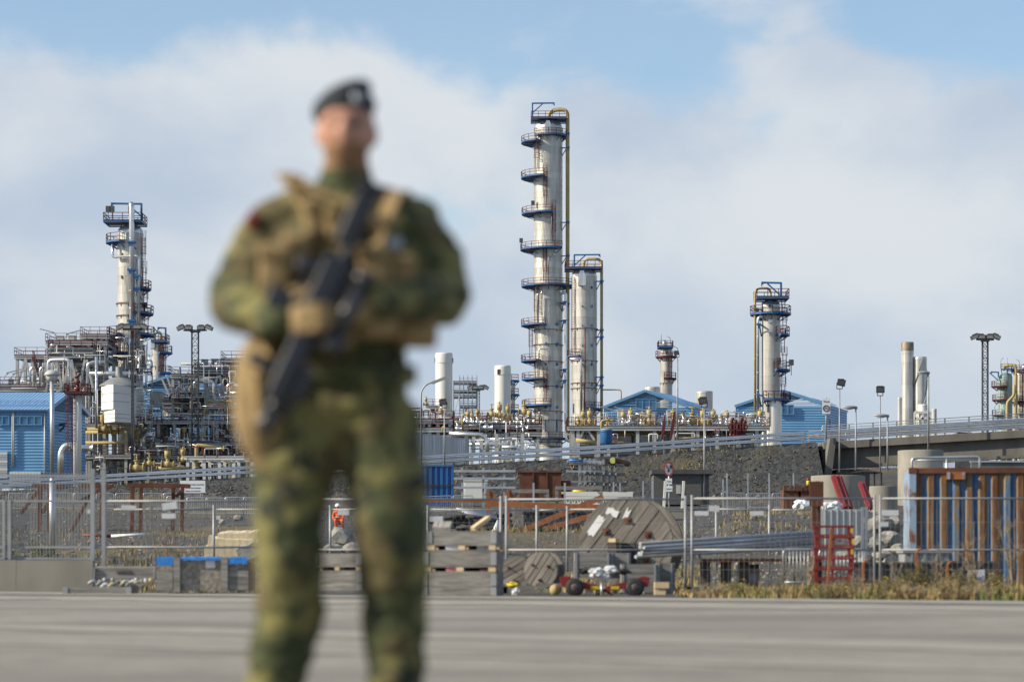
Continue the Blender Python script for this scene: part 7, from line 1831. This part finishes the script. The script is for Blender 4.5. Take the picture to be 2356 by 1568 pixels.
# red stack of barrier feet / frames
D = 45.2
for k in range(6):
    y0 = 1208 + k * 24.5; y1 = y0 + 23.5; root = thing('red_barrier', f'{["topmost", "second", "third", "fourth", "fifth", "lowest"][k]} red plastic frame of the tall red stack', 'frame', P(1918, y1, D), 'red frames in the stack')
    x0 = 1872 + (k % 2) * 2; x1 = 1963 + (k * 3) % 5
    mb = MB(); mb.b2(P(x0, y0 + 5, D), P(x1, y0, D + .1)); mb.b2(P(x0 + 3, y1, D + .01), P(x1 - 3, y1 - 3.2, D + .09)); mb.build('rail', 'red', root)
    for xx in (x0 + 1, x0 + 42, x1 - 13):
        mb = MB(); wd = 8 if xx != x0 + 42 else 3; mb.b2(P(xx, y1 - 3.3, D + .012), P(xx + wd, y0 + 5.1, D + .085)); mb.build('strut', 'red', root)
    mb = MB(); mb.b2(P(x0, y0 + 4, D + .62), P(x1, y0, D + .7)); mb.bar(P(x0 + 3, y0 + 3, D + .11), P(x0 + 3, y0 + 3, D + .61), .05); mb.bar(P(x1 - 3, y0 + 3, D + .11), P(x1 - 3, y0 + 3, D + .61), .05); mb.build('rear_frame', 'red', root)
    if k < 3: mb = MB(); mb.b2(P(x1 - 6, y0 + 17, D - .012), P(x1 - 1, y0 + 6, D - .002)); mb.build('reflector', 'flower', root)
# dark skip and green bins behind the weeds
for k, (x0, x1, y0, y1, mt, d_, lb) in enumerate(((2078, 2172, 1266, 1340, 'midgrey', 50, 'low grey skip in front of the rusted container'), (2050, 2170, 1292, 1350, 'darkgrey', 47.6, 'dark low bin behind the weeds'), (2150, 2275, 1290, 1350, 'darkgrey', 47.8, 'long dark bin behind the lettered sign'), (1960, 2045, 1292, 1350, 'darkgrey', 47.9, 'dark bin beside the red stack'))):
    root = thing('waste_bin', lb, 'bin', P((x0 + x1) / 2, y1, d_), 'low bins'); mb = MB(); mb.b2(P(x0 + 4, y1, d_), P(x1 - 4, y0 + 5, d_ + .8)); mb.build('body', mt, root)
    mb = MB(); mb.b2(P(x0, y0 + 4.9, d_ - .05), P(x1, y0, d_ + .85)); mb.build('rim', mt, root)
    for f in (.2, .5, .8): mb = MB(); x = x0 + (x1 - x0) * f; mb.b2(P(x, y1 - 2, d_ - .04), P(x + 4, y0 + 6, d_ - .002)); mb.build('rib', mt, root)
root = thing('lettered_sign', 'small white board with blue lettering among the weeds', 'sign', P(2246, 1349, 44.6)); mb = MB(); mb.prism([P(2227, 1349, 44.6), P(2265, 1346, 44.6), P(2266, 1309, 44.6), P(2228, 1311, 44.6)], (0, .03, 0)); mb.build('board', 'paper', root)
txt('aibel', P(2246, 1329, 44.58), .155, 'signblue', root)
mb = MB(); mb.bar(P(2246, 1372, 44.65), P(2246, 1320, 44.65), .04); mb.build('stake', 'wood', root)
# mesh guard on the far side of the container
root = thing('mesh_guard', 'galvanised mesh guard standing behind the container roof', 'guard', P(2175, 1082, 66))
mb = MB(); mb.path([P(2098, 1110, 66), P(2098, 1053, 66), P(2254, 1050, 66), P(2254, 1110, 66)], .035, 8, bend=.1); mb.tube(P(2098, 1058, 66), P(2254, 1055, 66), .02, 6); mb.tube(P(2178, 1110, 66), P(2178, 1052, 66), .03, 6); mb.build('frame', 'galv', root)
mb = MB()
for i in range(40): a = 2098 + i * 3.9; mb.bar(P(a, 1058, 66), P(min(2254, a + 50), 1058 + min(50, 2254 - a), 66), .006); mb.bar(P(a, 1105, 66), P(min(2254, a + 47), 1105 - min(47, 2254 - a), 66), .006)
mb.build('chain_link', 'galvdull', root, kind='stuff')

# ------------------------------------------------------------------ weeds, grass, shrubs
def blades(name, label, mt, spots, rng, wid=.012):
    mb = MB()
    for X, Dd, h, k in spots:
        z = gz(X, Dd)
        for i in range(k):
            a = rng.uniform(0, 6.28); ln = h * rng.uniform(.5, 1.1); x, y = X + rng.gauss(0, .09), Dd + rng.gauss(0, .09); lean = rng.uniform(.05, .5) * ln
            w_ = wid * rng.uniform(.6, 1.4); dx, dy = math.cos(a), math.sin(a); px__, py__ = -dy * w_, dx * w_
            m1 = (x + dx * lean * .35, y + dy * lean * .35, z + ln * .6); tpt = (x + dx * lean, y + dy * lean, z + ln)
            n = len(mb.v); mb.v += [(x - px__, y - py__, z), (x + px__, y + py__, z), (m1[0] + px__ * .8, m1[1] + py__ * .8, m1[2]), (m1[0] - px__ * .8, m1[1] - py__ * .8, m1[2]), tpt]
            mb.f += [(n, n + 1, n + 2, n + 3), (n + 3, n + 2, n + 4)]; mb.sm += [False, False]
    return mb.build(name, mt, label=label, cat='grass', kind='stuff')
rg = random.Random(77); sp = []
for i in range(3000):
    x = rg.uniform(1575, 2460); d_ = rg.uniform(32.5, 45.5); X = PX(x, d_)
    if d_ < edgeD(X) + .1 + .5 * rg.random(): continue
    if mnoise.noise(Vector((X * .9, d_ * .5, 21))) < -.12: continue
    f = sstep(1575, 1700, x) * (.55 + .45 * mnoise.noise(Vector((X * .8, d_ * .8, 1)))); sp.append((X, d_, .08 + .26 * max(0, f) * rg.random() ** 1.5, 5))
blades('dry_grass', 'straw-coloured dry grass along the right road edge', 'grass_dry', sp, rg)
sp = []
for i in range(450):
    x = rg.uniform(1640, 2460); d_ = rg.uniform(32.5, 44); X = PX(x, d_)
    if d_ < edgeD(X) + .2 or mnoise.noise(Vector((X * .7, d_ * .6, 9))) < .2: continue
    sp.append((X, d_, .07 + .16 * rg.random(), 5))
blades('green_weeds', 'low green weeds in the verge at the right', 'grass_green', sp, rg, .018)
sp = []
for i in range(2600):
    x, d_ = rg.choice([(rg.uniform(220, 620), rg.uniform(48, 72)), (rg.uniform(1230, 1600), rg.uniform(46, 62)), (rg.uniform(1560, 1900), rg.uniform(48, 92)), (rg.uniform(1660, 1880), rg.uniform(72, 92)), (rg.uniform(1100, 1450), rg.uniform(82, 86)), (rg.uniform(0, 600), rg.uniform(70, 110)), (rg.uniform(1000, 2080), rg.uniform(80, 130))])
    X = PX(x, d_)
    if mnoise.noise(Vector((X * .5, d_ * .4, 4))) < -.05: continue
    sp.append((X, d_, .10 + .28 * rg.random() ** 2, 4))
blades('yard_grass', 'dry yellowish grass tufts scattered over the gravel yard', 'grass_dry', sp, rg, .016)
sp = []
for i in range(1100):
    x = rg.uniform(-60, 1900); X0 = PX(x, 208); d_ = lerp_tab(CRD, X0) - rg.random() ** 2 * 4.5 + .3; X = PX(x, d_)
    if X > ABUT - 2 or mnoise.noise(Vector((X * .16, 3, 4))) + .5 * mnoise.noise(Vector((X * .7, d_, 4))) < .05: continue
    sp.append((X, d_, .12 + .3 * rg.random() ** 2, 4))
blades('crest_grass', 'thin brownish grass along the crest of the embankment', 'grass_dry', sp, rg, .03)
def sapling(label, x, D, h, n, mt='bark', lean=0.0, seed=1, dead=True, group='bare saplings'):
    rg = random.Random(seed); b = G3(x, D); root = thing('sapling', label, 'sapling', b, group)
    for s_ in range(n):
        mb = MB(); a = rg.uniform(0, 6.28); sp_ = rg.uniform(.05, .32); hh = h * rg.uniform(.55, 1.0)
        pts = [b + Vector((math.cos(a) * sp_ * t ** 1.3 * hh + lean * t * t * hh + rg.uniform(-.02, .02), math.sin(a) * sp_ * t * hh * .5, t * hh)) for t in (0, .3, .6, 1.0)]
        r0 = .012 + .01 * rg.random()
        for i, (p, q) in enumerate(zip(pts, pts[1:])): mb.tube(p, q, r0 * (1 - i * .28), 5, r0 * (.72 - i * .25), caps=False)
        for k in range(7):
            t = rg.uniform(.25, .95); i = min(2, int(t * 3)); p = pts[i].lerp(pts[i + 1], t * 3 - i if i < 2 else .5); d = Vector((rg.uniform(-1, 1), rg.uniform(-.6, .6), rg.uniform(.5, 1.2))).normalized() * h * rg.uniform(.1, .26)
            mb.tube(p, p + d, .006, 4, .002, caps=False); q = p + d * .5; mb.tube(q, q + Vector((rg.uniform(-1, 1), rg.uniform(-.5, .5), .7)) * h * .07, .004, 4, .002, caps=False)
        mb.build('stem', mt, root)
sapling('bare branching sapling before the rusted container', 2240, 43.2, 1.35, 5, seed=3, lean=-.1); sapling('taller bare sapling at the right edge', 2330, 42.6, 1.6, 5, seed=5, lean=-.08); sapling('thin bare sapling between fence post and shrub', 2060, 43, .9, 4, seed=8)
sapling('bare thin stems left of the lettered sign', 2165, 43, 1.0, 5, seed=9)
sapling('straw-coloured dead stalks behind the left fence', 395, 55, 1.5, 7, 'bark', .05, 12, group='dry stalks'); sapling('straw-coloured dead stalks near the crossed stakes', 300, 55, 1.3, 7, 'bark', -.05, 14, group='dry stalks'); sapling('low dry stalks above the chipboard crate', 430, 52, .8, 6, 'bark', .1, 16, group='dry stalks'); sapling('dry reddish stalks right of the pole bundle', 1860, 46, 1.1, 5, 'bark', .02, 18, group='dry stalks')
def shrub(label, x, D, w_, h, mt, n, seed, leaf=.022, flowers=0):
    rg = random.Random(seed); b = G3(x, D); root = thing('shrub', label, 'shrub', b, 'verge shrubs'); mb = MB(); tips = []
    for s_ in range(26):
        a = rg.uniform(0, 6.28); rr = rg.random() ** .6; q = b + Vector((math.cos(a) * rr * w_, math.sin(a) * rr * w_ * .6, h * (1 - .55 * rr * rr) * rg.uniform(.7, 1.1))); mb.tube(b + Vector((math.cos(a) * .05, math.sin(a) * .05, 0)), q, .006, 4, .003, caps=False); tips.append(q)
    mb.build('stem', 'bark', root); mb = MB()
    for i in range(n):
        q = rg.choice(tips); t = rg.uniform(.35, 1.08); p = b.lerp(q, t) + Vector((rg.gauss(0, .035), rg.gauss(0, .035), rg.gauss(0, .035))); u = Vector((rg.uniform(-1, 1), rg.uniform(-1, 1), rg.uniform(-.3, 1))).normalized() * leaf * rg.uniform(.6, 1.5); v_ = u.orthogonal().normalized() * leaf * .45
        mb.quad(p, p + u * .5 + v_, p + u, p + u * .5 - v_)
    mb.build('foliage', mt, root, kind='stuff')
    if flowers:
        mb = MB()
        for i in range(flowers): q = rg.choice(tips); p = q + Vector((rg.gauss(0, .04), -.05, rg.gauss(.02, .03))); mb.ell(p, (.014, .014, .01), 6, 4)
        mb.build('blossom', 'flower', root)
shrub('rounded olive-yellow shrub in front of the dark bins', 2112, 42.5, .34, .55, 'shrub', 2600, 41); shrub('low olive shrub with yellow flowers near the fence foot', 2040, 41, .28, .26, 'shrub', 1000, 42, flowers=14)
shrub('low shrub with yellow flowers at the right corner', 2290, 40.5, .4, .34, 'shrub', 1700, 43, flowers=18); shrub('brownish low shrub left of the fence foot', 1960, 41.5, .34, .26, 'shrub', 1000, 44); shrub('low green shrub at the orange strap', 1870, 40.8, .26, .2, 'grass_green', 800, 45); shrub('straw-brown shrub below the timber trestle', 1690, 41, .3, .2, 'grass_dry', 900, 46)
shrub('brown shrub at the foot of the lettered sign', 2215, 41.2, .4, .36, 'shrub', 1600, 47); shrub('dark weed clump right of the crate by the boulder', 772, 60, .4, .5, 'grass_green', 1500, 48); shrub('bush at the top of the rock pile', 2068, 70, .45, .6, 'shrub', 1500, 49, leaf=.035)
shrub('small bush behind the left palisade gate', 80, 62, .8, .9, 'grass_green', 2400, 50, leaf=.04)

rg = random.Random(88); vs_l = [('brown leafless clump', 'bark'), ('straw clump', 'grass_dry'), ('olive clump', 'shrub')]
for k in range(14):
    x = 1640 + k * 52 + rg.uniform(-18, 18); d_ = max(edgeD(PX(x, 37)) + .5, 34.5) + rg.uniform(0, 3.5); nm, mt = vs_l[k % 3]
    shrub(f'{nm} standing {ordw[k] if k < 12 else ["thirteenth", "fourteenth"][k - 12]} from the left along the right verge', x, d_, rg.uniform(.2, .4), rg.uniform(.14, .34) * (1.3 if x > 1900 else .8), mt, 700, 100 + k, leaf=.02, flowers=5 if k % 4 == 1 else 0)
# ------------------------------------------------------------------ people
def fuse(mb, voxel, smooth=4, name='body', org=(0, 0, 0)):
    """one continuous surface out of overlapping closed volumes"""
    me = mb.data(name, 'camo', org); o = bpy.data.objects.new(name, me); COL.objects.link(o)
    m = o.modifiers.new('r', 'REMESH'); m.mode = 'VOXEL'; m.voxel_size = voxel; m.use_smooth_shade = True
    s = o.modifiers.new('s', 'SMOOTH'); s.iterations = smooth; s.factor = .5
    bpy.context.view_layer.update()
    res = bpy.data.meshes.new_from_object(o.evaluated_get(bpy.context.evaluated_depsgraph_get())); bpy.data.objects.remove(o)
    res.materials.clear(); res.polygons.foreach_set('use_smooth', [True] * len(res.polygons)); return res
def limb(mb, pts, n=14):
    """tapered chain: (Vector, radius) ..."""
    for (p, r), (q, s) in zip(pts, pts[1:]): mb.tube(p, q, r, n, s)
    for p, r in pts: mb.ell(p, (r, r, r), n, 8)
def put(name, me, parent, mats, loc=(0, 0, 0)):
    o = bpy.data.objects.new(name, me); COL.objects.link(o); o.parent = parent; o.location = loc
    for m in mats: me.materials.append(M[m])
    return o
def rbox(c, size, rot=None, bev=.02, seg=2):
    bm = bmesh.new(); bmesh.ops.create_cube(bm, size=1.0)
    for v in bm.verts: v.co = Vector((v.co.x * size[0], v.co.y * size[1], v.co.z * size[2]))
    bmesh.ops.bevel(bm, geom=list(bm.edges), offset=min(bev, min(size) * .45), segments=seg, affect='EDGES', profile=.6)
    m = (rot.to_4x4() if rot is not None else Matrix.Identity(4)); bm.transform(Matrix.Translation(c) @ m)
    return bm
def rb(name, c, size, mt, parent, rot=None, bev=.02, label=None):
    bm = rbox(c, size, rot, bev); bm.transform(Matrix.Translation(-wpos(parent))); me = bpy.data.meshes.new(name); bm.to_mesh(me); bm.free()
    me.polygons.foreach_set('use_smooth', [True] * len(me.polygons)); me.materials.append(M[mt])
    o = bpy.data.objects.new(name, me); COL.objects.link(o); o.parent = parent
    if label: o['label'] = label
    return o
Dp = 6.784
def S(x, y, dy=0.0): return Vector(((x - CX) / FPX * Dp, Dp + dy, HC + (HY - y) / FPX * Dp))
base = Vector((PX(772, Dp), Dp, 0.015))
soldier = thing('person', 'out-of-focus soldier in green camouflage and dark beret holding a rifle across the chest', 'person', base)
mb = MB()
# legs, pelvis, torso
for pts in (((704, 968, .02, .125), (676, 1090, .0, .120), (668, 1220, -.02, .104), (664, 1290, 0, .101), (660, 1400, .03, .098), (638, 1530, .04, .088), (630, 1600, .04, .080), (628, 1650, .04, .062)),
            ((862, 968, .02, .125), (884, 1090, .0, .119), (898, 1220, -.02, .108), (903, 1290, 0, .104), (909, 1400, .03, .093), (908, 1530, .04, .084), (907, 1600, .04, .078), (906, 1650, .04, .062))):
    limb(mb, [(S(a, b, c), r) for a, b, c, r in pts])
mb.ell(S(783, 935, .02), (.205, .135, .13), 20, 12); mb.ell(S(785, 850, .01), (.19, .13, .17), 20, 12); mb.ell(S(790, 720, 0), (.205, .14, .19), 20, 12); mb.ell(S(790, 600, 0), (.225, .145, .19), 20, 12); mb.ell(S(790, 515, .01), (.20, .112, .095), 20, 12); mb.ell(S(790, 455, .03), (.12, .075, .06), 16, 10)
# shoulders and arms with loose sleeves
limb(mb, [(S(715, 480, .02), .072), (S(640, 525, .02), .096), (S(590, 590, .04), .096), (S(556, 660, .06), .092), (S(556, 694, .03), .088), (S(600, 728, -.12), .072), (S(672, 762, -.25), .048)])
limb(mb, [(S(875, 482, .02), .072), (S(948, 525, .02), .096), (S(985, 595, .04), .094), (S(1012, 660, .06), .090), (S(1018, 684, .02), .086), (S(960, 705, -.14), .066), (S(888, 715, -.23), .046)])
# collar, neck, head
limb(mb, [(S(793, 450, .02), .085), (S(795, 415, .01), .078), (S(797, 385, .005), .066)])
mb.ell(S(797, 290, .01), (.078, .098, .112), 20, 14); mb.ell(S(797, 338, -.015), (.066, .078, .085), 18, 12); mb.ell(S(797, 372, -.05), (.036, .030, .026), 12, 8)
mb.ell(S(797, 312, -.10), (.013, .022, .028), 10, 8); mb.ell(S(797, 298, -.088), (.010, .015, .03), 8, 6); mb.ell(S(797, 275, -.082), (.055, .018, .014), 12, 6)
for sx in (-1, 1): mb.ell(S(797 + sx * 64, 308, .02), (.012, .024, .032), 8, 8); mb.ell(S(797 + sx * 30, 318, -.075), (.022, .02, .022), 8, 8)
mb.ell(S(797, 346, -.088), (.024, .012, .008), 8, 6)
# boots joined on
for fx in (628, 906):
    limb(mb, [(S(fx, 1630, .03), .062), (S(fx, 1672, .02), .06)]); c = S(fx, 1672, -.06); mb.ell(Vector((c.x, Dp - .07, .055)), (.052, .15, .055), 16, 10)
me = fuse(mb, .011, 3, 'body', base)
nrm_ = [v.normal.copy() for v in me.vertices]
for v in me.vertices:      # hanging cloth: folds across sleeves, knees and hem
    c = v.co + base
    if .15 < c.z < HC + (HY - 440) / FPX * Dp:
        f = mnoise.noise(Vector((c.x * 9, c.y * 9, c.z * 26))) * .011 + mnoise.noise(Vector((c.x * 22 + 5, c.y * 22, c.z * 30))) * .006 + mnoise.noise(Vector((c.x * 5, c.y * 5, c.z * 7 + 3))) * .014
        v.co += nrm_[v.index] * f
idx = []
zc = lambda y: HC + (HY - y) / FPX * Dp
for p in me.polygons:
    c = p.center + base
    if c.z > zc(396) and abs(c.x - S(797, 0).x) < .14:
        dxh = (c.x - S(797, 0).x)
        idx.append(2 if (c.z < zc(338) and c.z > zc(400) and c.y < Dp + .03) or (c.z > zc(285) and c.y > Dp - .02) else 1)
    elif c.z < .13: idx.append(3)
    else: idx.append(0)
put('body', me, soldier, ['camo', 'skin', 'beard', 'black']); me.polygons.foreach_set('material_index', idx)
for sx in (-1, 1): mb = MB(); mb.ell(S(797 + sx * 27, 293, -.082), (.017, .009, .010), 10, 8); mb.build('eye_socket_shade', 'wooddark', soldier)  # eyes enlarged in dark brown to paint the shade of the sockets
# beret, pulled down to one side
mb = MB(); mb.ell(S(797, 246, .01), (.085, .105, .05), 22, 12, Matrix.Rotation(R(-6), 3, 'Y')); mb.ell(S(790, 222, .01), (.088, .108, .034), 22, 12, Matrix.Rotation(R(-24), 3, 'Y')); mb.ell(S(748, 250, .02), (.045, .08, .035), 16, 10, Matrix.Rotation(R(-50), 3, 'Y'))
me = fuse(mb, .008, 3, 'beret', base); put('beret', me, soldier, ['beret'])
rb('beret_badge', S(826, 240, -.10), (.022, .008, .026), 'galv', soldier, bev=.004)
# load-bearing vest
mb = MB(); mb.ell(S(788, 640, -.01), (.222, .168, .17), 24, 14); mb.ell(S(788, 720, -.01), (.214, .160, .15), 24, 14)
me = fuse(mb, .012, 3, 'vest', base); put('vest', me, soldier, ['camo'])
def strap(name, pts, w_, mt='coyote', t=.014):
    pts = [S(*p) for p in pts]; mb = MB()
    for p, q in zip(pts, pts[1:]): mb.bar(p, q, w_, t)
    mb.build(name, mt, soldier)
strap('shoulder_strap', [(655, 400, .05), (668, 412, -.03), (700, 465, -.11), (735, 520, -.16)], .05); strap('shoulder_strap', [(930, 440, .05), (915, 452, -.06), (890, 520, -.14), (872, 590, -.17)], .045)
strap('sling', [(650, 392, .08), (690, 425, -.09), (770, 470, -.14), (840, 500, -.17), (870, 540, -.21)], .05)
strap('chest_strap', [(640, 600, -.12), (720, 590, -.175), (800, 590, -.19), (900, 600, -.16)], .05)
mb = MB(); bc_ = S(784, 862, .01); ring_ = [bc_ + Vector((math.cos(R(a)) * .208, math.sin(R(a)) * .148, .012 * math.sin(R(a) * 2))) for a in range(0, 360, 12)]
for p, q in zip(ring_, ring_[1:] + ring_[:1]): mb.bar(p, q, .012, .05)
mb.build('belt', 'camo', soldier)
pz = [('pouch', 732, 522, .062, .045, .115, -.155, -6), ('pouch', 778, 532, .05, .04, .09, -.165, -8), ('pouch', 652, 638, .095, .08, .13, -.19, 4), ('pouch', 700, 600, .08, .06, .10, -.19, -4), ('pouch', 870, 640, .09, .07, .13, -.18, 3), ('pouch', 925, 655, .09, .08, .13, -.14, 5), ('pouch', 880, 740, .11, .08, .13, -.19, 0), ('pouch', 962, 745, .115, .12, .145, -.08, 2), ('pouch', 720, 730, .09, .07, .12, -.20, 2), ('pouch', 790, 760, .10, .07, .12, -.19, 0)]
for nm, x, y, w_, d_, h, dy, t_ in pz:
    o = rb(nm, S(x, y, dy), (w_, d_, h), 'coyote', soldier, Matrix.Rotation(R(t_), 3, 'Y'), .022)
    rb('flap', S(x, y, dy) + Vector((0, -.008, h * .32)), (w_ * 1.04, d_ * 1.06, h * .36), 'coyote', o, Matrix.Rotation(R(t_), 3, 'Y'), .015)
# tan drop bag at the hip
mb = MB(); mb.ell(S(612, 880, -.05), (.085, .075, .14), 16, 12); mb.ell(S(602, 960, -.05), (.075, .07, .15), 16, 12, Matrix.Rotation(R(-8), 3, 'Y')); mb.ell(S(618, 1030, -.05), (.045, .05, .10), 14, 10)
me = fuse(mb, .010, 4, 'hip_bag', base); put('hip_bag', me, soldier, ['coyote'])
strap('bag_strap', [(640, 830, -.12), (620, 800, -.10), (600, 870, -.135), (608, 1000, -.13)], .04)
rb('shoulder_patch', S(585, 512, -.055), (.03, .03, .05), 'red', soldier, Matrix.Rotation(R(25), 3, 'Y'), .005)
rb('name_tape', S(910, 575, -.14), (.05, .02, .03), 'palegrey', soldier, None, .005)
for (x, y, w_, h, s_) in ((690, 1120, .03, .14, 1), (945, 1130, .03, .15, 1)): rb('thigh_pocket', S(x - 80 if x < 800 else x + 2, y, .0), (.05, .12, .19), 'camo', soldier, None, .02)
# gloved hands gripping the rifle
def hand(wrist, ddir, side, curl, nm):
    d = ddir.normalized(); nrm = Vector((0, -1, 0)); s_ = d.cross(nrm).normalized() * side; nrm = s_.cross(d) * side
    mb = MB(); palm = wrist + d * .05
    Rm = Matrix((s_, nrm, d)).transposed(); mb.ell(palm, (.042, .018, .055), 14, 10, Rm); mb.ell(wrist, (.030, .024, .03), 12, 8, Rm)
    for k, (o_, ln) in enumerate(((-.031, .070), (-.011, .080), (.010, .076), (.030, .060))):
        p = palm + d * .045 + s_ * o_; a = 0; pts = [(p - d * .02, .0105)]
        for j, f in enumerate((.42, .33, .25)):
            a += curl; dd = d * math.cos(a) - nrm * math.sin(a); p = p + dd * ln * f; pts.append((p, .0100 - .0008 * j))
        limb(mb, pts, 8)
    p = palm - d * .02 - s_ * .036; t1 = p + (d * .5 - s_ * .75 - nrm * .2).normalized() * .035; t2 = t1 + (d * .9 - s_ * .1 - nrm * .5).normalized() * .032
    limb(mb, [(palm - d * .02 - s_ * .02, .015), (p, .0125), (t1, .0115), (t2, .0095)], 8)
    me = fuse(mb, .005, 2, nm, base); put(nm, me, soldier, ['coyote'])
hand(S(672, 762, -.25), S(742, 758, -.33) - S(672, 762, -.25), 1, .55, 'glove'); hand(S(884, 716, -.23), S(815, 742, -.27) - S(884, 716, -.23), -1, .6, 'glove')

# the rifle: a thing of its own, carried across the chest, muzzle down
ra, rz2 = S(872, 470, -.24), S(626, 1008, -.30)
ax = (rz2 - ra).normalized(); sd_ = Vector((0, -1, 0)); dn = ax.cross(sd_).normalized(); dn = -dn if dn.x > 0 else dn   # dn: underside of the gun, toward image left
sd_ = ax.cross(dn)
rifle = thing('rifle', 'black military rifle held muzzle-down across the soldier\'s chest', 'rifle', rz2)
Rm = Matrix((dn, sd_, ax)).transposed()
def gp(t, u=0.0, v_=0.0): return ra + ax * t + dn * u + sd_ * v_
LN = (rz2 - ra).length
def gb(nm, t, u, size, mt='gun', rot=None, v_=0.0, bev=.008): return rb(nm, gp(t, u, v_), size, mt, rifle, Rm @ rot if rot is not None else Rm, bev)
gb('butt_stock', .09, .012, (.058, .04, .16)); gb('butt_pad', .0, .014, (.08, .035, .02)); gb('buffer_tube', .19, -.005, (.032, .032, .09))
rec = gb('receiver', .315, .005, (.078, .05, .22)); gb('handguard', .52, .002, (.062, .052, .22))
gb('pistol_grip', .26, .068, (.038, .036, .08), rot=Matrix.Rotation(R(72), 3, 'Y')); gb('magazine', .37, .085, (.052, .03, .12), rot=Matrix.Rotation(R(82), 3, 'Y')); gb('fore_grip', .55, .07, (.035, .035, .09), rot=Matrix.Rotation(R(90), 3, 'Y'))
mb = MB(); mb.tube(gp(.60), gp(LN - .04), .016, 12); mb.build('barrel', 'gungrey', rifle); mb = MB(); mb.tube(gp(LN - .07), gp(LN), .023, 12); mb.build('muzzle_brake', 'gungrey', rifle)
mb = MB(); mb.tube(gp(.24, -.075), gp(.42, -.075), .026, 14); mb.tube(gp(.40, -.075), gp(.45, -.075), .034, 14); mb.tube(gp(.21, -.075), gp(.25, -.075), .03, 14); sc = mb.build('scope', 'gungrey', rifle)
for t in (.28, .38): gb('scope_mount', t, -.05, (.03, .03, .03), 'gun', bev=.003)
mb = MB(); mb.path([gp(.27, .035), gp(.28, .07), gp(.33, .07), gp(.34, .035)], .005, 6); mb.build('trigger_guard', 'gun', rifle)
gb('front_sight', .64, -.03, (.05, .012, .02), bev=.003); gb('torch', .56, -.045, (.03, .03, .10), 'gungrey')

# crouching worker far behind, seen between the legs
D = 108; q0 = G3(781, D); wk = thing('person', 'crouching worker in orange coverall and white helmet far behind the soldier', 'person', q0)
def W(x, z, y=0.0): return q0 + Vector((x, y, z))
mb = MB(); mb.ell(W(.02, .42), (.17, .16, .16), 14, 10); mb.ell(W(-.03, .66, -.04), (.18, .14, .2), 14, 10); mb.ell(W(-.06, .82, -.06), (.19, .12, .1), 14, 10)
limb(mb, [(W(.10, .40), .095), (W(.16, .42, -.38), .08), (W(.16, .10, -.22), .06), (W(.16, .05, -.30), .05)], 10); limb(mb, [(W(-.08, .40), .095), (W(-.14, .44, -.36), .08), (W(-.12, .10, -.20), .06), (W(-.12, .05, -.28), .05)], 10)
limb(mb, [(W(.12, .82, -.05), .06), (W(.2, .58, -.15), .05), (W(.10, .46, -.36), .04)], 10); limb(mb, [(W(-.23, .82, -.05), .06), (W(-.28, .58, -.16), .05), (W(-.14, .44, -.38), .04)], 10)
limb(mb, [(W(-.06, .9, -.07), .05), (W(-.07, 1.0, -.1), .05)], 10); mb.ell(W(-.07, 1.06, -.11), (.075, .09, .105), 12, 10)
me = fuse(mb, .022, 3, 'body', q0); put('body', me, wk, ['orange', 'skin', 'black']); me.polygons.foreach_set('material_index', [1 if p.center.z > .95 else (2 if p.center.z < .09 else 0) for p in me.polygons])
mb = MB(); mb.lathe([(.001, .14), (.06, .13), (.10, .09), (.115, .02), (.14, .0), (.11, -.005)], W(-.07, 1.07, -.11), 16); mb.build('helmet', 'signwhite', wk)
mb = MB(); mb.lathe([(.19, -.02), (.19, .02)], W(-.03, .60, -.04), 14); mb.build('reflective_band', 'palegrey', wk)
